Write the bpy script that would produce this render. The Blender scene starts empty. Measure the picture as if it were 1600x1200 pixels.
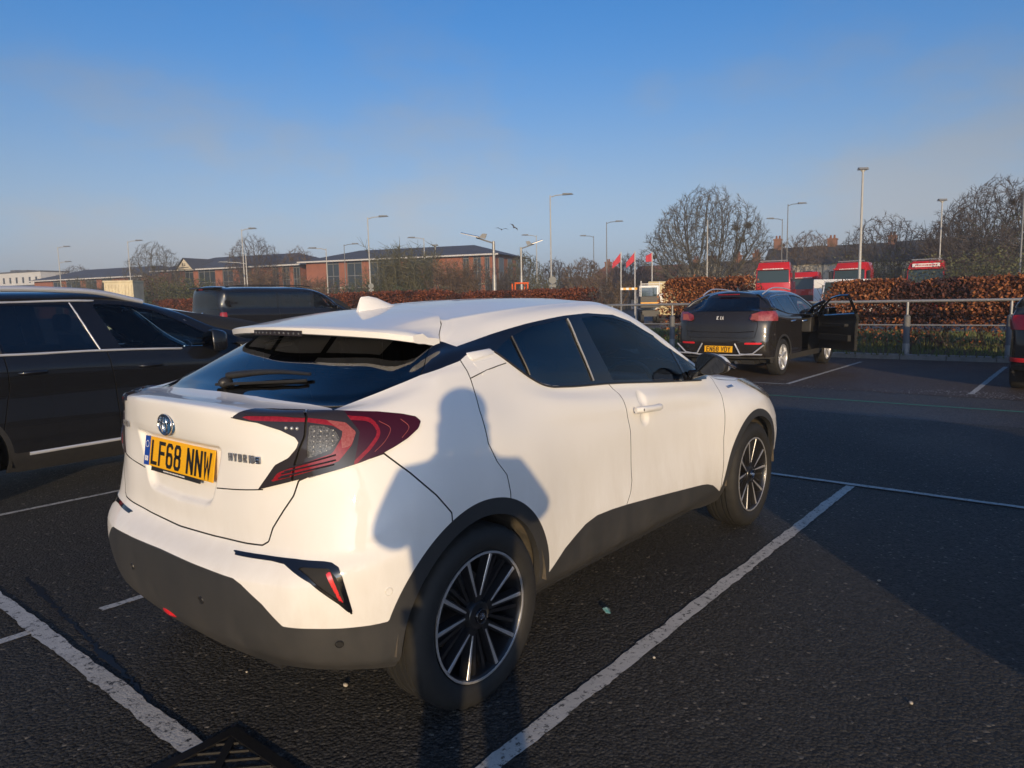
import bpy, bmesh, math, random
import numpy as np
from mathutils import Matrix, Vector, Euler

scene = bpy.context.scene
# ------------------------------------------------------------------ camera
cd = bpy.data.cameras.new('camera'); cam = bpy.data.objects.new('camera', cd)
scene.collection.objects.link(cam); scene.camera = cam
cd.sensor_width = 36; cd.lens = 36 * 1119.8 / 1600
cd.clip_start = .05; cd.clip_end = 4000
_yaw, _pitch, _roll = .6885, .1148, -.0204
_f = Vector((math.cos(_yaw) * math.cos(_pitch), math.sin(_yaw) * math.cos(_pitch), -math.sin(_pitch)))
_r = Vector((math.sin(_yaw), -math.cos(_yaw), 0)); _u = _r.cross(_f)
_r2 = math.cos(_roll) * _r + math.sin(_roll) * _u; _u2 = -math.sin(_roll) * _r + math.cos(_roll) * _u
cam.matrix_world = Matrix(((_r2.x, _u2.x, -_f.x, -1.8592), (_r2.y, _u2.y, -_f.y, -2.5663), (_r2.z, _u2.z, -_f.z, 1.4826), (0, 0, 0, 1)))
# ------------------------------------------------------------------ sky, sun, exposure
SUN_AZ, SUN_EL = math.radians(43.4 + 180), math.radians(10.4)          # towards the sun, from +x anticlockwise
w = bpy.data.worlds.new('World'); scene.world = w; w.use_nodes = True
nt = w.node_tree; bg = nt.nodes['Background']
sky = nt.nodes.new('ShaderNodeTexSky'); sky.sky_type = 'NISHITA'; sky.sun_disc = False
sky.sun_elevation = SUN_EL; sky.sun_rotation = math.pi / 2 - SUN_AZ
sky.altitude = 0; sky.air_density = 1.0; sky.dust_density = 1.6; sky.ozone_density = 4.0
# thin mist clouds, denser towards the horizon all the way round
tc = nt.nodes.new('ShaderNodeTexCoord'); sx = nt.nodes.new('ShaderNodeSeparateXYZ'); nt.links.new(tc.outputs['Generated'], sx.inputs[0])
mp = nt.nodes.new('ShaderNodeMapping'); mp.inputs['Scale'].default_value = (1, 1, 2.4); nt.links.new(tc.outputs['Generated'], mp.inputs[0])
nz = nt.nodes.new('ShaderNodeTexNoise'); nz.inputs['Scale'].default_value = 3.4; nz.inputs['Detail'].default_value = 7; nz.inputs['Roughness'].default_value = .55
nt.links.new(mp.outputs[0], nz.inputs['Vector'])
r1 = nt.nodes.new('ShaderNodeMapRange'); r1.interpolation_type = 'SMOOTHSTEP'; r1.inputs[1].default_value = .44; r1.inputs[2].default_value = .70; r1.inputs[4].default_value = .75
nt.links.new(nz.outputs['Fac'], r1.inputs[0])
r2 = nt.nodes.new('ShaderNodeMapRange'); r2.interpolation_type = 'SMOOTHSTEP'; r2.inputs[1].default_value = .42; r2.inputs[2].default_value = .06; r2.inputs[3].default_value = .12; r2.inputs[4].default_value = 1
nt.links.new(sx.outputs[2], r2.inputs[0])
mu = nt.nodes.new('ShaderNodeMath'); mu.operation = 'MULTIPLY'; nt.links.new(r1.outputs[0], mu.inputs[0]); nt.links.new(r2.outputs[0], mu.inputs[1])
mx = nt.nodes.new('ShaderNodeMix'); mx.data_type = 'RGBA'; ct_ = nt.nodes.new('ShaderNodeMix'); ct_.data_type = 'RGBA'; ct_.blend_type = 'MULTIPLY'; ct_.inputs[0].default_value = 1; ct_.inputs[7].default_value = (.92, 1.0, 1.10, 1)
nt.links.new(mu.outputs[0], mx.inputs[0]); mh = nt.nodes.new('ShaderNodeMapRange'); mh.interpolation_type = 'SMOOTHERSTEP'; mh.inputs[1].default_value = .42; mh.inputs[2].default_value = -.02; mh.inputs[3].default_value = .06; mh.inputs[4].default_value = .85
nt.links.new(sx.outputs[2], mh.inputs[0])
hz = nt.nodes.new('ShaderNodeMix'); hz.data_type = 'RGBA'; 
bw = nt.nodes.new('ShaderNodeRGBToBW'); nt.links.new(sky.outputs[0], bw.inputs[0])
mt_ = nt.nodes.new('ShaderNodeMix'); mt_.data_type = 'RGBA'; mt_.blend_type = 'MULTIPLY'; mt_.inputs[0].default_value = 1; mt_.inputs[7].default_value = (.82, 1.0, 1.27, 1); nt.links.new(bw.outputs[0], mt_.inputs[6]); nt.links.new(mt_.outputs[2], hz.inputs[7])
hs = nt.nodes.new('ShaderNodeHueSaturation'); hs.inputs['Saturation'].default_value = 1.18; nt.links.new(sky.outputs[0], hs.inputs['Color'])
ti = nt.nodes.new('ShaderNodeMix'); ti.data_type = 'RGBA'; ti.blend_type = 'MULTIPLY'; ti.inputs[0].default_value = 1; ti.inputs[7].default_value = (1.02, 1.04, 1.15, 1); nt.links.new(hs.outputs[0], ti.inputs[6]); nt.links.new(ti.outputs[2], hz.inputs[6]); nt.links.new(mh.outputs[0], hz.inputs[0]); nt.links.new(hz.outputs[2], mx.inputs[6])
nt.links.new(bw.outputs[0], ct_.inputs[6]); nt.links.new(ct_.outputs[2], mx.inputs[7])
nt.links.new(mx.outputs[2], bg.inputs[0])
bg.inputs[1].default_value = .14
sl = bpy.data.lights.new('sun', 'SUN'); sl.energy = 3.45; sl.angle = math.radians(.53); sl.color = (1, .725, .40)
so = bpy.data.objects.new('sun', sl); scene.collection.objects.link(so)
so.rotation_euler = Vector((-math.cos(SUN_AZ) * math.cos(SUN_EL), -math.sin(SUN_AZ) * math.cos(SUN_EL), -math.sin(SUN_EL))).to_track_quat('-Z', 'Y').to_euler()
vs = scene.view_settings; vs.view_transform = 'Standard'; vs.look = 'None'; vs.exposure = .18; vs.gamma = 1; vs.use_curve_mapping = False
scene.cycles.max_bounces = 8; scene.cycles.transparent_max_bounces = 16
# ------------------------------------------------------------------ mesh library
def vec(*a): return np.array(a, float)

class Tri:
    """A triangle soup with shared vertices: V positions, N shell normals, T triangles."""
    def __init__(s, V, T, N=None):
        s.V = np.asarray(V, float).reshape(-1, 3); s.T = np.asarray(T, int).reshape(-1, 3)
        s.N = vnorm(s.V, s.T) if N is None else N

def vnorm(V, T):
    n = np.zeros_like(V)
    if len(T):
        f = np.cross(V[T[:, 1]] - V[T[:, 0]], V[T[:, 2]] - V[T[:, 0]])
        for k in range(3): np.add.at(n, T[:, k], f)
    l = np.linalg.norm(n, axis=1, keepdims=True); l[l == 0] = 1
    return n / l

def cr_basis(knots, t):
    """Non-uniform Catmull-Rom weights: matrix (len(t), len(knots)) that interpolates values at knots."""
    k = np.asarray(knots, float); n = len(k)
    D = np.zeros((n, n))
    for i in range(n):
        if i == 0: D[0, 0], D[0, 1] = -1 / (k[1] - k[0]), 1 / (k[1] - k[0])
        elif i == n - 1: D[i, i - 1], D[i, i] = -1 / (k[i] - k[i - 1]), 1 / (k[i] - k[i - 1])
        else:
            a, b = k[i] - k[i - 1], k[i + 1] - k[i]
            wa, wb = b / (a + b), a / (a + b)
            D[i, i - 1] += -wa / a; D[i, i] += wa / a - wb / b; D[i, i + 1] += wb / b
    W = np.zeros((len(t), n))
    for r, x in enumerate(t):
        i = min(max(np.searchsorted(k, x, side='right') - 1, 0), n - 2)
        h = k[i + 1] - k[i]; s = (x - k[i]) / h
        h00, h10, h01, h11 = 2*s**3 - 3*s*s + 1, s**3 - 2*s*s + s, -2*s**3 + 3*s*s, s**3 - s*s
        W[r, i] += h00; W[r, i + 1] += h01
        W[r] += h * (h10 * D[i] + h11 * D[i + 1])
    return W

def sub_knots(k, per):
    out = []
    for i in range(len(k) - 1):
        n = per[i] if hasattr(per, '__len__') else per
        out += list(np.linspace(k[i], k[i + 1], n, endpoint=False))
    return np.array(out + [k[-1]])

def loft(G, step=.012, mirror_ends=True):
    """G[col][row] control points of the right half (y<0); cols run rear centre -> side -> front centre, rows bottom -> roof spine."""
    G = np.asarray(G, float)
    if mirror_ends:
        m = np.array([1, -1, 1.])
        G = np.concatenate([G[1:2] * m, G, G[-2:-1] * m], 0)
    du = np.linalg.norm(np.diff(G, axis=0), axis=2); dv = np.linalg.norm(np.diff(G, axis=1), axis=2)
    cu, cv = np.percentile(du, 60, axis=1), np.percentile(dv, 60, axis=0)
    ku = np.r_[0, np.cumsum(np.maximum(cu, 1e-3))]; kv = np.r_[0, np.cumsum(np.maximum(cv, 1e-3))]
    nu = [max(2, int(np.ceil(c / step))) for c in du.max(1)]; nv = [max(2, int(np.ceil(c / step))) for c in np.percentile(dv, 75, axis=0)]
    tu, tv = sub_knots(ku, nu), sub_knots(kv, nv)
    if mirror_ends:
        tu = tu[(tu >= ku[1] - 1e-9) & (tu <= ku[-2] + 1e-9)]
    A, B = cr_basis(ku, tu), cr_basis(kv, tv)
    P = np.einsum('ai,ijk,bj->abk', A, G, B)
    a, b = P.shape[:2]
    I = np.arange(a * b).reshape(a, b)
    q = np.stack([I[:-1, :-1], I[1:, :-1], I[1:, 1:], I[:-1, 1:]], -1).reshape(-1, 4)
    T = np.concatenate([q[:, [0, 1, 2]], q[:, [0, 2, 3]]])
    V = P.reshape(-1, 3)
    if mirror_ends:
        V[I[0], 1] = 0; V[I[-1], 1] = 0; V[I[:, -1], 1] = 0
    return Tri(V, T)

def clip(M, f):
    """Split along f = 0: returns (part with f < 0, part with f >= 0)."""
    V, T, N = M.V, M.T, M.N
    f = np.where(np.abs(f) < 1e-7, 1e-7, f)
    s = f < 0
    c = s[T].sum(1)
    E, newV, newN = {}, [], []
    n0 = len(V)
    def cut(i, j):
        key = (i, j) if i < j else (j, i)
        r = E.get(key)
        if r is None:
            t = f[i] / (f[i] - f[j]); newV.append(V[i] + t * (V[j] - V[i])); newN.append(N[i] + t * (N[j] - N[i]))
            r = E[key] = n0 + len(newV) - 1
        return r
    ins, out = [], []
    for t in T[(c == 1) | (c == 2)]:
        k = s[t]
        odd = int(np.argmax(k)) if k.sum() == 1 else int(np.argmin(k))
        a, b, d = t[odd], t[(odd + 1) % 3], t[(odd + 2) % 3]
        ab, ad = cut(a, b), cut(a, d)
        one, two = [(a, ab, ad)], [(ab, b, d), (ab, d, ad)]
        if k.sum() == 1: ins += one; out += two
        else: out += one; ins += two
    VV = np.concatenate([V, np.array(newV).reshape(-1, 3)]); NN = np.concatenate([N, np.array(newN).reshape(-1, 3)])
    A = np.concatenate([T[c == 3], np.array(ins, int).reshape(-1, 3)]); B = np.concatenate([T[c == 0], np.array(out, int).reshape(-1, 3)])
    return compact(VV, A, NN), compact(VV, B, NN)

def compact(V, T, N):
    if not len(T): return Tri(np.zeros((0, 3)), np.zeros((0, 3), int), np.zeros((0, 3)))
    u, inv = np.unique(T, return_inverse=True)
    return Tri(V[u], inv.reshape(-1, 3), N[u])

def poly_sdf(P, Q):
    """Signed distance of points P (n,2) to the polygon Q: negative inside."""
    Q = np.asarray(Q, float); n = len(P)
    d = np.full(n, 1e9); ins = np.zeros(n, bool)
    for i in range(len(Q)):
        a, b = Q[i], Q[(i + 1) % len(Q)]
        e = b - a; w = P - a
        t = np.clip((w @ e) / max(e @ e, 1e-12), 0, 1)
        d = np.minimum(d, np.hypot(*(w - t[:, None] * e).T))
        c = (a[1] > P[:, 1]) != (b[1] > P[:, 1])
        with np.errstate(divide='ignore', invalid='ignore'):
            xi = (b[0] - a[0]) * (P[:, 1] - a[1]) / (b[1] - a[1]) + a[0]
        ins ^= c & (P[:, 0] < xi)
    return np.where(ins, -d, d)

def line_sdf(P, L, w):
    """Distance of points to an open polyline, minus the half width w."""
    L = np.asarray(L, float); d = np.full(len(P), 1e9)
    for a, b in zip(L[:-1], L[1:]):
        e = b - a; v = P - a
        t = np.clip((v @ e) / max(e @ e, 1e-12), 0, 1)
        d = np.minimum(d, np.hypot(*(v - t[:, None] * e).T))
    return d - w

def smooth_line(L, n=8, closed=False):
    """A Catmull-Rom curve through the points."""
    L = np.asarray(L, float)
    if closed: E = np.concatenate([L[-2:], L, L[:2]])
    else: E = L
    k = np.r_[0, np.cumsum(np.maximum(np.linalg.norm(np.diff(E, axis=0), axis=1), 1e-6))]
    if closed:
        t = np.concatenate([np.linspace(k[i], k[i + 1], n, endpoint=False) for i in range(2, 2 + len(L))])
    else: t = sub_knots(k, n)
    return cr_basis(k, t) @ E

def mirror(M):
    m = np.array([1, -1, 1.])
    return Tri(M.V * m, M.T[:, ::-1], M.N * m)

def join(*Ms):
    V, T, N, o = [], [], [], 0
    for M in Ms:
        V.append(M.V); N.append(M.N); T.append(M.T + o); o += len(M.V)
    return Tri(np.concatenate(V), np.concatenate(T), np.concatenate(N))

def sym(M):
    """The half joined with its mirror image and welded on the centre plane."""
    J = join(M, mirror(M))
    n = len(M.V); rep = np.arange(2 * n)
    c = np.abs(M.V[:, 1]) < 1e-6
    rep[n:][c] = np.arange(n)[c]
    return compact(J.V, rep[J.T], J.N)

def boundary(M):
    e = np.concatenate([M.T[:, [0, 1]], M.T[:, [1, 2]], M.T[:, [2, 0]]])
    key = np.sort(e, 1); k = key[:, 0].astype(np.int64) * (len(M.V) + 1) + key[:, 1]
    u, idx, cnt = np.unique(k, return_index=True, return_counts=True)
    return e[idx[cnt == 1]]

def skirt(M, depth=.01, inset=0.0):
    """Turn the open border inwards so a panel has a visible edge."""
    if not len(M.T): return M, np.zeros((0, 2), int)
    b = boundary(M)
    u, inv = np.unique(b, return_inverse=True); inv = inv.reshape(-1, 2)
    n0 = len(M.V)
    V = np.concatenate([M.V, M.V[u] - M.N[u] * depth]); N = np.concatenate([M.N, M.N[u]])
    a, c = b[:, 0], b[:, 1]; a2, c2 = n0 + inv[:, 0], n0 + inv[:, 1]
    T = np.concatenate([M.T, np.stack([a, a2, c], 1), np.stack([c, a2, c2], 1)])
    return Tri(V, T, N), b

def offset(M, d): return Tri(M.V + M.N * d, M.T, M.N)

COL = None
def link(o, parent=None):
    bpy.context.scene.collection.objects.link(o)
    if parent is not None: o.parent = parent
    return o

def mesh_obj(name, M, mat, parent=None, smooth=True, sharp=None, crease=None):
    me = bpy.data.meshes.new(name)
    V, T = M.V, M.T
    me.vertices.add(len(V)); me.vertices.foreach_set('co', V.astype(np.float32).ravel())
    me.loops.add(len(T) * 3); me.loops.foreach_set('vertex_index', T.astype(np.int32).ravel())
    me.polygons.add(len(T)); me.polygons.foreach_set('loop_start', np.arange(0, len(T) * 3, 3, dtype=np.int32))
    me.polygons.foreach_set('loop_total', np.full(len(T), 3, np.int32))
    me.polygons.foreach_set('use_smooth', np.full(len(T), smooth))
    me.update(calc_edges=True); me.validate()
    if sharp is not None and len(sharp):
        S = set(map(tuple, np.sort(sharp, 1).tolist()))
        fl = np.fromiter(((min(e.vertices[0], e.vertices[1]), max(e.vertices[0], e.vertices[1])) in S for e in me.edges), bool, len(me.edges))
        at = me.attributes.new('sharp_edge', 'BOOLEAN', 'EDGE'); at.data.foreach_set('value', fl)
    if crease: me.set_sharp_from_angle(angle=math.radians(crease))
    if mat: me.materials.append(mat)
    return link(bpy.data.objects.new(name, me), parent)

def panel(name, M, mat, parent, depth=.010):
    S, b = skirt(M, depth)
    o = mesh_obj(name, S, mat, parent, True, b)
    if mat.name in PAINTED:                       # hemmed edge painted near-black to stand for shade in the gap
        o.data.materials.append(MT['gap_shade'])
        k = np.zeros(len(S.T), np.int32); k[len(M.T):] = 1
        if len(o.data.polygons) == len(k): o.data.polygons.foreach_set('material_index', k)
    return o

class B:
    """Collects simple solids into one mesh."""
    def __init__(s): s.v, s.f, s.n = [], [], 0
    def add(s, V, F, X=None):
        V = np.asarray(V, float)
        if X is not None: V = V @ np.asarray(X)[:3, :3].T + np.asarray(X)[:3, 3]
        s.v.append(V); s.f += [tuple(i + s.n for i in f) for f in F]; s.n += len(V); return s
    def box(s, lo, hi, X=None):
        x0, y0, z0 = lo; x1, y1, z1 = hi
        return s.add([(x0,y0,z0),(x1,y0,z0),(x1,y1,z0),(x0,y1,z0),(x0,y0,z1),(x1,y0,z1),(x1,y1,z1),(x0,y1,z1)],
                     [(3,2,1,0),(4,5,6,7),(0,1,5,4),(1,2,6,5),(2,3,7,6),(3,0,4,7)], X)
    def quad(s, a, b, c, d): return s.add([a, b, c, d], [(0, 1, 2, 3)])
    def tube(s, pts, rad, n=8, cap=True):
        P = np.asarray(pts, float); R = np.broadcast_to(rad, (len(P),)) if np.ndim(rad) < 2 else rad
        t = np.gradient(P, axis=0) if len(P) > 2 else np.repeat([P[-1] - P[0]], 2, 0)
        t = t / np.maximum(np.linalg.norm(t, axis=1, keepdims=True), 1e-9)
        a = np.array([0, 0, 1.]) if abs(t[0][2]) < .9 else np.array([1., 0, 0])
        V = []
        for i in range(len(P)):
            u = np.cross(t[i], a); u /= max(np.linalg.norm(u), 1e-9); w = np.cross(t[i], u); a = np.cross(u, t[i])
            th = np.arange(n) * 2 * np.pi / n
            V.append(P[i] + R[i] * (np.cos(th)[:, None] * u + np.sin(th)[:, None] * w))
        F = []
        for i in range(len(P) - 1):
            for k in range(n):
                k2 = (k + 1) % n
                F.append((i*n + k2, i*n + k, (i+1)*n + k, (i+1)*n + k2))
        if cap: F += [tuple(range(n)), tuple(range(len(P)*n - 1, (len(P)-1)*n - 1, -1))]
        return s.add(np.concatenate(V), F)
    def lathe(s, prof, n=48, X=None, close=False):
        """prof: (r, y) pairs revolved about the y axis."""
        p = np.asarray(prof, float); th = np.arange(n) * 2 * np.pi / n; m = len(p)
        V = np.concatenate([np.stack([p[:, 0] * np.cos(a), p[:, 1], p[:, 0] * np.sin(a)], 1) for a in th])
        F = []
        for k in range(n):
            k2 = (k + 1) % n
            for i in range(m - 1 + (1 if close else 0)):
                j = (i + 1) % m
                F.append((k*m + i, k*m + j, k2*m + j, k2*m + i))
        return s.add(V, F, X)
    def prism(s, Q, lo, hi, axes=(0, 2, 1), X=None):
        """Polygon Q in axes[0], axes[1] extruded along axes[2]."""
        n = len(Q); V = np.zeros((2*n, 3))
        for k, h in ((0, lo), (1, hi)):
            V[k*n:(k+1)*n, axes[0]] = [q[0] for q in Q]; V[k*n:(k+1)*n, axes[1]] = [q[1] for q in Q]; V[k*n:(k+1)*n, axes[2]] = h
        return s.add(V, [tuple(range(n)), tuple(range(2*n-1, n-1, -1))] + [(i, i+n, (i+1) % n + n, (i+1) % n) for i in range(n)], X)
    def ball(s, c, r, n=10, m=7):
        r = np.broadcast_to(r, (3,)); V = [(0, 0, 1)]
        for i in range(1, m):
            for k in range(n):
                a, b = np.pi * i / m, 2 * np.pi * k / n
                V.append((np.sin(a)*np.cos(b), np.sin(a)*np.sin(b), np.cos(a)))
        V.append((0, 0, -1)); F = []
        for k in range(n):
            F.append((0, 1 + k, 1 + (k+1) % n)); F.append((len(V)-1, 1 + (m-2)*n + (k+1) % n, 1 + (m-2)*n + k))
            for i in range(m - 2): F.append((1+i*n+k, 1+(i+1)*n+k, 1+(i+1)*n+(k+1) % n, 1+i*n+(k+1) % n))
        return s.add(np.array(V) * r + np.array(c), F)
    def mesh(s, name):
        me = bpy.data.meshes.new(name)
        V = np.concatenate(s.v) if s.v else np.zeros((0, 3))
        me.from_pydata(V.tolist(), [], s.f); me.update(); return me
    def obj(s, name, mat, parent=None, smooth=None, bevel=0, fix=True, seg=2):
        me = s.mesh(name)
        if mat: me.materials.append(mat)
        if fix or bevel:
            bm = bmesh.new(); bm.from_mesh(me)
            if fix: bmesh.ops.recalc_face_normals(bm, faces=bm.faces)
            if bevel:
                ed = [e for e in bm.edges if len(e.link_faces) == 2 and e.calc_face_angle(0) > .5]
                bmesh.ops.bevel(bm, geom=ed, offset=bevel, segments=seg, affect='EDGES', profile=.5)
            bm.to_mesh(me); bm.free()
        if smooth is not None:
            me.polygons.foreach_set('use_smooth', np.ones(len(me.polygons), bool)); me.set_sharp_from_angle(angle=math.radians(smooth))
        return link(bpy.data.objects.new(name, me), parent)

def tag(o, label=None, cat=None, group=None, kind=None):
    if label: o['label'] = label
    if cat: o['category'] = cat
    if group: o['group'] = group
    if kind: o['kind'] = kind
    return o

def thing(name, label, cat, loc=(0, 0, 0), rz=0, group=None):
    o = link(bpy.data.objects.new(name, None)); o.empty_display_size = .1
    o.location = loc; o.rotation_euler = (0, 0, rz)
    return tag(o, label, cat, group)

def dup(o, parent=None):
    c = o.copy(); link(c, parent)
    for ch in list(o.children): dup(ch, c)
    return c

def XF(loc=(0, 0, 0), rx=0, ry=0, rz=0, s=1):
    return np.array(Matrix.Translation(loc) @ Euler((rx, ry, rz)).to_matrix().to_4x4() @ Matrix.Diagonal((s, s, s, 1) if np.ndim(s) == 0 else (*s, 1)))
# ------------------------------------------------------------------ materials
def mat(name, col=(.5, .5, .5), rough=.5, metal=0, coat=0, spec=.5, emit=None, noise=None, bump=None, alpha=None, coat_rough=.03):
    """Principled material; noise=(scale, amount, colour2) mixes a second colour, bump=(scale, strength, distance)."""
    m = bpy.data.materials.new(name); m.use_nodes = True
    nt = m.node_tree; b = nt.nodes['Principled BSDF']
    b.inputs['Base Color'].default_value = (*col, 1); b.inputs['Roughness'].default_value = rough
    b.inputs['Metallic'].default_value = metal; b.inputs['Coat Weight'].default_value = coat; b.inputs['Coat Roughness'].default_value = coat_rough
    b.inputs['Specular IOR Level'].default_value = spec
    if emit: b.inputs['Emission Color'].default_value = (*emit[0], 1); b.inputs['Emission Strength'].default_value = emit[1]
    if noise or bump:
        tc = nt.nodes.new('ShaderNodeTexCoord')
    if noise:
        sc, amt, c2 = noise[:3]
        n = nt.nodes.new('ShaderNodeTexNoise'); n.inputs['Scale'].default_value = sc; n.inputs['Detail'].default_value = 6; n.inputs['Roughness'].default_value = .65
        nt.links.new(tc.outputs['Object'], n.inputs['Vector'])
        r = nt.nodes.new('ShaderNodeMapRange'); r.inputs[1].default_value = .38; r.inputs[2].default_value = .68; r.inputs[4].default_value = amt
        nt.links.new(n.outputs['Fac'], r.inputs[0])
        mx = nt.nodes.new('ShaderNodeMix'); mx.data_type = 'RGBA'
        mx.inputs[6].default_value = (*col, 1); mx.inputs[7].default_value = (*c2, 1)
        nt.links.new(r.outputs[0], mx.inputs[0]); nt.links.new(mx.outputs[2], b.inputs['Base Color'])
    if bump:
        n2 = nt.nodes.new('ShaderNodeTexNoise'); n2.inputs['Scale'].default_value = bump[0]; n2.inputs['Detail'].default_value = 4
        nt.links.new(tc.outputs['Object'], n2.inputs['Vector'])
        bp = nt.nodes.new('ShaderNodeBump'); bp.inputs['Strength'].default_value = bump[1]; bp.inputs['Distance'].default_value = bump[2]
        nt.links.new(n2.outputs['Fac'], bp.inputs['Height']); nt.links.new(bp.outputs[0], b.inputs['Normal'])
    return m

def glass(name, tint, rough=0.0, refl=1.0, ior=1.85):
    """Sheet glass: a tinted see-through sheet with a Fresnel reflection."""
    m = bpy.data.materials.new(name); m.use_nodes = True; nt = m.node_tree; nt.nodes.clear()
    o = nt.nodes.new('ShaderNodeOutputMaterial'); t = nt.nodes.new('ShaderNodeBsdfTransparent'); g = nt.nodes.new('ShaderNodeBsdfGlossy'); x = nt.nodes.new('ShaderNodeMixShader'); f = nt.nodes.new('ShaderNodeFresnel')
    t.inputs[0].default_value = (*tint, 1); g.inputs['Color'].default_value = (refl, refl, refl, 1); g.inputs['Roughness'].default_value = rough; f.inputs[0].default_value = ior
    nt.links.new(f.outputs[0], x.inputs[0]); nt.links.new(t.outputs[0], x.inputs[1]); nt.links.new(g.outputs[0], x.inputs[2]); nt.links.new(x.outputs[0], o.inputs[0])
    return m

def dirty(m, col, z0, z1, amt, scale=9):
    """Road film: thicker low down where wheels throw it, broken up by noise; also roughens."""
    nt = m.node_tree; b = nt.nodes['Principled BSDF']
    tc = nt.nodes.new('ShaderNodeTexCoord'); sp = nt.nodes.new('ShaderNodeSeparateXYZ'); nt.links.new(tc.outputs['Object'], sp.inputs[0])
    mr = nt.nodes.new('ShaderNodeMapRange'); mr.inputs[1].default_value = z0; mr.inputs[2].default_value = z1; mr.inputs[3].default_value = 1; mr.inputs[4].default_value = 0
    nt.links.new(sp.outputs[2], mr.inputs[0])
    mp = nt.nodes.new('ShaderNodeMapping'); mp.inputs['Scale'].default_value = (1, 1, .35); nt.links.new(tc.outputs['Object'], mp.inputs[0])
    n = nt.nodes.new('ShaderNodeTexNoise'); n.inputs['Scale'].default_value = scale; n.inputs['Detail'].default_value = 8; n.inputs['Roughness'].default_value = .7
    nt.links.new(mp.outputs[0], n.inputs['Vector'])
    r = nt.nodes.new('ShaderNodeMapRange'); r.inputs[1].default_value = .35; r.inputs[2].default_value = .7; nt.links.new(n.outputs['Fac'], r.inputs[0])
    mu = nt.nodes.new('ShaderNodeMath'); mu.operation = 'MULTIPLY'; nt.links.new(mr.outputs[0], mu.inputs[0]); nt.links.new(r.outputs[0], mu.inputs[1])
    m2 = nt.nodes.new('ShaderNodeMath'); m2.operation = 'MULTIPLY'; m2.inputs[1].default_value = amt; nt.links.new(mu.outputs[0], m2.inputs[0])
    mx = nt.nodes.new('ShaderNodeMix'); mx.data_type = 'RGBA'; mx.inputs[7].default_value = (*col, 1)
    old = b.inputs['Base Color'].links
    if old: nt.links.new(old[0].from_socket, mx.inputs[6])
    else: mx.inputs[6].default_value = b.inputs['Base Color'].default_value
    nt.links.new(m2.outputs[0], mx.inputs[0]); nt.links.new(mx.outputs[2], b.inputs['Base Color'])
    ra = nt.nodes.new('ShaderNodeMath'); ra.operation = 'MULTIPLY_ADD'; ra.inputs[1].default_value = .5; ra.inputs[2].default_value = b.inputs['Roughness'].default_value
    nt.links.new(m2.outputs[0], ra.inputs[0]); nt.links.new(ra.outputs[0], b.inputs['Roughness'])
    return m

MT = {}
def M_(k): return MT[k]
MT['white_paint'] = dirty(mat('white_paint', (.80, .79, .765), .6, coat=.75, coat_rough=.012, spec=.1), (.40, .34, .25), .22, 1.0, .34, 9)
MT['cladding'] = dirty(mat('cladding_plastic', (.030, .031, .033), .55, noise=(30, .3, (.042, .042, .042)), bump=(900, .08, .001)), (.11, .10, .088), .15, .70, .5, 6)
MT['gloss_black'] = mat('gloss_black', (.006, .006, .008), .06, coat=.5)
MT['black_plastic'] = mat('black_plastic', (.018, .018, .019), .45, noise=(20, .4, (.035, .034, .032)))
MT['liner'] = mat('dark_liner', (.012, .012, .013), .8, noise=(12, .3, (.02, .02, .02)))
MT['cloth_seat'] = mat('seat_cloth', (.03, .031, .035), .9, noise=(60, .5, (.05, .05, .055)))
MT['glass_privacy'] = glass('privacy_glass', (.05, .055, .06))
MT['glass_rear'] = glass('rear_glass', (.34, .37, .38))
MT['glass_clear'] = glass('clear_glass', (.80, .86, .86), ior=1.45)
MT['chrome'] = mat('chrome', (.75, .76, .78), .12, 1)
MT['alloy'] = mat('machined_alloy', (.62, .62, .63), .38, .7, noise=(40, .35, (.42, .41, .40)))
MT['alloy_dark'] = mat('black_alloy', (.012, .012, .014), .3, 0, coat=.3, noise=(25, .3, (.03, .028, .026)))
MT['rubber'] = mat('tyre_rubber', (.014, .014, .014), .75, noise=(14, .45, (.028, .026, .023)), bump=(160, .12, .002))
MT['steel'] = mat('brake_steel', (.30, .29, .28), .38, .9)
MT['liner_mud'] = mat('arch_liner_felt', (.05, .046, .04), .95, noise=(9, .8, (.17, .14, .105)), bump=(60, .4, .006))
MT['lamp_clear'] = mat('lamp_clear', (.035, .038, .042), .5, coat=.8, coat_rough=.012, spec=.1, noise=(160, .5, (.30, .30, .30)))
MT['lamp_smoke'] = mat('lamp_smoke', (.028, .024, .028), .5, coat=.8, coat_rough=.012, spec=.1)
MT['lamp_dark_red'] = mat('lamp_dark_red', (.042, .004, .011), .5, coat=.8, coat_rough=.012, spec=.1)
MT['lamp_red'] = mat('lamp_red', (.20, .006, .014), .5, coat=.8, coat_rough=.012, spec=.1, noise=(90, .6, (.34, .02, .03)))
MT['lamp_pink'] = mat('lamp_pale_red', (.26, .05, .05), .5, coat=.8, coat_rough=.012, spec=.1, noise=(150, .5, (.40, .16, .14)))
MT['reflector'] = mat('reflector_red', (.62, .012, .02), .18, coat=.8, noise=(260, .5, (.9, .05, .06)))
MT['lamp_tail'] = mat('tail_lens', (.20, .012, .02), .5, coat=.8, coat_rough=.012, noise=(16, .7, (.42, .10, .10)))
MT['plate_yellow'] = mat('plate_yellow', (.86, .44, .005), .35, noise=(18, .2, (.7, .38, .02)))
MT['plate_white'] = mat('plate_white', (.78, .78, .76), .35)
MT['plate_black'] = mat('plate_black', (.01, .01, .01), .45)
MT['plate_blue'] = mat('plate_blue', (.01, .06, .35), .35)
MT['mirror'] = mat('mirror_glass', (.05, .053, .06), .05, 1)
MT['white_print'] = mat('white_print', (.75, .75, .75), .5)
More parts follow.
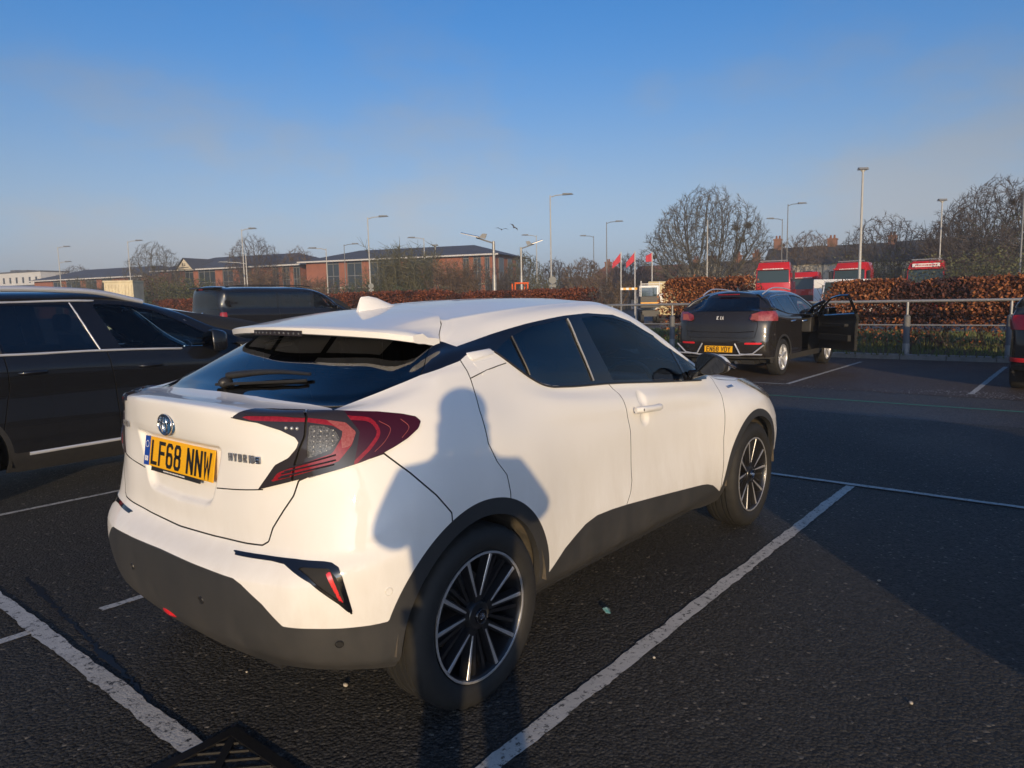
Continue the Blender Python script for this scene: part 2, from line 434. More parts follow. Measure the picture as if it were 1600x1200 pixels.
MT['emblem_blue'] = mat('emblem_blue', (.03, .10, .22), .1, coat=1)
def paintm(k, col, rough=.25, c2=None):
    MT[k] = dirty(mat(k, col, rough, coat=.9, coat_rough=.012, spec=.15), (.07, .065, .06), .2, .8, .10, 8); return k
paintm('black_paint', (.008, .009, .012)); paintm('charcoal_paint', (.020, .018, .018)); paintm('van_paint', (.009, .010, .014)); paintm('red_paint', (.52, .012, .016)); paintm('silver_paint', (.30, .31, .32)); paintm('van_white', (.74, .73, .70))

MT['gap_shade'] = mat('panel_gap_shade', (.01, .01, .01), .8)  # painted shade for the edges in panel gaps; also colours the panel seams
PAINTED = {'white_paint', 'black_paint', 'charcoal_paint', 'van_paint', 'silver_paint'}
MT['lamp_bulb'] = mat('lamp_bulb', (.62, .62, .60), .2, .6)
MT['badge_metal'] = mat('badge_metal', (.20, .20, .21), .3, .4)
# ------------------------------------------------------------------ lettering
GLY = {
 'L': [[(0,79),(0,0),(36,0)]], 'F': [[(0,0),(0,79),(36,79)],[(0,42),(32,42)]],
 '6': [[(34,72),(28,79),(8,79),(0,69),(0,10),(8,0),(28,0),(36,10),(36,34),(28,44),(8,44),(0,34)]],
 '8': [[(8,42),(1,50),(1,70),(8,79),(28,79),(35,70),(35,50),(28,42),(8,42),(0,33),(0,10),(8,0),(28,0),(36,10),(36,33),(28,42)]],
 'N': [[(0,0),(0,79)],[(1,76),(35,3)],[(36,0),(36,79)]],
 'W': [[(-2,79),(6,2),(18,58),(30,2),(38,79)]],
 'E': [[(36,79),(0,79),(0,0),(36,0)],[(0,42),(32,42)]], 'D': [[(0,0),(0,79),(24,79),(36,67),(36,12),(24,0),(0,0)]],
 'Y': [[(0,79),(18,38),(36,79)],[(18,40),(18,0)]],
 'H': [[(0,0),(0,79)],[(36,0),(36,79)],[(0,41),(36,41)]], 'B': [[(0,0),(0,79),(26,79),(34,70),(34,50),(26,42),(0,42)],[(26,42),(36,33),(36,10),(28,0),(0,0)]],
 'R': [[(0,0),(0,79),(26,79),(35,70),(35,48),(26,40),(0,40)],[(18,40),(36,0)]], 'I': [[(10,0),(10,79)]],
 'K': [[(0,0),(0,79)],[(36,79),(3,38),(36,0)]], 'A': [[(0,0),(18,79),(36,0)]], 'G': [[(35,68),(27,79),(9,79),(0,69),(0,10),(9,0),(27,0),(36,10),(36,36),(20,36)]],
 'O': [[(9,0),(0,10),(0,69),(9,79),(27,79),(36,69),(36,10),(27,0),(9,0)]], 'C': [[(35,66),(27,79),(9,79),(0,69),(0,10),(9,0),(27,0),(35,12)]],
 'S': [[(34,68),(27,79),(9,79),(1,70),(1,52),(9,43),(27,38),(36,28),(36,10),(27,0),(8,0),(0,11)]], 'T': [[(18,0),(18,79)],[(-2,79),(38,79)]], 'U': [[(0,79),(0,10),(9,0),(27,0),(36,10),(36,79)]],
 'M': [[(0,0),(0,79),(18,30),(36,79),(36,0)]], 'P': [[(0,0),(0,79),(27,79),(36,69),(36,47),(27,37),(0,37)]], 'V': [[(-2,79),(18,0),(38,79)]], 'X': [[(0,79),(36,0)],[(0,0),(36,79)]], '1': [[(8,66),(18,79),(18,0)]], ' ': [],
 '2': [[(0,68),(9,79),(27,79),(36,69),(36,50),(0,0),(37,0)]], '7': [[(0,79),(36,79),(12,0)]], '5': [[(34,79),(2,79),(2,46),(26,46),(36,36),(36,10),(27,0),(0,2)]],
}
def letters(text, h, stroke, adv=None, depth=.001, italic=0.0):
    """Flat raised characters in the local x-z plane facing -y, centred; h is the cap height."""
    b = B(); k = h / 79; adv = adv or h * .63
    widths = [adv * (.55 if c in ' I1' else 1) for c in text]
    x = -sum(widths) / 2 + (widths[0] - 36 * k) / 2 if text else 0
    for c, w in zip(text, widths):
        for L in GLY.get(c, []):
            P = [(x + (q[0] + italic * q[1]) * k, q[1] * k - h / 2) for q in L]
            P = [np.array(q) for q in P]
            closed = np.allclose(P[0], P[-1])
            n = len(P)
            Lf, Rt = [], []
            for i in range(n):
                if closed: a, d = P[(i - 1) % (n - 1)], P[(i + 1) % (n - 1)]
                else: a, d = P[max(i - 1, 0)], P[min(i + 1, n - 1)]
                t1 = P[i] - a if np.any(P[i] != a) else d - P[i]; t2 = d - P[i] if np.any(d != P[i]) else t1
                t1 = t1 / np.linalg.norm(t1); t2 = t2 / np.linalg.norm(t2)
                m = np.array([-(t1 + t2)[1], (t1 + t2)[0]]); l = np.linalg.norm(m)
                m = m / l if l > 1e-6 else np.array([-t1[1], t1[0]])
                cs = max(m @ np.array([-t1[1], t1[0]]), .45)
                e = np.zeros(2)
                if not closed and i == 0: e = -t2 * stroke / 2
                if not closed and i == n - 1: e = t1 * stroke / 2
                Lf.append(P[i] + e + m * stroke / 2 / cs); Rt.append(P[i] + e - m * stroke / 2 / cs)
            for i in range(n - 1):
                q = [Lf[i], Lf[i + 1], Rt[i + 1], Rt[i]]
                b.add([(v[0], 0, v[1]) for v in q] + [(v[0], -depth, v[1]) for v in q], [(4, 5, 6, 7), (0, 1, 5, 4), (1, 2, 6, 5), (2, 3, 7, 6), (3, 0, 4, 7)])
        x += w
    return b

def number_plate(text, parent, loc, rz=0, tilt=0, blue=False, dealer=False, w=.52, h=.111, front=False):
    """A plate in the local x-z plane facing -y."""
    p = B().box((-w/2, 0, -h/2), (w/2, .004, h/2)).obj('number_plate', M_('plate_white' if front else 'plate_yellow'), parent, bevel=.0015)
    p.matrix_local = Matrix.Translation(loc) @ Matrix.Rotation(rz, 4, 'Z') @ Matrix.Rotation(tilt, 4, 'X')
    if text:
        t = letters(text, .079, .0135, .0605 if len(text) == 8 else .061).obj('plate_lettering', M_('plate_black'), p)
        t.location = (.018 if blue else .14 if len(text) == 3 else 0, -.0005, -.002)
    if blue:
        f = B().box((-w/2, -.001, -h/2), (-w/2 + .042, 0, h/2)).obj('plate_badge_strip', M_('plate_blue'), p)
        g = letters('GB', .016, .0035, .0135)
        for k in range(12):
            a = k * math.pi / 6; g.ball((.012 * math.cos(a), -.0005, .055 + .012 * math.sin(a)), (.0022, .0006, .0022), 5, 4)
        q = g.obj('badge_lettering', M_('white_print'), p); q.location = (-w/2 + .021, -.0012, -.03)
    if dealer:
        d = B().box((-w/2 + .06, .0015, -h/2 - .016), (w/2 - .09, .006, -h/2 + .001)).obj('plate_surround', M_('black_plastic'), p)
        Rq = random.Random(3); qd = B()
        for k in range(22): qd.box((-.10 + k * .0075, .0005, -h/2 - .010), (-.10 + k * .0075 + Rq.uniform(.003, .0055), .0012, -h/2 - .0055))
        qd.obj('surround_lettering', M_('white_print'), p)['kind'] = 'stuff'
    return p

# ------------------------------------------------------------------ wheels
def make_wheel(parent, R=.338, W=.225, rim=.236, style='vee', face='alloy', body='alloy_dark', V0=90, seg=96, grooves=True, cap=True):
    """A wheel turning about the local y axis, outer face towards -y."""
    w = link(bpy.data.objects.new('wheel', None), parent); h = W / 2
    t = B()
    prof = [(rim + .004, -h + .022), (rim + .012, -h + .008), (rim + .03, -h + .001), ((R + rim)/2 + .01, -h - .003), (R - .026, -h + .004), (R - .014, -h + .012), (R - .006, -h + .022), (R - .001, -h + .034)]
    gx = [-h + .062, -.022, .022, h - .062]
    for g in gx: prof += [(R, g - .0055), (R - .008, g - .004), (R - .008, g + .004), (R, g + .0055)] if grooves else []
    prof += [(R - .001, h - .034), (R - .006, h - .022), (R - .014, h - .012), (R - .026, h - .004), ((R + rim)/2, h + .002), (rim + .012, h - .008), (rim + .004, h - .022)]
    p = np.array(prof); m = len(p); n = seg
    V = []
    for k in range(n):
        a = k * 2 * math.pi / n; q = p.copy()
        if grooves and k % 3 == 0:
            e = (np.abs(q[:, 1]) > h - .05) & (q[:, 0] > R - .012); q[e, 0] -= .006
        V.append(np.stack([q[:, 0] * math.cos(a), q[:, 1], q[:, 0] * math.sin(a)], 1))
    F = [(k*m + i, k*m + i + 1, ((k+1) % n)*m + i + 1, ((k+1) % n)*m + i) for k in range(n) for i in range(m - 1)]
    t.add(np.concatenate(V), F); t.obj('tyre', M_('rubber'), w, smooth=40)
    r = B().lathe([(rim + .006, -h + .020), (rim + .002, -h + .012), (rim - .004, -h + .010), (rim - .008, -h + .014), (rim - .012, -h + .03), (rim - .022, -.02), (rim - .022, h - .02), (rim + .006, h - .02)], 64)
    r.obj('rim', M_(body), w, smooth=50)
    B().lathe([(rim + .004, -h + .012), (rim + .0045, -h + .0085), (rim - .0035, -h + .0075), (rim - .005, -h + .0115)], 72).obj('rim_edge', M_(face), w, smooth=60)
    B().lathe([(.0, .03), (.15, .03), (.15, .05), (.0, .05)], 40).obj('brake_disc', M_('steel'), w, smooth=40)
    B().lathe([(0, .052), (rim - .02, .052), (rim - .02, .058)], 40).obj('wheel_back', M_('liner'), w, smooth=40)
    yf = -h + .026
    def arm(b, a0, a1, r0, r1, w0, w1, y0, y1, d):
        """A spoke from polar (r0,a0) to (r1,a1): front edge y0->y1, depth d."""
        P0 = np.array([r0 * math.cos(a0), r0 * math.sin(a0)]); P1 = np.array([r1 * math.cos(a1), r1 * math.sin(a1)])
        t_ = (P1 - P0) / np.linalg.norm(P1 - P0); s_ = np.array([-t_[1], t_[0]])
        V = []
        for P, ww, y in ((P0, w0, y0), (P1, w1, y1)):
            for sg in (-1, 1): V.append((P[0] + sg*s_[0]*ww/2, y, P[1] + sg*s_[1]*ww/2))
            for sg in (-1, 1): V.append((P[0] + sg*s_[0]*ww*.75, y + d, P[1] + sg*s_[1]*ww*.75))
        b.add(V, [(0, 1, 5, 4), (0, 4, 6, 2), (1, 3, 7, 5), (2, 6, 7, 3), (0, 2, 3, 1), (4, 5, 7, 6)])
    D = math.radians
    if style == 'vee':
        for k in range(5):
            c = D(V0 + 72 * k)
            bb, ff = B(), B()
            for s in (-1, 1):
                arm(bb, c + s*D(5), c + s*D(15.5), .052, rim - .006, .022, .024, yf + .004, yf - .010, .03)
                arm(ff, c + s*D(8), c + s*D(15.5), .075, rim - .005, .006, .012, yf + .0015, yf - .0125, .004)
            o = bb.obj('spoke', M_(body), w, fix=True); ff.obj('spoke_face', M_(face), o)
            b2 = B()
            for s in (-1, 1): arm(b2, c + D(36) + s*D(3), c + D(36) + s*D(7.5), .05, rim - .008, .012, .014, yf + .02, yf + .006, .02)
            b2.obj('inner_spoke', M_(body), w)
    else:
        nsp = {'five': 5, 'ten': 10, 'seven': 7}[style]
        for k in range(nsp):
            c = D(V0 + 360 / nsp * k); bb = B(); ff = B()
            wd = {'five': .05, 'ten': .022, 'seven': .03}[style]
            arm(bb, c, c + D(3), .05, rim - .006, wd, wd * 1.15, yf + .004, yf - .008, .03)
            arm(ff, c, c + D(3), .055, rim - .006, wd * .72, wd * .85, yf + .0015, yf - .0105, .004)
            o = bb.obj('spoke', M_(body), w); ff.obj('spoke_face', M_(face), o)
    B().lathe([(0, yf - .006), (.03, yf - .006), (.05, yf), (.062, yf + .02), (.064, yf + .05)], 32).obj('hub', M_(body), w, smooth=40)
    if cap:
        cobj = B().lathe([(0, yf - .013), (.026, yf - .012), (.0295, yf - .007), (.0295, yf)], 28).obj('hub_cap', M_('gloss_black'), w, smooth=40)
        e = B()
        ring = lambda rx, rz, cx=0, cz=0, n=20: [(cx + rx*math.cos(i*2*math.pi/n), yf - .0135, cz + rz*math.sin(i*2*math.pi/n)) for i in range(n + 1)]
        e.tube(ring(.026, .026), .0009, 5, False)
        if style == 'vee':
            e.tube(ring(.015, .0105), .0014, 5, False); e.tube(ring(.0055, .0105), .0012, 5, False); e.tube(ring(.010, .0045, 0, .006), .0012, 5, False)
        e.obj('hub_emblem', M_('chrome'), w, smooth=60)
    return w

def copy_part(o, parent):
    c = o.copy(); link(c, parent)
    for ch in list(o.children): copy_part(ch, c)
    return c

def place_wheels(parent, proto, spots, y):
    """spots: (x, z, steer); the prototype takes the first right-hand spot, copies take the rest."""
    first = True
    for x, z, st in spots:
        for s in (-1, 1):
            o = proto if first else copy_part(proto, parent)
            first = False
            o.location = (x, s * y, z); o.rotation_euler = (0, 0 if s < 0 else 0, st + (0 if s < 0 else math.pi))
# ------------------------------------------------------------------ ground
def asphalt(name, base, dark, grit=150, bump=.55, patch=(.3, .5), tint=None, spark=.12):
    m = bpy.data.materials.new(name); m.use_nodes = True; nt = m.node_tree; b = nt.nodes['Principled BSDF']
    tc = nt.nodes.new('ShaderNodeTexCoord')
    v = nt.nodes.new('ShaderNodeTexVoronoi'); v.inputs['Scale'].default_value = grit; v.inputs['Randomness'].default_value = 1
    n = nt.nodes.new('ShaderNodeTexNoise'); n.inputs['Scale'].default_value = grit * 1.4; n.inputs['Detail'].default_value = 5; n.inputs['Roughness'].default_value = .7
    l = nt.nodes.new('ShaderNodeTexNoise'); l.inputs['Scale'].default_value = patch[0]; l.inputs['Detail'].default_value = 6; l.inputs['Roughness'].default_value = .6
    for q in (v, n, l): nt.links.new(tc.outputs['Object'], q.inputs['Vector'])
    r = nt.nodes.new('ShaderNodeValToRGB'); r.color_ramp.elements[0].color = (*dark, 1); r.color_ramp.elements[1].color = (*base, 1)
    r.color_ramp.elements[0].position = .34; r.color_ramp.elements[1].position = .95
    ad = nt.nodes.new('ShaderNodeMath'); ad.operation = 'MULTIPLY_ADD'; ad.inputs[1].default_value = .55; nt.links.new(l.outputs['Fac'], ad.inputs[2])
    sp = nt.nodes.new('ShaderNodeSeparateColor'); nt.links.new(v.outputs['Color'], sp.inputs[0]); nt.links.new(sp.outputs[0], ad.inputs[0])
    mm = nt.nodes.new('ShaderNodeMath'); mm.operation = 'MULTIPLY'; mm.inputs[1].default_value = .8; nt.links.new(ad.outputs[0], mm.inputs[0]); nt.links.new(mm.outputs[0], r.inputs[0])
    # a few pale stones
    cp = nt.nodes.new('ShaderNodeMath'); cp.operation = 'GREATER_THAN'; cp.inputs[1].default_value = 1 - spark * .1; nt.links.new(sp.outputs[1], cp.inputs[0])
    mx = nt.nodes.new('ShaderNodeMix'); mx.data_type = 'RGBA'; mx.inputs[7].default_value = (.22, .20, .17, 1); nt.links.new(cp.outputs[0], mx.inputs[0]); nt.links.new(r.outputs[0], mx.inputs[6])
    nt.links.new(mx.outputs[2], b.inputs['Base Color'])
    b.inputs['Specular IOR Level'].default_value = .3
    rr = nt.nodes.new('ShaderNodeMapRange'); rr.inputs[1].default_value = .35; rr.inputs[2].default_value = .65; rr.inputs[3].default_value = .42; rr.inputs[4].default_value = .66; nt.links.new(l.outputs['Fac'], rr.inputs[0]); nt.links.new(rr.outputs[0], b.inputs['Roughness'])
    h = nt.nodes.new('ShaderNodeMath'); h.operation = 'MULTIPLY_ADD'; h.inputs[1].default_value = -1.0; nt.links.new(v.outputs['Distance'], h.inputs[0])
    h2 = nt.nodes.new('ShaderNodeMath'); h2.operation = 'MULTIPLY'; h2.inputs[1].default_value = .8; nt.links.new(n.outputs['Fac'], h2.inputs[0]); nt.links.new(h2.outputs[0], h.inputs[2])
    bp = nt.nodes.new('ShaderNodeBump'); bp.inputs['Strength'].default_value = bump; bp.inputs['Distance'].default_value = 2.2 / grit
    nt.links.new(h.outputs[0], bp.inputs['Height']); nt.links.new(bp.outputs[0], b.inputs['Normal'])
    return m
MT['asphalt'] = asphalt('asphalt_new', (.078, .076, .073), (.004, .004, .005), 76, 1.0)
MT['asphalt_lane'] = asphalt('asphalt_lane', (.075, .074, .075), (.022, .022, .024), 120, .6, spark=.5)
MT['asphalt_old'] = asphalt('asphalt_old', (.085, .064, .052), (.030, .023, .020), 120, .6, spark=.4)
MT['road'] = asphalt('asphalt_road', (.06, .06, .062), (.03, .03, .032), 40, .3)
def grassmat(): return mat('grass', (.045, .075, .018), .9, noise=(3, .8, (.075, .085, .03)), bump=(90, .8, .03))
MT['grass'] = grassmat()
MT['soil'] = mat('soil', (.035, .026, .018), .95, noise=(5, .8, (.06, .04, .025)), bump=(40, .8, .03))
def paint_mat(name, col, wear, base):
    m = mat(name, col, .7); nt = m.node_tree; b = nt.nodes['Principled BSDF']; tc = nt.nodes.new('ShaderNodeTexCoord')
    n = nt.nodes.new('ShaderNodeTexNoise'); n.inputs['Scale'].default_value = 34; n.inputs['Detail'].default_value = 10; n.inputs['Roughness'].default_value = .82; nt.links.new(tc.outputs['Object'], n.inputs['Vector'])
    r = nt.nodes.new('ShaderNodeMapRange'); r.inputs[1].default_value = wear; r.inputs[2].default_value = wear + .05; nt.links.new(n.outputs['Fac'], r.inputs[0])
    n2 = nt.nodes.new('ShaderNodeTexNoise'); n2.inputs['Scale'].default_value = 7; n2.inputs['Detail'].default_value = 5; nt.links.new(tc.outputs['Object'], n2.inputs['Vector'])
    c2 = nt.nodes.new('ShaderNodeMix'); c2.data_type = 'RGBA'; c2.inputs[6].default_value = (*[k * .62 for k in col], 1); c2.inputs[7].default_value = (*col, 1); nt.links.new(n2.outputs['Fac'], c2.inputs[0])
    x = nt.nodes.new('ShaderNodeMix'); x.data_type = 'RGBA'; x.inputs[7].default_value = (*base, 1); nt.links.new(c2.outputs[2], x.inputs[6]); nt.links.new(r.outputs[0], x.inputs[0]); nt.links.new(x.outputs[2], b.inputs['Base Color'])
    v = nt.nodes.new('ShaderNodeTexVoronoi'); v.inputs['Scale'].default_value = 105; nt.links.new(tc.outputs['Object'], v.inputs['Vector'])
    bp = nt.nodes.new('ShaderNodeBump'); bp.inputs['Strength'].default_value = .3; bp.inputs['Distance'].default_value = .004; bp.invert = True; nt.links.new(v.outputs['Distance'], bp.inputs['Height']); nt.links.new(bp.outputs[0], b.inputs['Normal'])
    return m
MT['line_white'] = paint_mat('line_paint', (.60, .58, .53), .535, (.03, .03, .03))
MT['line_thin'] = paint_mat('line_paint_worn', (.55, .54, .50), .54, (.04, .04, .04))
MT['line_green'] = paint_mat('line_paint_green', (.05, .26, .17), .56, (.04, .04, .04))

def sheet(name, x0, x1, y0, y1, z, m, kind='structure'):
    o = B().quad((x0, y0, z), (x1, y0, z), (x1, y1, z), (x0, y1, z)).obj(name, m, fix=False); return tag(o, kind=kind)
def ragged(name, pts, z, m, seed=0):
    o = B().add([(x, y, z) for x, y in pts], [tuple(range(len(pts)))]).obj(name, m, fix=False); return tag(o, kind='structure')
RN = random.Random(4)
sheet('ground', -1800, 1800, -1800, 1800, -.012, MT['road'])
# car park surfaces: fresh tarmac in the near bays, the lane, and the old brown tarmac of the far bays
sheet('car_park', -40, 7.62, -45, 60, 0, MT['asphalt'])
sheet('lane', 7.62, 16.15, -45, 60, 0, MT['asphalt_lane'])
ed = [(10.02 + RN.uniform(-.07, .07) + .05 * math.sin(y * .9), y) for y in np.arange(-45, 60, .22)]
ragged('far_bays', ed + [(16.14, 60), (16.14, -45)], .004, MT['asphalt_old'])
def line(x0, y0, x1, y1, wd, m, seed, z=.004, name='parking_line', gaps=()):
    R = random.Random(seed); L = math.hypot(x1 - x0, y1 - y0); n = max(2, int(L / .03)); b = B()
    ux, uy = (x1 - x0) / L, (y1 - y0) / L
    def e(): return R.gauss(0, wd * .035)
    prev = None; dl = dr = 0
    for i in range(n + 1):
        t = L * i / n; dl = dl * .6 + e(); dr = dr * .6 + e()
        cx, cy = x0 + ux * t, y0 + uy * t
        cur = [(cx - uy * (wd/2 + dl), cy + ux * (wd/2 + dl), z), (cx + uy * (wd/2 + dr), cy - ux * (wd/2 + dr), z)]
        if prev and not any(a < t / L < c for a, c in gaps): b.quad(prev[0], prev[1], cur[1], cur[0])
        prev = cur
    return tag(b.obj(name, m, fix=True), kind='structure')
W_ = MT['line_white']; TN = MT['line_thin']
for k, y in enumerate((-8.4, -5.95, -3.55, -1.13, 1.20, 3.60, 6.0, 8.4, 10.8, 13.2)):
    line(-5.7 if k != 3 else -.78, y, 4.0, y, .07 if y == -1.13 else .05, W_ if y == -1.13 else TN, 10 + k, gaps=((.508, .535),) if y == 1.20 else ())
line(-.81, -.28, -.81, 16, .075, W_, 30, z=.008)
line(-.81, -9, -.81, -1.6, .075, W_, 33, z=.008)
line(4.05, -16, 4.05, 16, .055, TN, 31, z=.008)
line(8.86, -30, 8.86, 40, .075, MT['line_green'], 32)
for k, y in enumerate((-13.6, -11.1, -8.6, -6.1, -3.65, -1.16, 1.47, 3.9, 6.35, 8.8, 11.3, 13.8, 16.3, 18.8, 21.3, 23.8)):
    line(10.35, y, 15.15, y, .075, TN, 50 + k, z=.008)
line(10.32, 1.5, 10.32, 3.9, .05, TN, 80, z=.008)
# flaked paint crumbs at the end of a line
fb = B()
for k in range(420):
    q = RN.random() < .55
    x, y = (10.42 + RN.gauss(0, .16), -1.16 + RN.gauss(0, .42)) if q else (10.1 + RN.gauss(0, .12), RN.uniform(-4, 3))
    s = RN.uniform(.006, .017); a = RN.uniform(0, 3)
    fb.add([(x + s * math.cos(a + j * 1.57), y + s * math.sin(a + j * 1.57), .009) for j in range(4)], [(0, 1, 2, 3)])
tag(fb.obj('paint_flakes', W_, fix=False), kind='stuff')
# joint in the tarmac that runs to the drain
sb = B(); P = smooth_line([(-2.3, 3.6), (-1.25, 1.85), (-.86, 1.27), (-.80, .96), (-.84, .55), (-.86, .18), (-.88, -.02), (-.885, -.10)], 14); R2 = random.Random(7); prev = None
SJ = [(-.62, 2.02), (-.66, 1.46), (-.70, .93), (-.73, .56), (-.77, .12), (-.80, -.08)]
P = smooth_line(SJ, 22)
for i, (x, y) in enumerate(P):
    wd = .010 + .010 * R2.random() + .02 * max(0, math.sin(i * .13)) ** 4; ox = R2.gauss(0, .006)
    cur = [(x - wd/2 + ox, y, .003), (x + wd/2 + ox, y, .003)]
    if prev: sb.quad(prev[0], prev[1], cur[1], cur[0])
    prev = cur
tag(sb.obj('tarmac_joint', mat('joint_tar', (.006, .006, .007), .5), fix=True), kind='structure')
# drain
dr = thing('drain_grate', 'black cast iron drain grate with slanting slots, set in the tarmac below the white car', 'drain', (-.655, -.275, 0))
MT['iron'] = mat('cast_iron', (.012, .012, .012), .5, .3, noise=(60, .5, (.03, .026, .022)), bump=(200, .3, .002))
S_ = .46; fr = B()
for lo, hi in (((-S_, -.035, -.03), (.0, .0, .008)), ((-S_, -S_, -.03), (0, -S_ + .035, .008)), ((-.035, -S_ + .035, -.03), (0, -.035, .0078)), ((-S_, -S_ + .035, -.03), (-S_ + .035, -.035, .0078))): pass
def dbox(b, x0, x1, y0, y1, z0, z1): b.box((x0, y0, z0), (x1, y1, z1))
fr = B(); 
dbox(fr, -S_, 0, -.04, 0, -.05, .009); dbox(fr, -S_, 0, -S_, -S_ + .04, -.05, .009); dbox(fr, -.04, 0, -S_ + .04, -.04, -.05, .009); dbox(fr, -S_, -S_ + .04, -S_ + .04, -.04, -.05, .009)
fr.obj('drain_frame', MT['iron'], dr)
B().box((-S_ + .04, -S_ + .04, -.011), (-.04, -.04, -.0108)).obj('drain_pit', mat('pit_black', (.003, .003, .003), .9), dr)
ux, uy = -.707, -.707     # bars lie across the corner
for k in range(9):
    d0 = .052 + k * .066
    c = (-.04 + ux * d0 * .707 * 1.0, -.04 + uy * d0 * .707)
    half = min(d0 * .707, (.76 * .38 * 2 ** .5 - d0 * .707)) if False else None
    # end points where x+y = const meets the inner square
    s = d0 * 1.0
    a, l = -.04, -S_ + .04
    t = s
    p0 = (a - t, a) if t <= (a - l) else (l, a - (t - (a - l)))
    p1 = (a, a - t) if t <= (a - l) else (a - (t - (a - l)), l)
    if abs(p0[0] - p1[0]) < .03: continue
    bb = B(); n = (.707, .707); wv = .0065
    bb.add([(p0[0] - n[0]*wv, p0[1] - n[1]*wv, -.01), (p1[0] - n[0]*wv, p1[1] - n[1]*wv, -.01), (p1[0] + n[0]*wv, p1[1] + n[1]*wv, -.01), (p0[0] + n[0]*wv, p0[1] + n[1]*wv, -.01),
            (p0[0] - n[0]*wv*.7, p0[1] - n[1]*wv*.7, .0065), (p1[0] - n[0]*wv*.7, p1[1] - n[1]*wv*.7, .0065), (p1[0] + n[0]*wv*.5, p1[1] + n[1]*wv*.5, .0065), (p0[0] + n[0]*wv*.5, p0[1] + n[1]*wv*.5, .0065)],
           [(3,2,1,0),(4,5,6,7),(0,1,5,4),(1,2,6,5),(2,3,7,6),(3,0,4,7)])
    bb.obj('grate_bar', MT['iron'], dr)
B().add([(-.05, -.04, -.008), (-.03, -.06, -.008), (-S_ + .05, -S_ + .03, -.008), (-S_ + .03, -S_ + .05, -.008), (-.05, -.04, .0075), (-.03, -.06, .0075), (-S_ + .05, -S_ + .03, .0075), (-S_ + .03, -S_ + .05, .0075)], [(3,2,1,0),(4,5,6,7),(0,1,5,4),(1,2,6,5),(2,3,7,6),(3,0,4,7)]).obj('grate_bar', MT['iron'], dr)
# kerb stones, verge, ground beyond
MT['kerb'] = mat('kerb_concrete', (.26, .25, .235), .85, noise=(6, .7, (.16, .155, .14)), bump=(120, .3, .004))
kb = tag(link(bpy.data.objects.new('kerb', None)), kind='structure')
for k, y in enumerate(np.arange(-6.4, 24, .915)):
    B().box((16.15, y, -.05), (16.29, y + .905, .125 + RN.uniform(-.004, .004))).obj('kerb_stone', MT['kerb'], kb, bevel=.012)
sheet('verge', 16.29, 21.5, -45, 60, .10, MT['soil'])
sheet('grass_strip', 19.0, 27, -45, 60, .108, MT['grass'])
# loose grass on the verge, stuff
def tufts(n, x0, x1, y0, y1, z, h, seed):
    R = np.random.default_rng(seed); x = R.uniform(x0, x1, n); y = R.uniform(y0, y1, n); a = R.uniform(0, 6.28, n); hh = h * R.uniform(.4, 1.2, n); l = R.uniform(-.6, .6, n) * hh
    wv = .012 + .01 * R.random(n)
    V = np.stack([np.stack([x - wv*np.cos(a), y - wv*np.sin(a), 0*x + z], 1), np.stack([x + wv*np.cos(a), y + wv*np.sin(a), 0*x + z], 1), np.stack([x + l*np.sin(a), y + l*np.cos(a), z + hh], 1)], 1).reshape(-1, 3)
    return Tri(V, np.arange(3 * n).reshape(-1, 3), np.zeros((3 * n, 3)))
MT['blade'] = mat('grass_blade', (.07, .105, .022), .8, noise=(1.5, .9, (.13, .12, .05)))
g = mesh_obj('grass', join(tufts(26000, 18.9, 27, -12, 30, .1, .16, 1), tufts(9000, 16.0, 19, -8, 30, .1, .13, 2)), MT['blade'], smooth=False); tag(g, kind='stuff')
# ------------------------------------------------------------------ the place beyond the car park
CX, CY, CZ = -1.8592, -2.5663, 1.4826
def spot(b, d, z=0.0):
    """A point on the ground at distance d along the viewing axis of the lane and bearing b (tangent, right positive)."""
    u = (b - 800) / 1120
    return Vector((CX + d * (math.cos(.6885) + u * math.sin(.6885)), CY + d * (math.sin(.6885) - u * math.cos(.6885)), z))
def lift(b, y, d): return CZ + (487 - .0203 * b - y) / 1120 * d
MT['brick'] = mat('red_brick', (.28, .105, .065), .9, noise=(1.2, .7, (.19, .075, .05)))
MT['brick_dull'] = mat('brown_brick', (.24, .12, .08), .9, noise=(1.5, .6, (.18, .10, .07)))
MT['slate'] = mat('slate_roof', (.055, .062, .078), .7, noise=(.8, .7, (.08, .085, .10)))
MT['slate_dark'] = mat('dark_slate', (.04, .042, .048), .75, noise=(1.2, .7, (.07, .068, .066)))
MT['roof_brown'] = mat('brown_tiles', (.095, .075, .06), .85, noise=(1.5, .7, (.13, .10, .075)))
MT['roof_red'] = mat('red_tiles', (.20, .085, .055), .85, noise=(1.2, .7, (.14, .07, .05)))
MT['render'] = mat('cream_render', (.55, .50, .40), .9, noise=(1, .5, (.42, .38, .30)))
MT['white_wall'] = mat('white_cladding', (.55, .55, .54), .7, noise=(.4, .5, (.45, .46, .47)))
MT['fascia'] = mat('fascia_white', (.5, .5, .5), .6)
MT['win'] = mat('window_glass', (.02, .03, .04), .08, spec=.8)
MT['galv'] = mat('galvanised_steel', (.34, .345, .345), .48, .5, noise=(6, .5, (.27, .27, .265)))
MT['pole'] = mat('painted_pole', (.42, .42, .40), .55, noise=(3, .5, (.34, .34, .33)))
MT['pole_dark'] = mat('grey_pole', (.16, .17, .18), .5)
MT['post_grey'] = mat('grey_sleeve', (.13, .135, .145), .6, noise=(8, .5, (.17, .17, .17)))
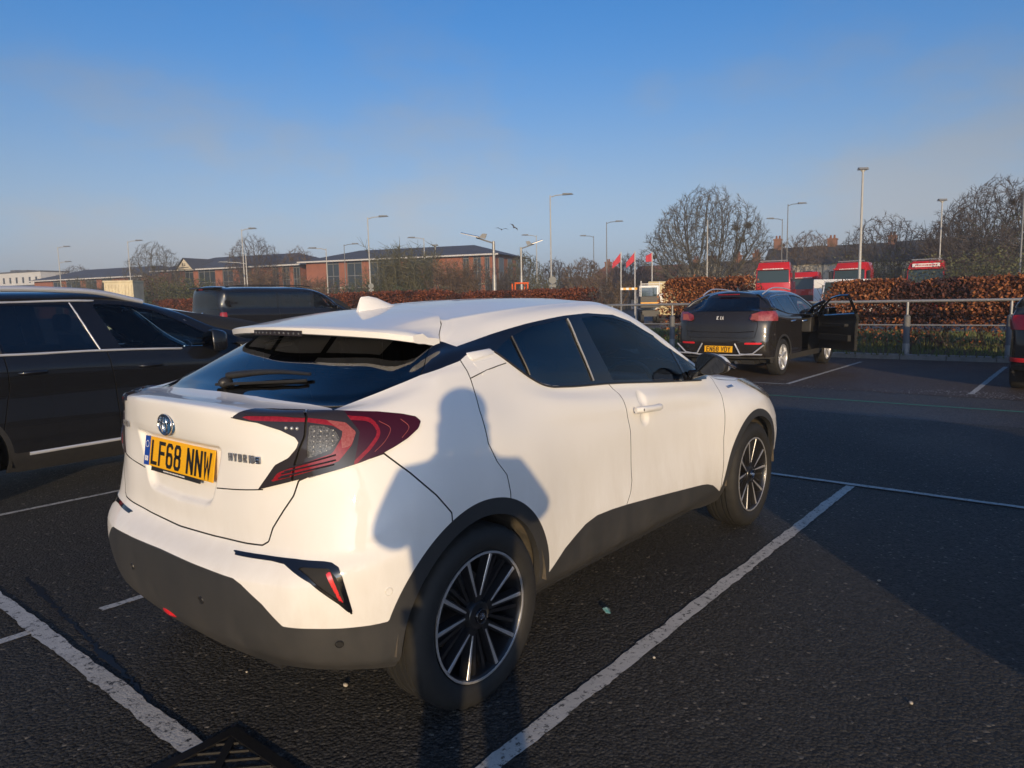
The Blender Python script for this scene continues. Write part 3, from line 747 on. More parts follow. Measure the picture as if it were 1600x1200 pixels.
def isl(name, cols, rough=.8):
    """Colour picked at random for every separate leaf or twig."""
    m = bpy.data.materials.new(name); m.use_nodes = True; nt = m.node_tree; b = nt.nodes['Principled BSDF']; b.inputs['Roughness'].default_value = rough
    g = nt.nodes.new('ShaderNodeNewGeometry'); r = nt.nodes.new('ShaderNodeValToRGB'); el = r.color_ramp.elements
    while len(el) < len(cols): el.new(.5)
    for k, c in enumerate(cols): el[k].position = k / max(1, len(cols) - 1); el[k].color = (*c, 1)
    nt.links.new(g.outputs['Random Per Island'], r.inputs[0]); nt.links.new(r.outputs[0], b.inputs['Base Color'])
    return m
MT['beech'] = isl('beech_leaf', [(.045, .016, .014), (.09, .028, .018), (.20, .062, .022), (.30, .105, .035), (.36, .15, .06)])
MT['beech_far'] = isl('beech_leaf_far', [(.05, .017, .015), (.10, .028, .02), (.17, .048, .024), (.22, .07, .03)])
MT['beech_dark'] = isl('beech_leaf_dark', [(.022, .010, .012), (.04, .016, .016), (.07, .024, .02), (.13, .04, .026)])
MT['bark'] = mat('bark', (.085, .075, .055), .95, noise=(2, .7, (.14, .13, .09)))
MT['twig_grey'] = isl('twig_grey', [(.05, .045, .038), (.085, .078, .058), (.11, .10, .072)])
MT['twig_brown'] = isl('twig_brown', [(.06, .042, .03), (.11, .075, .045), (.15, .10, .06)])
MT['twig_olive'] = isl('twig_olive', [(.05, .052, .028), (.085, .085, .045), (.115, .105, .06)])
MT['twig_dark'] = isl('twig_dark', [(.035, .028, .026), (.06, .048, .042), (.085, .065, .05)])
MT['leaf_green'] = isl('evergreen_leaf', [(.018, .03, .014), (.035, .05, .02), (.06, .075, .03)])
MT['leaf_olive'] = isl('olive_leaf', [(.04, .05, .02), (.07, .08, .03), (.11, .11, .05)])

def sticks(A, Bp, ra, rb):
    """Three-sided tapered rods between points A and Bp."""
    A, Bp = np.asarray(A, float), np.asarray(Bp, float); n = len(A); t = Bp - A; t /= np.maximum(np.linalg.norm(t, axis=1, keepdims=True), 1e-9)
    ref = np.where(np.abs(t[:, 2:3]) < .9, np.array([[0, 0, 1.]]), np.array([[1., 0, 0]])); u = np.cross(t, ref); u /= np.linalg.norm(u, axis=1, keepdims=True); w_ = np.cross(t, u)
    V = np.zeros((n, 6, 3))
    for k in range(3):
        d = math.cos(k * 2.0944) * u + math.sin(k * 2.0944) * w_
        V[:, k] = A + d * np.reshape(ra, (-1, 1)); V[:, 3 + k] = Bp + d * np.reshape(rb, (-1, 1))
    o = np.arange(n)[:, None] * 6
    T = np.concatenate([np.stack([o[:, 0] + a, o[:, 0] + b, o[:, 0] + c], 1) for a, b, c in ((0, 1, 4), (0, 4, 3), (1, 2, 5), (1, 5, 4), (2, 0, 3), (2, 3, 5))])
    return Tri(V.reshape(-1, 3), T, np.zeros((n * 6, 3)))

PROF = {'dome': [(.14, .25), (.24, .66), (.34, .86), (.46, 1.0), (.60, .88), (.78, .67), (.90, .42), (1.0, .12)], 'upright': [(.2, .25), (.4, .7), (.6, 1.0), (.8, .8), (.93, .45), (1.0, .1)],
        'round': [(.2, .35), (.35, .8), (.55, 1.0), (.72, .92), (.88, .62), (1.0, .15)]}
def grow(seed, H, Wd, shape='dome', n=1500, trunk=.14, r0=.2, thin=.02, twigs=2, stems=1):
    """A bare tree: branches grow from the trunk towards points scattered through the crown."""
    R = np.random.default_rng(seed); pr = PROF[shape]
    z = R.uniform(pr[0][0], 1, n * 3); rad = np.interp(z, [p[0] for p in pr], [p[1] for p in pr])
    k = R.random(n * 3) < rad ** 1.3 + .05; z, rad = z[k][:n], rad[k][:n]; a = R.uniform(0, 6.283, len(z)); q = R.random(len(z)) ** .33
    lump = 1 + .10 * np.sin(a * 3 + seed) + .08 * np.sin(a * 5 + z * 9 + seed)
    A = np.stack([np.cos(a) * rad * q * Wd / 2 * lump, np.sin(a) * rad * q * Wd / 2 * lump, z * H * (1 + .03 * np.sin(a * 4))], 1)
    step = H * .027; kill = step * 1.35; infl = H * .34
    N, par = [np.zeros(3)], [-1]
    for s in range(stems):
        prev = 0; d = np.array([R.normal(0, .05 + .12 * (stems > 1)), R.normal(0, .05 + .12 * (stems > 1)), 1])
        for i in range(max(2, int(trunk * H / step))): N.append(N[prev] + d * step * (1 if i else .5) + R.normal(0, .02 * step, 3)); par.append(prev); prev = len(N) - 1
    P = np.array(N); D = np.linalg.norm(A[:, None] - P[None], axis=2); near = D.argmin(1); dist = D.min(1); alive = np.ones(len(A), bool)
    for it in range(90):
        act = alive & (dist < infl)
        if not act.any(): break
        v = A[act] - P[near[act]]; v /= np.linalg.norm(v, axis=1, keepdims=True)
        u, inv = np.unique(near[act], return_inverse=True); S = np.zeros((len(u), 3)); np.add.at(S, inv, v)
        S /= np.maximum(np.linalg.norm(S, axis=1, keepdims=True), 1e-9); pp = np.maximum(np.array(par)[u], 0); dp = P[u] - P[pp]; dp /= np.maximum(np.linalg.norm(dp, axis=1, keepdims=True), 1e-9); ou = P[u] - np.array([0, 0, H * trunk * .8]); ou /= np.maximum(np.linalg.norm(ou, axis=1, keepdims=True), 1e-9); S = S + .55 * dp + .42 * ou + R.normal(0, .11, S.shape); S /= np.maximum(np.linalg.norm(S, axis=1, keepdims=True), 1e-9)
        new = P[u] + S * step; m0 = len(P); P = np.concatenate([P, new]); par += u.tolist()
        d2 = np.linalg.norm(A[:, None] - new[None], axis=2); j2 = d2.argmin(1); b2 = d2.min(1); up_ = b2 < dist; near = np.where(up_, m0 + j2, near); dist = np.where(up_, b2, dist); alive &= dist > kill
    par = np.array(par); n = len(P); r = np.zeros(n); ch = np.bincount(par[1:], minlength=n)
    acc = np.zeros(n)
    for i in range(n - 1, 0, -1):
        r[i] = max(thin, acc[i] ** (1 / 2.3)); acc[par[i]] += r[i] ** 2.3
    r[0] = acc[0] ** (1 / 2.3); sc = min(1.0, r0 / r[0]); r = np.maximum(r * sc, thin)
    i = np.arange(1, n); big = r[i] > thin * 2.2
    tips = np.where(ch == 0)[0]; tips = tips[tips > 0]; TA, TB = [], []
    for _ in range(twigs):
        d = P[tips] - P[par[tips]]; d /= np.linalg.norm(d, axis=1, keepdims=True); d = d + R.normal(0, .6, d.shape) + (0, 0, .15); d /= np.linalg.norm(d, axis=1, keepdims=True)
        TA.append(P[tips]); TB.append(P[tips] + d * step * R.uniform(.8, 2.0, (len(tips), 1)))
    sm = i[(r[i] <= thin * 2.2)]; s2 = np.repeat(sm, 3)[R.random(3 * len(sm)) < .85]; dq = P[s2] - P[par[s2]]; dq /= np.maximum(np.linalg.norm(dq, axis=1, keepdims=True), 1e-9); d = R.normal(0, .55, (len(s2), 3)) + dq + (0, 0, .12); d /= np.linalg.norm(d, axis=1, keepdims=True); TA.append(P[s2]); TB.append(P[s2] + d * step * R.uniform(.8, 2.2, (len(s2), 1)))
    TA, TB = np.concatenate(TA), np.concatenate(TB)
    limbs = sticks(P[par[i[big]]], P[i[big]], r[par[i[big]]] * .5 + r[i[big]] * .5, r[i[big]])
    fine = join(sticks(P[par[i[~big]]], P[i[~big]], r[i[~big]], r[i[~big]]), sticks(TA, TB, np.full(len(TA), thin * .8), np.full(len(TA), thin * .4)))
    return limbs, fine

def bare_tree(name, label, loc, H, Wd, seed, tm='twig_grey', group=None, cat='tree', **kw):
    t = thing(name, label, cat, loc, 0, group); a, b = grow(seed, H, Wd, **kw)
    mesh_obj('trunk', a, M_('bark'), t, smooth=False); o = mesh_obj('crown', b, M_(tm), t, smooth=False); o['kind'] = 'stuff'
    return t

def twig_cloud(name, label, loc, H, Wd, seed, tm, n=1500, cat='shrub', group=None, dep=None, leaf=None, rr=.012, nleaf=0, ls=.09):
    """A many-stemmed bush: stems fanning from the ground with side twigs, and leaves where it keeps them."""
    R = np.random.default_rng(seed); t = thing(name, label, cat, loc, R.uniform(0, 6.28), group); dep = dep or Wd
    n = int(n * 1.5); ns = max(14, n // 40); A, Bq, ra, rb = [], [], [], []; SA, SB, sr, se = [], [], [], []
    for i in range(ns):
        a = R.uniform(0, 6.28); rad = R.uniform(0, .25); p = np.array([math.cos(a) * rad * Wd, math.sin(a) * rad * dep, 0])
        lean = np.array([math.cos(a) * R.uniform(0, .5) * Wd / H, math.sin(a) * R.uniform(0, .5) * dep / H, 1.]); L = H * R.uniform(.6, 1.02) / max(.6, 1); q = p
        for s in range(5):
            q2 = q + lean * L / 5 + R.normal(0, .035 * H, 3) * (1, 1, .3); SA.append(q); SB.append(q2); sr.append(rr * 2.2 * (1 - s * .17)); se.append(rr * 2.2 * (1 - (s + 1) * .17))
            for k in range(int(n / ns / 5) + 1):
                b = q + (q2 - q) * R.random(); d = R.normal(0, 1, 3); d[2] = abs(d[2]) * .6 + .25; d /= np.linalg.norm(d); l = H * R.uniform(.06, .2)
                A.append(b); Bq.append(b + d * l); ra.append(rr); rb.append(rr * .35)
            q = q2
    mesh_obj('stem', sticks(SA, SB, np.array(sr), np.array(se)), M_(tm), t, smooth=False)['kind'] = 'stuff'
    o = mesh_obj('crown', sticks(A, Bq, np.array(ra), np.array(rb)), M_(tm), t, smooth=False); o['kind'] = 'stuff'
    if nleaf:
        E = np.array(Bq); c = E[R.integers(0, len(E), nleaf)] + R.normal(0, .05 * H, (nleaf, 3)); c[:, 2] = np.abs(c[:, 2])
        mesh_obj('foliage', leaves(c, ls, R), M_(leaf), t, smooth=False)['kind'] = 'stuff'
    return t

def leaves(c, size, R):
    n = len(c); a = R.normal(0, 1, (n, 3)); a /= np.linalg.norm(a, axis=1, keepdims=True); b = R.normal(0, 1, (n, 3)); b -= a * (a * b).sum(1, keepdims=True); b /= np.linalg.norm(b, axis=1, keepdims=True)
    s = size * R.uniform(.6, 1.3, (n, 1)); w_ = s * .62
    V = np.stack([c - a * s * .5, c + b * w_ * .5, c + a * s * .5, c - b * w_ * .5], 1).reshape(-1, 3); o = np.arange(n)[:, None] * 4
    return Tri(V, np.concatenate([o + [0, 1, 2], o + [0, 2, 3]]), np.zeros((4 * n, 3)))

# --- guard rail along the far kerb
rl = thing('guard_rail', 'galvanised two-bar guard rail behind the kerb of the far bays', 'railing', (16.62, 0, .10))
for z, r in ((1.205, .034), (.66, .017)): B().tube([(0, -9, z), (0, 6, z), (0, 27, z)], r, 10).obj('rail_bar', MT['galv'], rl, smooth=60)
for y in np.arange(-8.96, 27, 1.96):
    y = float(y) + .04
    p = B().tube([(0, y, 0), (0, y, 1.2)], .030, 10).obj('rail_post', MT['galv'], rl, smooth=60)
    B().tube([(0, y, .0), (0, y, .24)], .078, 12).obj('post_foot', MT['galv'], p, smooth=40); B().tube([(0, y, .24), (0, y, .86)], .072, 12).tube([(0, y, .86), (0, y, .90)], [.072, .03], 12).obj('post_sleeve', MT['post_grey'], p, smooth=40)
# --- copper beech hedges behind it
def hedge(label, x, y0, y1, z0, z1, dens, seed, m='beech', ls=.085, gaps=0.4, wd=1.1):
    R = np.random.default_rng(seed); L = y1 - y0; t = thing('beech_hedge', label, 'hedge', (x, (y0 + y1) / 2, .10), 0, 'clipped beech hedges beyond the rail')
    n = int(L * dens); y = R.uniform(-L/2, L/2, n); u = R.random(n); H = z1 - .1
    hh = H * (1 + .05 * np.sin(y * 1.7 + seed) + .035 * np.sin(y * 4.1) + .03 * np.sin(y * 9) + R.normal(0, .025, n))
    z = np.where(u < .30, hh * R.uniform(.93, 1.0, n), hh * (1 - .92 * R.random(n) ** 1.5))
    xx = np.where(R.random(n) < .55, -wd/2 + R.exponential(.10, n), R.uniform(-wd/2, wd/2, n)) + .06 * np.sin(y * 3.3 + z * 4)
    xx = np.where(u < .30, R.uniform(-wd/2, wd/2, n), xx)
    keep = R.random(n) < np.clip((z / H - .16) * 1.9, .05, 1) * np.clip(1 + gaps * np.sin(y * 2.3 + seed * 1.3 + np.sin(z * 5 + y)) , .1, 1)
    edge = np.minimum(L/2 - np.abs(y), .5) / .5; keep &= (z / H < .35 + .65 * np.sqrt(np.clip(edge + .25, 0, 1)))
    c = np.stack([xx, y, z], 1)[keep] + R.normal(0, .035, (keep.sum(), 3))
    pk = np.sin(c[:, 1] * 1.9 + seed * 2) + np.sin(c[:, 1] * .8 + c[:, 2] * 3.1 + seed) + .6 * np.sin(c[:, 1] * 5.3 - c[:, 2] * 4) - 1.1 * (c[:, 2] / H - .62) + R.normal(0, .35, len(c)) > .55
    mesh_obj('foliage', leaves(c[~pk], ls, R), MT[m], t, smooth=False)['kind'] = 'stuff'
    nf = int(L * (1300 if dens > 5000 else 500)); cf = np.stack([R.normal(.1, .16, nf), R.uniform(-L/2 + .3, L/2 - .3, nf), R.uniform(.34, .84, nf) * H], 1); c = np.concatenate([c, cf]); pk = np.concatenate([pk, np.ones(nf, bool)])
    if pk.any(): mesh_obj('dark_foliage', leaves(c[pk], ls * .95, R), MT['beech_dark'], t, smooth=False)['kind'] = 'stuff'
    A, Bq, ra, rb = [], [], [], []
    for k in range(int(L * 9)):
        yy = R.uniform(-L/2, L/2); p = np.array([R.normal(0, .12), yy, 0]); q = p
        for s in range(4):
            q2 = q + np.array([R.normal(0, .10), R.normal(0, .12), H * .23]); A.append(q); Bq.append(q2); ra.append(.017 - .003*s); rb.append(.014 - .003*s)
            for j in range(5):
                d = R.normal(0, 1, 3) * (.28, .28, .2) + (0, 0, .12); b = q + (q2 - q) * R.random(); A.append(b); Bq.append(b + d); ra.append(.006); rb.append(.002)
            q = q2
    mesh_obj('stem', sticks(A, Bq, np.array(ra), np.array(rb)), MT['twig_dark'], t, smooth=False)['kind'] = 'stuff'
    return t
hedge('tall copper hedge behind the empty bay and the open car door', 18.6, -3.6, 3.25, 0, 1.80, 7600, 3)
hedge('copper hedge rising behind the roof of the dark hatchback', 18.7, 5.0, 8.05, 0, 2.05, 7000, 5)
hedge('dull brown hedge left of the white tipper truck', 18.8, 10.6, 17.2, 0, 1.86, 4800, 7, 'beech_far')
hedge('copper hedge over the middle of the white roof', 18.8, 17.4, 25.2, 0, 1.98, 3800, 9, 'beech_far')
hedge('red-brown hedge behind the roof fin', 18.8, 25.6, 33.5, 0, 1.95, 3000, 11, 'beech_far')
hedge('short copper hedge between van windscreen and roof fin', 18.8, 35.0, 42.5, 0, 2.0, 1800, 13, 'beech_far')
hedge('reddish hedge in the gap between the off-roader and the van', 19.5, 66, 82, 0, 1.9, 700, 15, 'beech_far')

# --- bare trees
bt = bare_tree('bare_tree', 'great domed leafless tree standing alone against the sky', spot(1102, 74), 12.4, 13.2, 12, 'twig_grey', shape='dome', n=5400, trunk=.09, r0=.5, thin=.017, twigs=3, stems=4)
G1 = 'leafless trees beyond the road'
for lb, b_, d, H, Wd, sd, tm in (
    ('leafless tree behind the left office roof', 252, 118, 12.0, 9.5, 21, 'twig_grey'), ('rounded leafless tree above the pedimented office', 405, 112, 12.2, 9.0, 22, 'twig_dark'),
    ('upright leafless tree between two office roofs', 474, 115, 10.6, 6.5, 23, 'twig_brown'), ('small bare tree behind the roof of the first office', 132, 150, 10.5, 9.0, 24, 'twig_dark'),
    ('bare tree right of the brick office corner', 822, 95, 7.6, 5.5, 25, 'twig_olive'), ('bare tree between solar lamp and tall lamp post', 870, 100, 7.0, 5, 26, 'twig_dark'),
    ('bare tree left of the red hipped roof', 915, 92, 6.6, 6, 27, 'twig_brown'), ('bare tree behind the red flags', 985, 100, 7.4, 7, 28, 'twig_dark'),
    ('wiry bare tree behind the terrace chimney', 1262, 92, 9.3, 9, 29, 'twig_brown'), ('spreading bare tree before the long terrace roof', 1376, 74, 9.2, 9.5, 30, 'twig_dark'),
    ('tall dark leafless tree at the right edge', 1548, 64, 11.0, 10.5, 31, 'twig_dark'), ('leafless tree left of the tall dark one', 1492, 62, 8.2, 6.0, 32, 'twig_dark'), ('leafless tree beyond the right edge of view', 1660, 60, 11.5, 9, 33, 'twig_dark')):
    bare_tree('bare_tree', lb, spot(b_, d), H, Wd, sd, tm, G1, shape=('round', 'upright')[sd in (23, 25, 26, 27)], n=1500 if sd == 30 else 2000 if sd < 30 else 3400, trunk=.16, r0=.24, thin=.018, stems=2 if sd > 28 else 1)
G2 = 'leafless bushes before the offices'
for lb, b_, d, H, Wd, sd, tm, n in (
    ('wide willowy olive bush before the long office', 640, 76, 7.4, 7.0, 41, 'twig_olive', 4200), ('ginger bush against the brick office corner', 718, 74, 5.6, 6.0, 42, 'twig_brown', 3400), ('olive bush at the left end of the long office', 596, 78, 4.4, 5, 43, 'twig_olive', 2000),
    ('brown bush right behind the van', 500, 82, 4.6, 6, 44, 'twig_brown', 2200), ('ginger bush on the brick wall left of the tall lamp', 418, 92, 6.2, 4.5, 45, 'twig_brown', 2000), ('brown bush under the rounded tree', 372, 95, 5, 5, 46, 'twig_dark', 1800),
    ('ginger bush left of the pedimented entrance', 262, 98, 6.0, 4.5, 47, 'twig_brown', 2200), ('grey bush before the first office', 160, 115, 6.4, 9, 48, 'twig_olive', 2600), ('thin bush on the right of the first office', 215, 108, 6, 6, 49, 'twig_dark', 1800), ('grey bush between the offices', 300, 100, 4.4, 7, 50, 'twig_olive', 1500),
    ('dark bush at the right end of the brick office', 790, 84, 5.4, 4.5, 51, 'twig_dark', 1700), ('low bush behind the far hedge under the solar lamp', 845, 88, 4.5, 5, 52, 'twig_olive', 1500), ('brown bush before the red hipped house', 948, 80, 4.2, 6, 53, 'twig_brown', 1700), ('tangled bush before the red roofs', 1040, 82, 4.6, 7, 54, 'twig_brown', 1800),
    ('bush before the bungalow', 1135, 78, 4.4, 6, 55, 'twig_dark', 1400), ('brown bush under the end of the terrace', 1476, 64, 5.6, 6, 56, 'twig_brown', 2400), ('grey thicket under the dark tree', 1520, 58, 6.6, 7, 57, 'twig_dark', 3000)):
    twig_cloud('bare_bush', lb, spot(b_, d), H, Wd, sd, tm, n, group=G2, rr=.024)
for lb, b_, d, H, Wd, sd, n, lf, nl in (
    ('dark evergreen bush left of the black van', 265, 70, 3.9, 8.0, 61, 900, 'leaf_green', 7000), ('olive evergreen bush just behind the black van', 305, 66, 3.9, 5.5, 62, 700, 'leaf_olive', 5000), ('olive thicket behind the hedge at the right', 1556, 48, 3.9, 9.5, 63, 1500, 'leaf_olive', 9000), ('olive thicket right of the red lorry', 1512, 56, 3.9, 7, 64, 1200, 'leaf_olive', 5000),
    ('dark green thicket between two red lorries', 1392, 66, 4.9, 8, 65, 1200, 'leaf_olive', 5200), ('ivy-dark evergreen in the tall tree at the right', 1582, 60, 7.2, 7, 66, 1200, 'leaf_green', 9000), ('low dark evergreen left of the copper hedge', 1050, 66, 3.0, 3, 67, 400, 'leaf_green', 2200), ('green bush before the terrace', 1436, 68, 4.2, 5, 68, 700, 'leaf_olive', 3600), ('dark low evergreen behind the long hedge', 560, 72, 3.4, 7, 69, 700, 'leaf_green', 5000), ('dark low evergreen under the willowy bush', 655, 70, 3.0, 6, 70, 600, 'leaf_green', 3600)):
    twig_cloud('evergreen_bush', lb, spot(b_, d), H, Wd, sd, 'twig_dark', n, group='evergreen bushes beyond the hedges', leaf=lf, nleaf=nl, ls=.17)

# --- brick offices
def office(label, p0, p1, zw, zr, deep, bays, over=1.0, hip=6.0, gable=None, storeys=2):
    p0, p1 = Vector(p0), Vector(p1); d = (p1 - p0); L = d.length; rz = math.atan2(d.y, d.x)
    t = thing('office_building', label, 'office', p0, rz)         # local x along the front, +y away from the viewer
    B().box((0, .12, 0), (L, deep, zw)).obj('wall', MT['brick'], t)
    x = 0; k = 0; tot = sum(w_ for _, w_ in bays)
    for kind, w_ in bays:
        w_ = w_ * L / tot
        if kind == 'b':
            B().box((x, -.12, 0), (x + w_, .119, zw - .02)).obj('brick_pier', MT['brick'], t)
            for q in range(1, storeys): B().box((x, -.15, zw * q / storeys - .1), (x + w_, -.121, zw * q / storeys + .1)).obj('band_course', MT['render'], t)
        else:
            f = B(); nn = max(2, int(w_ / 1.1)); z0 = .3
            for i in range(nn + 1): xx = x + .03 + (w_ - .14) * i / nn; f.box((xx, -.03, z0), (xx + .08, .06, zw - .1))
            for q in range(storeys * 2 + 1): zz = z0 + (zw - .5 - z0) * q / (storeys * 2); f.box((x, -.02, zz), (x + w_, .05, zz + .09))
            o = f.obj('window', MT['pole_dark'], t); B().box((x, .062, z0), (x + w_, .11, zw - .1)).obj('pane', MT['win'], o)
        x += w_
    # end wall on the right, also with glazing
    for q in range(3):
        y0 = deep * (.14 + .29 * q); f = B(); f.box((L + .005, y0, .4), (L + .06, y0 + deep * .16, zw - .3)); o = f.obj('window', MT['pole_dark'], t); B().box((L + .061, y0 + .1, .5), (L + .07, y0 + deep * .16 - .1, zw - .4)).obj('pane', MT['win'], o)
    o_ = over
    V = [(-o_, -o_, zw), (L + o_, -o_, zw), (L + o_, deep + o_, zw), (-o_, deep + o_, zw), (hip, deep / 2, zr), (L - hip, deep / 2, zr)]
    rf = B().add(V, [(0, 1, 5, 4), (1, 2, 5), (2, 3, 4, 5), (3, 0, 4), (3, 2, 1, 0)]).obj('roof', MT['slate'], t)
    B().box((-o_ - .02, -o_ - .03, zw - .16), (L + o_ + .02, -o_ - .005, zw + .05)).obj('fascia', MT['fascia'], rf)
    if gable:
        gx, gw, gh = gable
        B().add([(gx - gw/2, -o_ - .35, zw + .02), (gx + gw/2, -o_ - .35, zw + .02), (gx, -o_ - .35, zw + gh), (gx - gw/2, -o_ + 3.4, zw + .02), (gx + gw/2, -o_ + 3.4, zw + .02), (gx, -o_ + 5, zw + gh)], [(0, 1, 2), (0, 2, 5, 3), (1, 4, 5, 2), (0, 3, 4, 1)]).obj('pediment', MT['render'], t)
        B().add([(gx - gw*.62, -o_ - .55, zw - .1), (gx, -o_ - .55, zw + gh * 1.12), (gx, -o_ + 6, zw + gh * 1.12), (gx - gw*.62, -o_ + 4, zw - .1), (gx + gw*.62, -o_ - .55, zw - .1), (gx + gw*.62, -o_ + 4, zw - .1)], [(0, 1, 2, 3), (1, 4, 5, 2)]).obj('pediment_roof', MT['slate'], t)
        e = B().box((gx - .42, -o_ - .40, zw + gh*.36), (gx - .26, -o_ - .355, zw + gh*.66)).box((gx - .10, -o_ - .40, zw + gh*.36), (gx + .30, -o_ - .355, zw + gh*.43)).box((gx - .10, -o_ - .40, zw + gh*.50), (gx + .30, -o_ - .355, zw + gh*.56)).box((gx - 1.0, -o_ - .40, zw + gh*.16), (gx + 1.0, -o_ - .355, zw + gh*.22)); e.obj('sign_lettering', MT['plate_black'], t)
    return t
office('long brick office with blue-grey hipped roof in the middle distance', spot(487, 110), spot(776, 100), 8.0, 9.9, 13, [('b', 3.6), ('g', 2.2), ('b', 1.3), ('g', 2.6), ('b', 1.3), ('g', 5), ('b', 1.2), ('g', 4.2), ('b', 4.6), ('g', 1), ('b', .6), ('g', 1.2), ('b', .5), ('g', .8), ('b', .6)], hip=5.5)
office('brick office with a cream pediment over its glazed entrance', spot(258, 124), spot(476, 112), 7.8, 10.2, 14, [('b', 2.4), ('g', 1.6), ('b', .8), ('g', 1.6), ('b', .8), ('g', 3.0), ('b', 1.2), ('g', 1.8), ('b', 1), ('g', 2), ('b', 3.4), ('g', 1), ('b', .5), ('g', 1.2), ('b', .5), ('g', 1)], hip=6, gable=(7.5, 3.4, 1.7))
office('low brick office with a red end wall left of the pedimented one', spot(66, 140), spot(238, 126), 7.2, 9.4, 14, [('b', 3.2), ('g', 1.4), ('b', .8), ('g', 2.4), ('b', .8), ('g', 1.8), ('b', .8), ('g', 1.6), ('b', 2.4), ('g', 2), ('b', .6)], hip=5)
fb_ = thing('flat_block', 'long white flat-roofed block far off at the left', 'building', spot(6, 235), math.atan2((spot(76, 225) - spot(6, 235)).y, (spot(76, 225) - spot(6, 235)).x)); L_ = (spot(76, 225) - spot(6, 235)).length
B().box((0, 0, 0), (L_, 9, 13.6)).obj('wall', MT['white_wall'], fb_)
for k in range(7):
    for z in (6.6, 10.3): f = B().box((.6 + k * L_ / 7, -.06, z), (.6 + k * L_ / 7 + .95, .0, z + 1.9)).obj('window', MT['pole_dark'], fb_); B().box((.7 + k * L_ / 7, -.08, z + .1), (1.45 + k * L_ / 7, -.061, z + 1.8)).obj('pane', MT['win'], f)
B().box((-.2, -.2, 13.6), (L_ + .2, 9.2, 14.0)).box((3, 3, 14), (6, 6, 14.8)).box((9, 3, 14), (12, 6, 14.6)).obj('roof', MT['slate'], fb_)
B().box((-.05, -.1, 9.2), (L_ + .05, -.01, 9.7)).obj('cladding_band', MT['slate'], fb_)
sh = thing('shed', 'grey low-roofed shed in front of the white block', 'shed', spot(-30, 150), math.atan2((spot(70, 150) - spot(-30, 150)).y, (spot(70, 150) - spot(-30, 150)).x)); L_ = (spot(70, 150) - spot(-30, 150)).length
B().box((0, 0, 0), (L_, 8, 4.2)).obj('wall', MT['white_wall'], sh); B().add([(-.3, -.3, 4.2), (L_ + .3, -.3, 4.2), (L_ + .3, 8.3, 4.2), (-.3, 8.3, 4.2), (0, 4, 5.6), (L_, 4, 5.6)], [(0, 1, 5, 4), (1, 2, 5), (2, 3, 4, 5), (3, 0, 4)]).obj('roof', MT['slate'], sh)
ct = thing('storage_container', 'pale cream container end showing over the roof rail of the off-roader', 'container', spot(195, 30), math.atan2((spot(217, 30) - spot(173, 30)).y, (spot(217, 30) - spot(173, 30)).x))
MT['cream_metal'] = mat('cream_metal', (.62, .55, .38), .6, noise=(3, .7, (.40, .35, .25)))
c_b = B().box((-.62, 0, .1), (.58, .9, 2.62)); c_b.obj('shell', MT['cream_metal'], ct, bevel=.03)
for k in range(9): B().box((-.60 + k * .135, -.02, .2), (-.60 + k * .135 + .05, .0, 2.5)).obj('rib', MT['cream_metal'], ct)
B().box((-.64, -.03, 2.6), (.60, .92, 2.67)).obj('top_rail', MT['cream_metal'], ct)

# --- houses
def house(label, pL, pR, deep, ze, zr, wm, rm, chim=(), gable_ends=True, name='house', wins=2, grp=None, hip=0):
    pL, pR = Vector(pL), Vector(pR); d = pR - pL; L = d.length; t = thing(name, label, 'house', pL, math.atan2(d.y, d.x), grp)
    B().box((0, 0, 0), (L, deep, ze)).obj('wall', MT[wm], t)
    if not hip: B().add([(0, 0, ze), (0, deep, ze), (0, deep/2, zr), (.02, 0, ze), (.02, deep, ze), (.02, deep/2, zr)], [(0, 1, 2), (5, 4, 3)]).add([(L, 0, ze), (L, deep, ze), (L, deep/2, zr), (L - .02, 0, ze), (L - .02, deep, ze), (L - .02, deep/2, zr)], [(0, 1, 2), (5, 4, 3)]).obj('gable', MT[wm], t)
    o = .25; b = B(); b.add([(-.1, -o, ze - .12), (L + .1, -o, ze - .12), (L + .1 - hip, deep/2, zr + .06), (-.1 + hip, deep/2, zr + .06), (L + .1, deep + o, ze - .12), (-.1, deep + o, ze - .12)], [(0, 1, 2, 3), (3, 2, 4, 5)] + ([(1, 4, 2), (5, 0, 3)] if hip else []))
    rf = b.obj('roof', MT[rm], t)
    for cx, ch, cw in chim:
        c = B().box((cx - cw/2, deep/2 - .45, zr - 1.0), (cx + cw/2, deep/2 + .45, zr + ch)).box((cx - cw/2 - .07, deep/2 - .52, zr + ch - .18), (cx + cw/2 + .07, deep/2 + .52, zr + ch - .02)).obj('chimney', MT['brick_dull'], t)
        for k in range(2): B().tube([(cx - cw*.22 + k * cw * .44, deep/2, zr + ch), (cx - cw*.22 + k * cw * .44, deep/2, zr + ch + .42)], [.14, .11], 8).obj('chimney_pot', MT['roof_red'], c)
    for k in range(wins):
        for z in ([ze * .18, ze * .62] if ze > 4 else [ze * .35]):
            x = L * (k + .5) / wins - .45; f = B().box((x, -.05, z), (x + .9, .0, z + 1.15)).obj('window', MT['fascia'], t); B().box((x + .08, -.06, z + .08), (x + .82, -.051, z + 1.07)).obj('pane', MT['win'], f)
    return t
TG_ = 'terraced houses beyond the lorries'
house('terraced house with a tall chimney behind the left red lorry', spot(1192, 92), spot(1243, 90), 8, 5.4, 7.6, 'render', 'slate_dark', [(1.0, 1.25, .9)], grp=TG_, wins=2)
house('terraced house with a weathered grey roof', spot(1243.6, 89.8), spot(1284, 88), 8, 5.4, 7.6, 'render', 'roof_brown', [(3.2, .9, 1.0)], grp=TG_, wins=1)
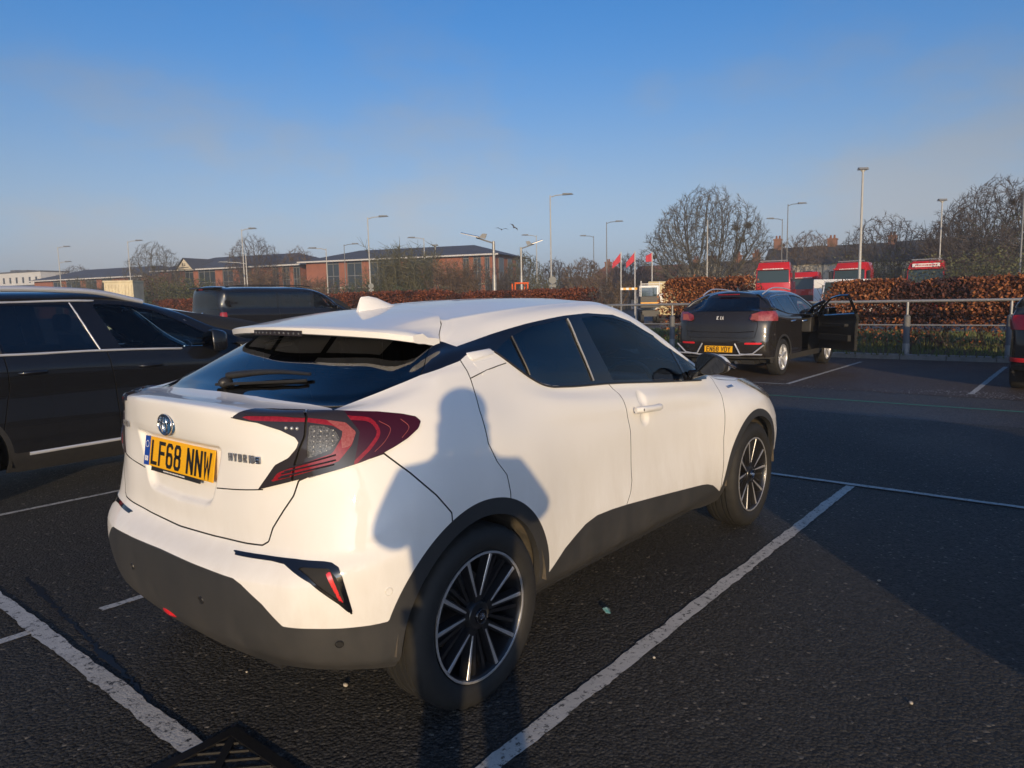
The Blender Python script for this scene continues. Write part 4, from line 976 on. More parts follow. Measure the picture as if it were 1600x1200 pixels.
house('terraced house with dark roof behind the tall middle pole', spot(1284.6, 87.8), spot(1385, 84), 8, 5.3, 7.55, 'render', 'slate_dark', [(7.0, .9, .9)], grp=TG_, wins=3)
house('end terraced house with dark roof behind the right red lorry', spot(1385.6, 83.8), spot(1476, 80), 8, 5.3, 7.6, 'render', 'slate_dark', [], grp=TG_, wins=3)
house('brown-roofed bungalow with a cream gable right of the big tree', spot(1090, 84), spot(1172, 80), 7, 3.6, 5.6, 'render', 'roof_brown', [(3.4, .7, .6), (5.6, .8, .6)], wins=2, name='bungalow')
house('narrow cream gabled house left of the red lorry', spot(1166, 79), spot(1186, 82), 9, 3.8, 5.6, 'render', 'roof_brown', [(1.2, .6, .5)], wins=1)
house('house with a red hipped roof left of the flags', spot(905, 108), spot(968, 104), 8, 3.6, 6.4, 'render', 'roof_red', [(3, .7, .7)], hip=2.5)
house('long house with a red roof behind the flags', spot(982, 104), spot(1052, 100), 8, 3.7, 6.2, 'white_wall', 'roof_red', [], wins=4)
house('brown-roofed house behind the trunk of the big tree', spot(1052.5, 99), spot(1096, 97), 8, 3.7, 6.0, 'brick_dull', 'roof_brown', [(2, .8, .7)])
house('pale low house behind the hedge left of the flags', spot(870, 112), spot(904, 110), 8, 3.4, 5.4, 'render', 'roof_brown', [], hip=2)

# --- lamp posts
GL = 'lamp posts beyond the car park'
def lamp(label, b, ytop, d, arm=1, m='pole', al=1.2, low=None, r=.068, nm='lamp_post'):
    h = lift(b, ytop, d); t = thing(nm, label, 'lamp post', spot(b, d), -(math.pi/2 - .6885), GL)
    B().tube([(0, 0, 0), (0, 0, 2.2), (0, 0, h)], [r, r, r*.62], 8).obj('pole', MT[m], t, smooth=60)
    def head(z, s, l):
        B().tube([(0, 0, z - .15), (s * l * .4, 0, z), (s * l, 0, z + .05)], .04, 6).obj('arm', MT[m], t, smooth=60)
        B().add([(s*l*.85, -.16, z), (s*(l + .7), -.13, z + .04), (s*(l + .7), .13, z + .04), (s*l*.85, .16, z), (s*l*.85, -.10, z + .16), (s*(l + .55), -.07, z + .15), (s*(l + .55), .07, z + .15), (s*l*.85, .10, z + .16)], [(3,2,1,0),(4,5,6,7),(0,1,5,4),(1,2,6,5),(2,3,7,6),(3,0,4,7)]).obj('lamp_head', MT['pole_dark'], t)
    if arm in (1, -1): head(h, arm, al)
    elif arm == 2: head(h, 1, -.35); head(h, -1, -.35)
    if low: head(lift(b, low[0], d), low[1], low[2])
    return t
for a in (('lamp post at the far left edge', 9, 392, 95, -1), ('lamp post between white block and first office', 106, 388, 98, 1, 'pole', 1.0, (411, 1, 1.0)), ('lamp post over the first office roof', 214, 379, 90, 1), ('tall lamp post above the black van', 390, 361, 76, 1, 'pole', .9), ('thin second post beside the tall one above the van', 394, 398, 70, 0, 'pole', 1, (411, -1, 2.0)), ('dark lamp post behind the rounded tree', 369, 395, 120, 1, 'pole_dark'), ('pale lamp post at the left end of the long office', 518, 390, 76, -1),
          ('dark lamp post before the long office roof', 546, 384, 92, 1, 'pole_dark'), ('tall pale lamp post behind the roof fin', 584, 343, 66, 1), ('pale lamp post right of the willowy bush', 669, 374, 84, -1), ('short-headed pale post beside it', 686, 386, 80, 2), ('pale thin lamp post beside the tallest middle one', 842, 370, 92, -1), ('tallest pale lamp post in the middle', 864, 310, 60, 1), ('dark lamp post left of the flags', 930, 371, 98, -1, 'pole_dark'), ('taller dark lamp post left of the flags', 950, 350, 82, 1, 'pole_dark'),
          ('plain pole before the big bare tree', 1105, 347, 60, 0), ('dark lamp post over the left red lorry', 1220, 345, 84, -1, 'pole_dark'), ('taller dark lamp post over the left red lorry', 1228, 323, 74, 1, 'pole_dark'), ('tallest pole with a small double head', 1341, 272, 48, 2, 'pole', 1, None, .10), ('pole with a small double head over the right red lorry', 1464, 318, 56, 2), ('lamp post at the right edge before the dark tree', 1589, 293, 46, 1, 'pole_dark', 1.0)): lamp(*a)
MT['solar'] = mat('solar_panel', (.02, .025, .045), .2, spec=.8)
for lb, b_, y, d, s, pw in (('steel solar street lamp with a tilted panel before the brick office', 776, 379, 40, -1, 1.3), ('second solar street lamp right of the brick office', 818, 388, 52, 1, 1.0)):
    h = lift(b_, y, d); t = thing('solar_lamp', lb, 'street lamp', spot(b_, d), -(math.pi/2 - .6885))
    B().tube([(0, 0, 0), (0, 0, h*.62)], .125, 10).tube([(0, 0, h*.62), (0, 0, h)], .085, 10).obj('pole', MT['galv'], t, smooth=60)
    B().tube([(0, 0, h - .1), (s*.95, 0, h + .22)], .045, 6).obj('arm', MT['galv'], t)
    B().add([(s*.8, -.35, h + .18), (s*(.8 + pw*.75), -.35, h + .42), (s*(.8 + pw*.75), .35, h + .52), (s*.8, .35, h + .28), (s*.8, -.35, h + .23), (s*(.8 + pw*.75), -.35, h + .46), (s*(.8 + pw*.75), .35, h + .56), (s*.8, .35, h + .33)], [(3,2,1,0),(4,5,6,7),(0,1,5,4),(1,2,6,5),(2,3,7,6),(3,0,4,7)]).obj('solar_panel', MT['solar'], t)
    B().add([(s*.45, -.2, h + .12), (s*.8, -.2, h + .20), (s*.8, .2, h + .26), (s*.45, .2, h + .16), (s*.35, -.15, h + .40), (s*.6, -.15, h + .42), (s*.6, .15, h + .44), (s*.35, .15, h + .42)], [(3,2,1,0),(4,5,6,7),(0,1,5,4),(1,2,6,5),(2,3,7,6),(3,0,4,7)]).obj('lamp_head', MT['pole_dark'], t)
# --- flags
MT['flag'] = mat('flag_red', (.50, .04, .06), .8)
for lb, b_, y, d, ph in (('leftmost of the three red flags', 972, 395, 64, 0), ('middle one of the three red flags', 993.5, 394, 63, 1), ('rightmost of the three red flags, before the big tree', 1020, 395, 62, 2.4)):
    h = lift(b_, y, d); t = thing('red_flag', lb, 'flag', spot(b_, d), -(math.pi/2 - .6885), 'red flags on white poles')
    B().tube([(0, 0, 0), (0, 0, h)], .05, 8).obj('flag_pole', MT['fascia'], t, smooth=60)
    V, F = [], []
    for i in range(7):
        for j in range(6):
            u_, v_2 = i / 6, j / 5; sag = (.9 if ph < 2 else .3)
            V.append((-u_ * (.75 if ph < 2 else .55), .07 * math.sin(u_ * 7 + ph + v_2), h - .05 - v_2 * .75 * (1 - .35*u_) - u_ * sag))
    for i in range(6):
        for j in range(5): F.append((i*6 + j, i*6 + j + 1, (i+1)*6 + j + 1, (i+1)*6 + j))
    B().add(V, F).obj('flag_cloth', MT['flag'], t, fix=False, smooth=60)
# --- signs seen from behind, birds
MT['sign_back'] = mat('sign_back', (.17, .18, .18), .6)
for lb, b_, y, d, r in (('grey round sign back on the tallest middle lamp post', 866, 438, 58, .30), ('pale sign plates on the lamp post behind the roof fin', 585, 447, 64, .24), ('small white round sign on the thin pale post', 842.5, 443, 90, .22)):
    z = lift(b_, y, d); t = thing('road_sign', lb, 'sign', spot(b_, d), -(math.pi/2 - .6885))
    B().tube([(0, .04, 0), (0, .04, z + .2)], .035, 6).obj('sign_pole', MT['galv'], t); B().lathe([(0, -.012), (r, -.012), (r, .012), (0, .012)], 20, XF((0, 0, z))).obj('sign_plate', MT['sign_back'], t, smooth=40)
    B().box((-r*.9, -.012, z - r*1.9), (r*.9, .012, z - r*1.15)).obj('sub_plate', MT['sign_back'], t)
for lb, b_, y, d, s, tl in (('gull gliding above the solar lamp', 789, 361, 60, 1, .1), ('second gull banking beside it', 809, 358, 62, .8, .6)):
    z = lift(b_, y, d); R = B(); s *= .26
    for sg in (-1, 1): R.add([(0, -.05, 0), (sg*.5*s/.42, .02, .13), (sg*1.0*s/.42, .14, .05), (sg*.5*s/.42, .22, .11), (0, .16, 0)], [(0, 1, 3, 4), (1, 2, 3)])
    t = thing('gull', lb, 'bird', (*spot(b_, d).xy, z), -(math.pi/2 - .6885)); t.rotation_euler = (0, tl, -(math.pi/2 - .6885) + tl)
    MT.setdefault('gull', mat('gull_feathers', (.14, .14, .15), .8)); R.obj('wings', MT['gull'], t, fix=False); B().ball((0, .06, 0), (.06, .2, .06), 8, 6).obj('bird_body', MT['gull'], t, smooth=60)

# --- lorries and vans beyond the hedge
def dashes(w, h):
    """A line of print too far off to read: short upright strokes of uneven width."""
    R = random.Random(5); q = B(); x = -w / 2
    while x < w / 2: a = R.uniform(.03, .09); q.box((x, -.006, -h / 2), (x + a, 0, h / 2 * R.choice((1, 1, .7)))); x += a + R.uniform(.02, .05)
    return q
MT['lorry_dark'] = mat('lorry_trim', (.02, .02, .022), .5); MT['screen'] = mat('lorry_screen', (.03, .05, .05), .08, spec=.7)
def lorry(label, b, d, rz, w=2.45, top=3.9, vis='red_paint', bar=True, sign=None, cowl=True, body=True, s=1.0):
    t = thing('red_lorry', label, 'lorry', spot(b, d), -(math.pi/2 - .6885) + rz, 'red lorries parked in the yard'); h = w / 2; zt = top
    # local -y faces the viewer
    w0, w1 = zt - 1.52, zt - .62
    cab = B().add([(-h, 0, .5), (h, 0, .5), (h, .02, w0 - .1), (-h, .02, w0 - .1), (h*.97, .14, w1 + .03), (-h*.97, .14, w1 + .03), (h*.95, .22, w1 + .16), (-h*.95, .22, w1 + .16), (h*.88, .60, zt), (-h*.88, .60, zt), (h*.88, 2.1, zt), (-h*.88, 2.1, zt), (h, 2.2, w1), (-h, 2.2, w1), (h, 2.2, .5), (-h, 2.2, .5)],
        [(0, 1, 2, 3), (3, 2, 4, 5), (5, 4, 6, 7), (7, 6, 8, 9), (9, 8, 10, 11), (11, 10, 12, 13), (13, 12, 14, 15), (1, 14, 12, 4, 2), (4, 12, 10, 8, 6), (0, 3, 5, 13, 15), (5, 7, 9, 11, 13), (0, 15, 14, 1)]).obj('cab', M_(vis), t, bevel=.04, smooth=40)
    B().add([(-h*.92, -.012, w0), (h*.92, -.012, w0), (h*.90, .10, w1), (-h*.90, .10, w1), (-h*.92, .06, w0), (h*.92, .06, w0), (h*.90, .17, w1), (-h*.90, .17, w1)], [(0, 1, 2, 3), (0, 4, 5, 1), (1, 5, 6, 2), (2, 6, 7, 3), (3, 7, 4, 0)]).obj('windscreen', MT['screen'], t)
    for sg in (-1, 1):
        B().box((sg*h + .004*sg - .002, .35, w0 + .05), (sg*h + .006*sg + .002, 1.2, w1 - .05)).obj('side_window', MT['screen'], t)
        B().box((sg*(h + .22) - .09, .0, w0 + .15), (sg*(h + .22) + .09, .14, w1 - .05)).obj('door_mirror', MT['lorry_dark'], t, bevel=.02)
        B().box((sg*h*.72 - .2, -.03, .75), (sg*h*.72 + .2, -.002, 1.0)).obj('headlight', M_('lamp_clear'), t)
    B().box((-h*.94, -.14, w1 + .05), (h*.94, .14, w1 + .15)).obj('sun_visor', M_(vis), t)
    B().box((-h*.8, -.025, 1.05), (h*.8, -.002, 1.5)).obj('grille', MT['lorry_dark'], t); B().box((-h, -.06, .35), (h, .3, .7)).obj('bumper', M_(vis), t)
    for sg in (-1, 1): B().box((sg*h*.86 - .12, -.03, 1.55), (sg*h*.86 + .12, -.004, 1.75)).obj('corner_light', M_('lamp_clear'), t)
    if bar: B().tube([(-h*.8, .5, zt + .1), (h*.8, .5, zt + .1)], .05, 8).tube([(-h*.6, .6, zt), (-h*.6, .5, zt + .1)], .03, 6).tube([(h*.6, .6, zt), (h*.6, .5, zt + .1)], .03, 6).obj('light_bar', MT['galv'], t)
    if sign: B().box((-h*.72, .18, w1 + .2), (h*.72, .30, w1 + .44)).obj('roof_sign', MT['white_print'], t); o_l = dashes(1.3, .10).obj('sign_lettering', MT['flag'], t); o_l.location = (0, .175, w1 + .32); o_l['kind'] = 'stuff'
    else: o_l = dashes(1.4, .08).obj('sign_lettering', MT['white_print'], t); o_l.location = (0, -.145, w1 + .10); o_l['kind'] = 'stuff'
    for x in (-h + .17, h - .17):
        for y in (.75, 5.0): wv = B().lathe([(0, -.15), (.3, -.15), (.5, -.13), (.51, .13), (.3, .15), (0, .15)], 24, XF((x, y, .51), rz=math.pi/2)).obj('wheel', MT['rubber'], t, smooth=40)
    B().box((-.45, .3, .6), (.45, 6.2, .85)).obj('chassis', MT['lorry_dark'], t)
    if body: B().box((-h*.9, 2.5, .95), (h*.9, 6.4, 2.6)).obj('load_body', M_(vis), t, bevel=.03)
    return t
lorry('big red lorry cab just over the roof of the dark hatchback', 1207, 54, -.45, top=4.0)
lorry('smaller red lorry with a grey windscreen beside the big one', 1255, 64, -.58, w=2.3, top=3.55, bar=False)
lorry('red lorry with white lettering on its visor behind the tall pole', 1325, 57, -.72, top=4.0)
lorry('red lorry with a pale roof sign at the right', 1443, 50, -.62, w=2.3, top=3.7, sign=True)
def plain_van(name, label, cat, b, d, rz, W, L, H, paint, zoff=0):
    t = thing(name, label, cat, (*spot(b, d).xy, zoff), -(math.pi/2 - .6885) + rz); h = W / 2
    B().add([(-h, 0, .35), (h, 0, .35), (h, 0, .9), (-h, 0, .9), (h*.95, .75, 1.15), (-h*.95, .75, 1.15), (h*.86, 1.5, H - .06), (-h*.86, 1.5, H - .06), (h*.86, L, H), (-h*.86, L, H), (h, L, 1.2), (-h, L, 1.2), (h, L, .35), (-h, L, .35), (h, 1.4, 1.2), (-h, 1.4, 1.2)],
      [(0, 1, 2, 3), (3, 2, 4, 5), (5, 4, 6, 7), (7, 6, 8, 9), (9, 8, 10, 11), (11, 10, 12, 13), (1, 12, 10, 14, 4, 2), (14, 10, 8, 6, 4), (0, 3, 5, 15, 11, 13), (15, 5, 7, 9, 11), (0, 13, 12, 1)]).obj('van_body', M_(paint), t, bevel=.05, smooth=40)
    B().add([(-h*.84, .72, 1.17), (h*.84, .72, 1.17), (h*.78, 1.40, H - .14), (-h*.78, 1.40, H - .14)], [(0, 1, 2, 3)]).obj('windscreen', MT['screen'], t)
    for sg in (-1, 1): B().box((sg*h*.96 - .01, 1.5, 1.25), (sg*h*.96 + .01, 2.2, H - .3)).obj('side_window', MT['screen'], t); B().box((sg*h*.7 - .15, -.02, .75), (sg*h*.7 + .15, .03, .95)).obj('headlight', M_('lamp_clear'), t)
    for x in (-h + .1, h - .1):
        for y in (.8, L - .9): B().lathe([(0, -.1), (.2, -.1), (.33, -.09), (.33, .09), (0, .1)], 20, XF((x, y, .33), rz=math.pi/2)).obj('wheel', MT['rubber'], t, smooth=40)
    return t
plain_van('white_van', 'white van behind the copper hedge, under the lettered red lorry', 'van', 1309, 40, -.50, 2.0, 5.0, 2.35, 'van_white')
plain_van('white_van', 'white van roof just showing left of the signed red lorry', 'van', 1402, 46, 1.2, 2.0, 5.0, 2.50, 'van_white')
MT['cream_paint'] = mat('cream_paint', (.60, .50, .28), .4)
plain_van('cream_van', 'cream van roof above the hedge right of the big tree', 'van', 1138, 48, 1.35, 2.0, 5.2, 2.62, 'cream_paint')
tp = thing('tipper_truck', 'small white and black tipper truck in the gap between hedges', 'truck', spot(1018, 42), -(math.pi/2 - .6885) - .12)
B().box((-.55, 1.8, .8), (.62, 3.4, 2.28)).obj('cab', M_('van_white'), tp, bevel=.05); B().box((-.5, 1.78, 1.5), (.5, 1.80, 2.15)).obj('rear_window', MT['screen'], tp); B().box((-.62, -.4, .95), (.50, 1.7, 1.62)).obj('tipper_body', MT['lorry_dark'], tp, bevel=.02)
MT['hazard'] = mat('hazard_yellow', (.75, .36, .03), .5); B().box((-.60, -.43, 1.18), (.48, -.405, 1.27)).obj('hazard_strip', MT['hazard'], tp); B().box((-.5, -.3, .45), (.45, 3, .8)).obj('chassis', MT['lorry_dark'], tp)
B().tube([(-.58, -.38, 1.6), (-.58, -.38, 2.5)], .03, 6).tube([(.46, -.38, 1.6), (.46, -.38, 2.45)], .03, 6).tube([(-.60, -.38, 2.32), (.62, -.38, 2.32)], .03, 6).obj('ladder_rack', M_('van_white'), tp)
B().box((.46, -.05, 1.2), (.72, .0, 1.75)).obj('tail_board', M_('van_white'), tp)
for x in (-.5, .42):
    for y in (0, 2.7): B().lathe([(0, -.1), (.36, -.09), (.36, .09), (0, .1)], 20, XF((x, y, .36), rz=math.pi/2)).obj('wheel', MT['rubber'], tp, smooth=40)
hz_ = thing('hazard_board', 'orange and white hazard board left of the tipper truck', 'barrier', spot(984, 40), -(math.pi/2 - .6885))
MT['orange'] = mat('safety_orange', (.72, .12, .02), .55)
for k in range(6): B().box((-.46 + k * .155, 0, 1.98), (-.46 + k * .155 + .15, .03, 2.10)).obj('board_panel', MT['hazard'] if k % 2 else MT['white_print'], hz_)
for x in (-.4, .4): B().tube([(x, .05, 0), (x, .05, 2.1)], .03, 6).obj('board_leg', MT['galv'], hz_)
og = thing('mini_digger', 'small orange digger behind the hedge by the second solar lamp', 'digger', spot(818, 46), -(math.pi/2 - .6885) + .2)
B().tube([(-.42, 0, 1.2), (-.42, 0, 2.62)], .05, 6).tube([(.40, 0, 1.2), (.40, 0, 2.62)], .05, 6).tube([(-.46, 0, 2.62), (.46, 0, 2.62)], .06, 6).tube([(-.42, .9, 1.2), (-.42, .9, 2.62)], .05, 6).tube([(.40, .9, 1.2), (.40, .9, 2.62)], .05, 6).obj('roll_cage', MT['orange'], og); B().box((-.48, -.1, .55), (.5, 1.2, 1.35)).obj('digger_body', MT['orange'], og, bevel=.05)
B().box((-.5, -.1, 0), (-.25, 1.3, .5)).obj('track', MT['rubber'], og, bevel=.1); B().box((.25, -.1, 0), (.5, 1.3, .5)).obj('track', MT['rubber'], og, bevel=.1)
B().tube([(.3, -.1, 1.0), (.5, -.9, 1.9), (.6, -1.5, 1.2)], .08, 6).obj('digger_arm', MT['orange'], og); B().box((-.25, .5, 1.35), (.2, .95, 1.9)).obj('seat', MT['lorry_dark'], og, bevel=.05)
# ------------------------------------------------------------------ white crossover: control columns of the right half
def _side(x, low, up):
    return [(x, -y, z) for z, y in low] + [(a, -b, c) for a, b, c in up]
CH = [
 # rear centre, y=0 .. front centre
 [(-.66,0,.30),(-.715,0,.37),(-.745,0,.50),(-.748,0,.605),(-.738,0,.632),(-.672,0,.685),(-.664,0,.72),(-.668,0,.80),(-.664,0,.90),(-.668,0,1.0),(-.682,0,1.06),(-.69,0,1.143),(-.668,0,1.158),(-.55,0,1.153),
  (-.42,0,1.185),(-.24,0,1.285),(-.08,0,1.365),(.03,0,1.415),(.15,0,1.443),(.28,0,1.461),(.45,0,1.478)],
 [(-.652,-.28,.30),(-.706,-.28,.37),(-.738,-.28,.50),(-.741,-.28,.605),(-.731,-.28,.632),(-.668,-.28,.688),(-.66,-.28,.722),(-.662,-.28,.80),(-.658,-.28,.90),(-.66,-.28,1.0),(-.672,-.28,1.06),(-.675,-.28,1.139),(-.652,-.28,1.154),(-.535,-.28,1.152),
  (-.41,-.28,1.182),(-.23,-.28,1.28),(-.06,-.28,1.362),(.05,-.28,1.408),(.16,-.27,1.434),(.3,-.14,1.46),(.48,0,1.48)],
 [(-.62,-.50,.30),(-.68,-.50,.37),(-.714,-.50,.50),(-.716,-.50,.60),(-.706,-.50,.63),(-.652,-.50,.698),(-.643,-.50,.73),(-.638,-.50,.80),(-.633,-.50,.90),(-.627,-.50,1.0),(-.625,-.50,1.06),(-.620,-.50,1.122),(-.598,-.50,1.138),(-.47,-.49,1.145),
  (-.38,-.49,1.178),(-.19,-.485,1.268),(-.01,-.47,1.35),(.09,-.455,1.393),(.19,-.43,1.423),(.35,-.22,1.459),(.52,0,1.4815)],
 [(-.56,-.66,.305),(-.61,-.68,.36),(-.648,-.69,.50),(-.648,-.695,.595),(-.638,-.69,.64),(-.60,-.685,.705),(-.59,-.685,.74),(-.576,-.68,.81),(-.56,-.67,.90),(-.552,-.66,1.0),(-.545,-.655,1.06),(-.52,-.65,1.114),(-.495,-.645,1.135),(-.40,-.625,1.145),
  (-.30,-.62,1.185),(-.11,-.605,1.262),(.06,-.585,1.328),(.14,-.56,1.368),(.22,-.51,1.412),(.4,-.26,1.461),(.56,0,1.4835)],
 [(-.46,-.775,.30),(-.495,-.795,.35),(-.525,-.81,.50),(-.527,-.813,.595),(-.522,-.813,.66),(-.49,-.808,.715),(-.48,-.805,.76),(-.465,-.80,.83),(-.445,-.79,.92),(-.425,-.778,1.0),(-.405,-.765,1.06),(-.38,-.75,1.105),(-.355,-.73,1.135),(-.28,-.692,1.165),
  (-.2,-.672,1.205),(-.04,-.642,1.268),(.10,-.608,1.322),(.19,-.572,1.368),(.26,-.515,1.417),(.45,-.26,1.466),(.61,0,1.487)],
 [(-.36,-.83,.29),(-.375,-.86,.34),(-.38,-.873,.49),(-.38,-.879,.59),(-.372,-.882,.67),(-.35,-.882,.725),(-.34,-.882,.77),(-.322,-.879,.84),(-.30,-.867,.92),(-.275,-.85,1.0),(-.255,-.828,1.065),(-.225,-.802,1.12),(-.19,-.77,1.16),(-.14,-.732,1.198),
  (-.08,-.70,1.234),(.03,-.663,1.285),(.14,-.624,1.327),(.22,-.58,1.372),(.31,-.52,1.422),(.5,-.26,1.469),(.67,0,1.49)],
 _side(0.0,[(.24,.82),(.34,.862),(.49,.885),(.59,.893),(.66,.896),(.715,.8975),(.765,.8975),(.84,.895),(.92,.885),(1.0,.868),(1.07,.845),(1.125,.818),(1.17,.788),(1.215,.754)],
  [(.05,.72,1.25),(.13,.68,1.296),(.23,.635,1.335),(.30,.588,1.38),(.37,.527,1.428),(.55,.26,1.474),(.73,0,1.493)]),
 _side(.30,[(.272,.80),(.34,.842),(.45,.864),(.55,.874),(.63,.880),(.69,.882),(.75,.882),(.83,.878),(.905,.866),(.975,.849),(1.04,.825),(1.10,.797),(1.155,.772),(1.20,.752)],
  [(.31,.73,1.24),(.345,.685,1.303),(.39,.64,1.354),(.43,.594,1.40),(.475,.533,1.438),(.62,.26,1.481),(.79,0,1.495)]),
 _side(.60,[(.272,.79),(.32,.83),(.43,.85),(.52,.855),(.60,.853),(.67,.85),(.74,.849),(.81,.847),(.88,.84),(.95,.828),(1.01,.81),(1.06,.79),(1.095,.77),(1.125,.755)],
  [(.60,.734,1.182),(.605,.69,1.285),(.62,.645,1.383),(.64,.60,1.424),(.66,.54,1.452),(.76,.27,1.489),(.88,0,1.499)]),
 _side(1.0,[(.272,.785),(.32,.826),(.43,.846),(.52,.846),(.60,.838),(.67,.832),(.74,.829),(.80,.828),(.86,.826),(.92,.818),(.97,.805),(1.015,.787),(1.053,.768),(1.083,.755)],
  [(1.0,.734,1.15),(1.0,.69,1.275),(1.0,.64,1.412),(1.0,.60,1.447),(1.0,.54,1.468),(1.0,.27,1.495),(1.0,0,1.502)]),
 _side(1.4,[(.272,.785),(.32,.826),(.42,.846),(.50,.846),(.58,.836),(.65,.827),(.72,.823),(.78,.822),(.84,.82),(.90,.812),(.945,.80),(.985,.785),(1.02,.768),(1.05,.755)],
  [(1.4,.734,1.12),(1.395,.69,1.245),(1.38,.64,1.400),(1.36,.60,1.440),(1.33,.54,1.465),(1.25,.27,1.493),(1.15,0,1.502)]),
 _side(1.8,[(.272,.785),(.31,.828),(.40,.85),(.48,.852),(.56,.844),(.63,.836),(.70,.831),(.76,.829),(.82,.825),(.87,.815),(.915,.803),(.955,.788),(.99,.77),(1.02,.755)],
  [(1.8,.735,1.072),(1.79,.70,1.16),(1.775,.648,1.272),(1.74,.608,1.316),(1.68,.55,1.362),(1.5,.28,1.470),(1.36,0,1.497)]),
 _side(2.1,[(.24,.79),(.31,.832),(.39,.858),(.47,.864),(.55,.862),(.61,.858),(.68,.855),(.74,.851),(.80,.843),(.85,.828),(.89,.81),(.93,.79),(.965,.772),(.995,.755)],
  [(2.1,.742,1.025),(2.09,.72,1.065),(2.06,.682,1.13),(2.0,.637,1.18),(1.9,.58,1.248),(1.7,.3,1.405),(1.52,0,1.485)]),
 _side(2.36,[(.24,.80),(.32,.846),(.42,.876),(.50,.887),(.58,.89),(.65,.89),(.71,.887),(.77,.879),(.82,.865),(.86,.845),(.895,.82),(.925,.79),(.95,.765),(.973,.742)],
  [(2.34,.712,.998),(2.28,.68,1.045),(2.2,.64,1.10),(2.1,.595,1.165),(2.0,.54,1.228),(1.8,.3,1.37),(1.61,0,1.468)]),
 _side(2.65,[(.25,.82),(.34,.86),(.46,.885),(.55,.895),(.62,.8975),(.68,.8975),(.74,.893),(.79,.885),(.83,.87),(.865,.85),(.895,.82),(.92,.78),(.94,.74),(.955,.70)],
  [(2.58,.60,.985),(2.45,.555,1.022),(2.31,.51,1.10),(2.18,.47,1.175),(2.06,.42,1.25),(1.85,.25,1.38),(1.665,0,1.453)]),
 _side(2.95,[(.26,.80),(.34,.85),(.46,.875),(.55,.886),(.62,.887),(.67,.883),(.72,.874),(.76,.861),(.80,.843),(.835,.818),(.86,.787),(.885,.745),(.905,.70),(.92,.66)],
  [(2.83,.52,.955),(2.56,.45,1.008),(2.39,.40,1.085),(2.24,.36,1.165),(2.10,.32,1.25),(1.88,.2,1.385),(1.695,0,1.443)]),
 [(3.12,-.76,.25),(3.18,-.80,.34),(3.2,-.815,.46),(3.205,-.82,.55),(3.2,-.815,.62),(3.2,-.81,.66),(3.19,-.80,.70),(3.18,-.785,.74),(3.17,-.765,.775),(3.155,-.74,.805),(3.14,-.71,.83),(3.12,-.675,.855),(3.1,-.635,.875),(3.06,-.59,.893),
  (2.93,-.45,.94),(2.61,-.36,1.008),(2.43,-.32,1.085),(2.28,-.28,1.165),(2.125,-.25,1.25),(1.9,-.15,1.39),(1.71,0,1.437)],
 [(3.28,-.60,.25),(3.36,-.61,.34),(3.39,-.615,.46),(3.4,-.615,.55),(3.395,-.615,.62),(3.39,-.61,.66),(3.38,-.60,.70),(3.36,-.59,.735),(3.33,-.575,.77),(3.30,-.56,.80),(3.27,-.54,.825),(3.24,-.52,.845),(3.2,-.49,.865),(3.14,-.46,.885),
  (2.98,-.36,.935),(2.64,-.27,1.01),(2.46,-.24,1.085),(2.3,-.21,1.165),(2.14,-.19,1.25),(1.91,-.1,1.395),(1.72,0,1.434)],
 [(3.40,-.30,.25),(3.49,-.30,.34),(3.52,-.305,.46),(3.53,-.305,.55),(3.525,-.305,.62),(3.52,-.30,.66),(3.51,-.30,.70),(3.49,-.295,.735),(3.45,-.29,.77),(3.40,-.28,.80),(3.36,-.27,.825),(3.31,-.26,.848),(3.25,-.25,.868),(3.18,-.23,.89),
  (3.0,-.18,.938),(2.66,-.14,1.012),(2.475,-.12,1.085),(2.31,-.105,1.165),(2.15,-.095,1.25),(1.92,-.05,1.395),(1.725,0,1.432)],
 [(3.43,0,.25),(3.53,0,.34),(3.56,0,.46),(3.575,0,.55),(3.57,0,.62),(3.565,0,.66),(3.55,0,.70),(3.53,0,.735),(3.49,0,.77),(3.44,0,.80),(3.39,0,.825),(3.34,0,.85),(3.27,0,.872),(3.19,0,.892),
  (3.01,0,.94),(2.67,0,1.014),(2.48,0,1.085),(2.315,0,1.165),(2.155,0,1.25),(1.925,0,1.395),(1.73,0,1.430)],
]

def _crease(G):
    """Tighten the roof-side crease and the shoulder under the windows."""
    out = []
    for col in G:
        c = [np.array(p, float) for p in col]
        if len(c) == 21:
            for k, d in ((10, .008), (11, .010)):
                if .4 < c[k][0] < 2.2: c[k] = c[k] + np.array([0, -d, 0])
            c = c[:18] + [c[17] * .16 + c[18] * .84, c[18], c[18] * .86 + c[19] * .14] + c[19:]
        out.append(c)
    return out
CH = _crease(CH)
# ------------------------------------------------------------------ the white crossover
def xz(M): return M.V[:, [0, 2]]
def yz(M): return np.stack([np.abs(M.V[:, 1]), M.V[:, 2]], 1)
def xw(M): return np.stack([M.V[:, 0], np.abs(M.V[:, 1])], 1)
def pz(M, x0=.3): return np.stack([np.arctan2(np.abs(M.V[:, 1]), x0 - M.V[:, 0]), M.V[:, 2]], 1)
def dent(M, d, depth, width):
    t = np.clip(-d / width, 0, 1); t = t * t * (3 - 2 * t)
    return Tri(M.V - M.N * (depth * t)[:, None], M.T)
def at_z(L):
    L = sorted(L, key=lambda q: q[1]); return lambda z: np.interp(z, [q[1] for q in L], [q[0] for q in L])
GAP = .0026

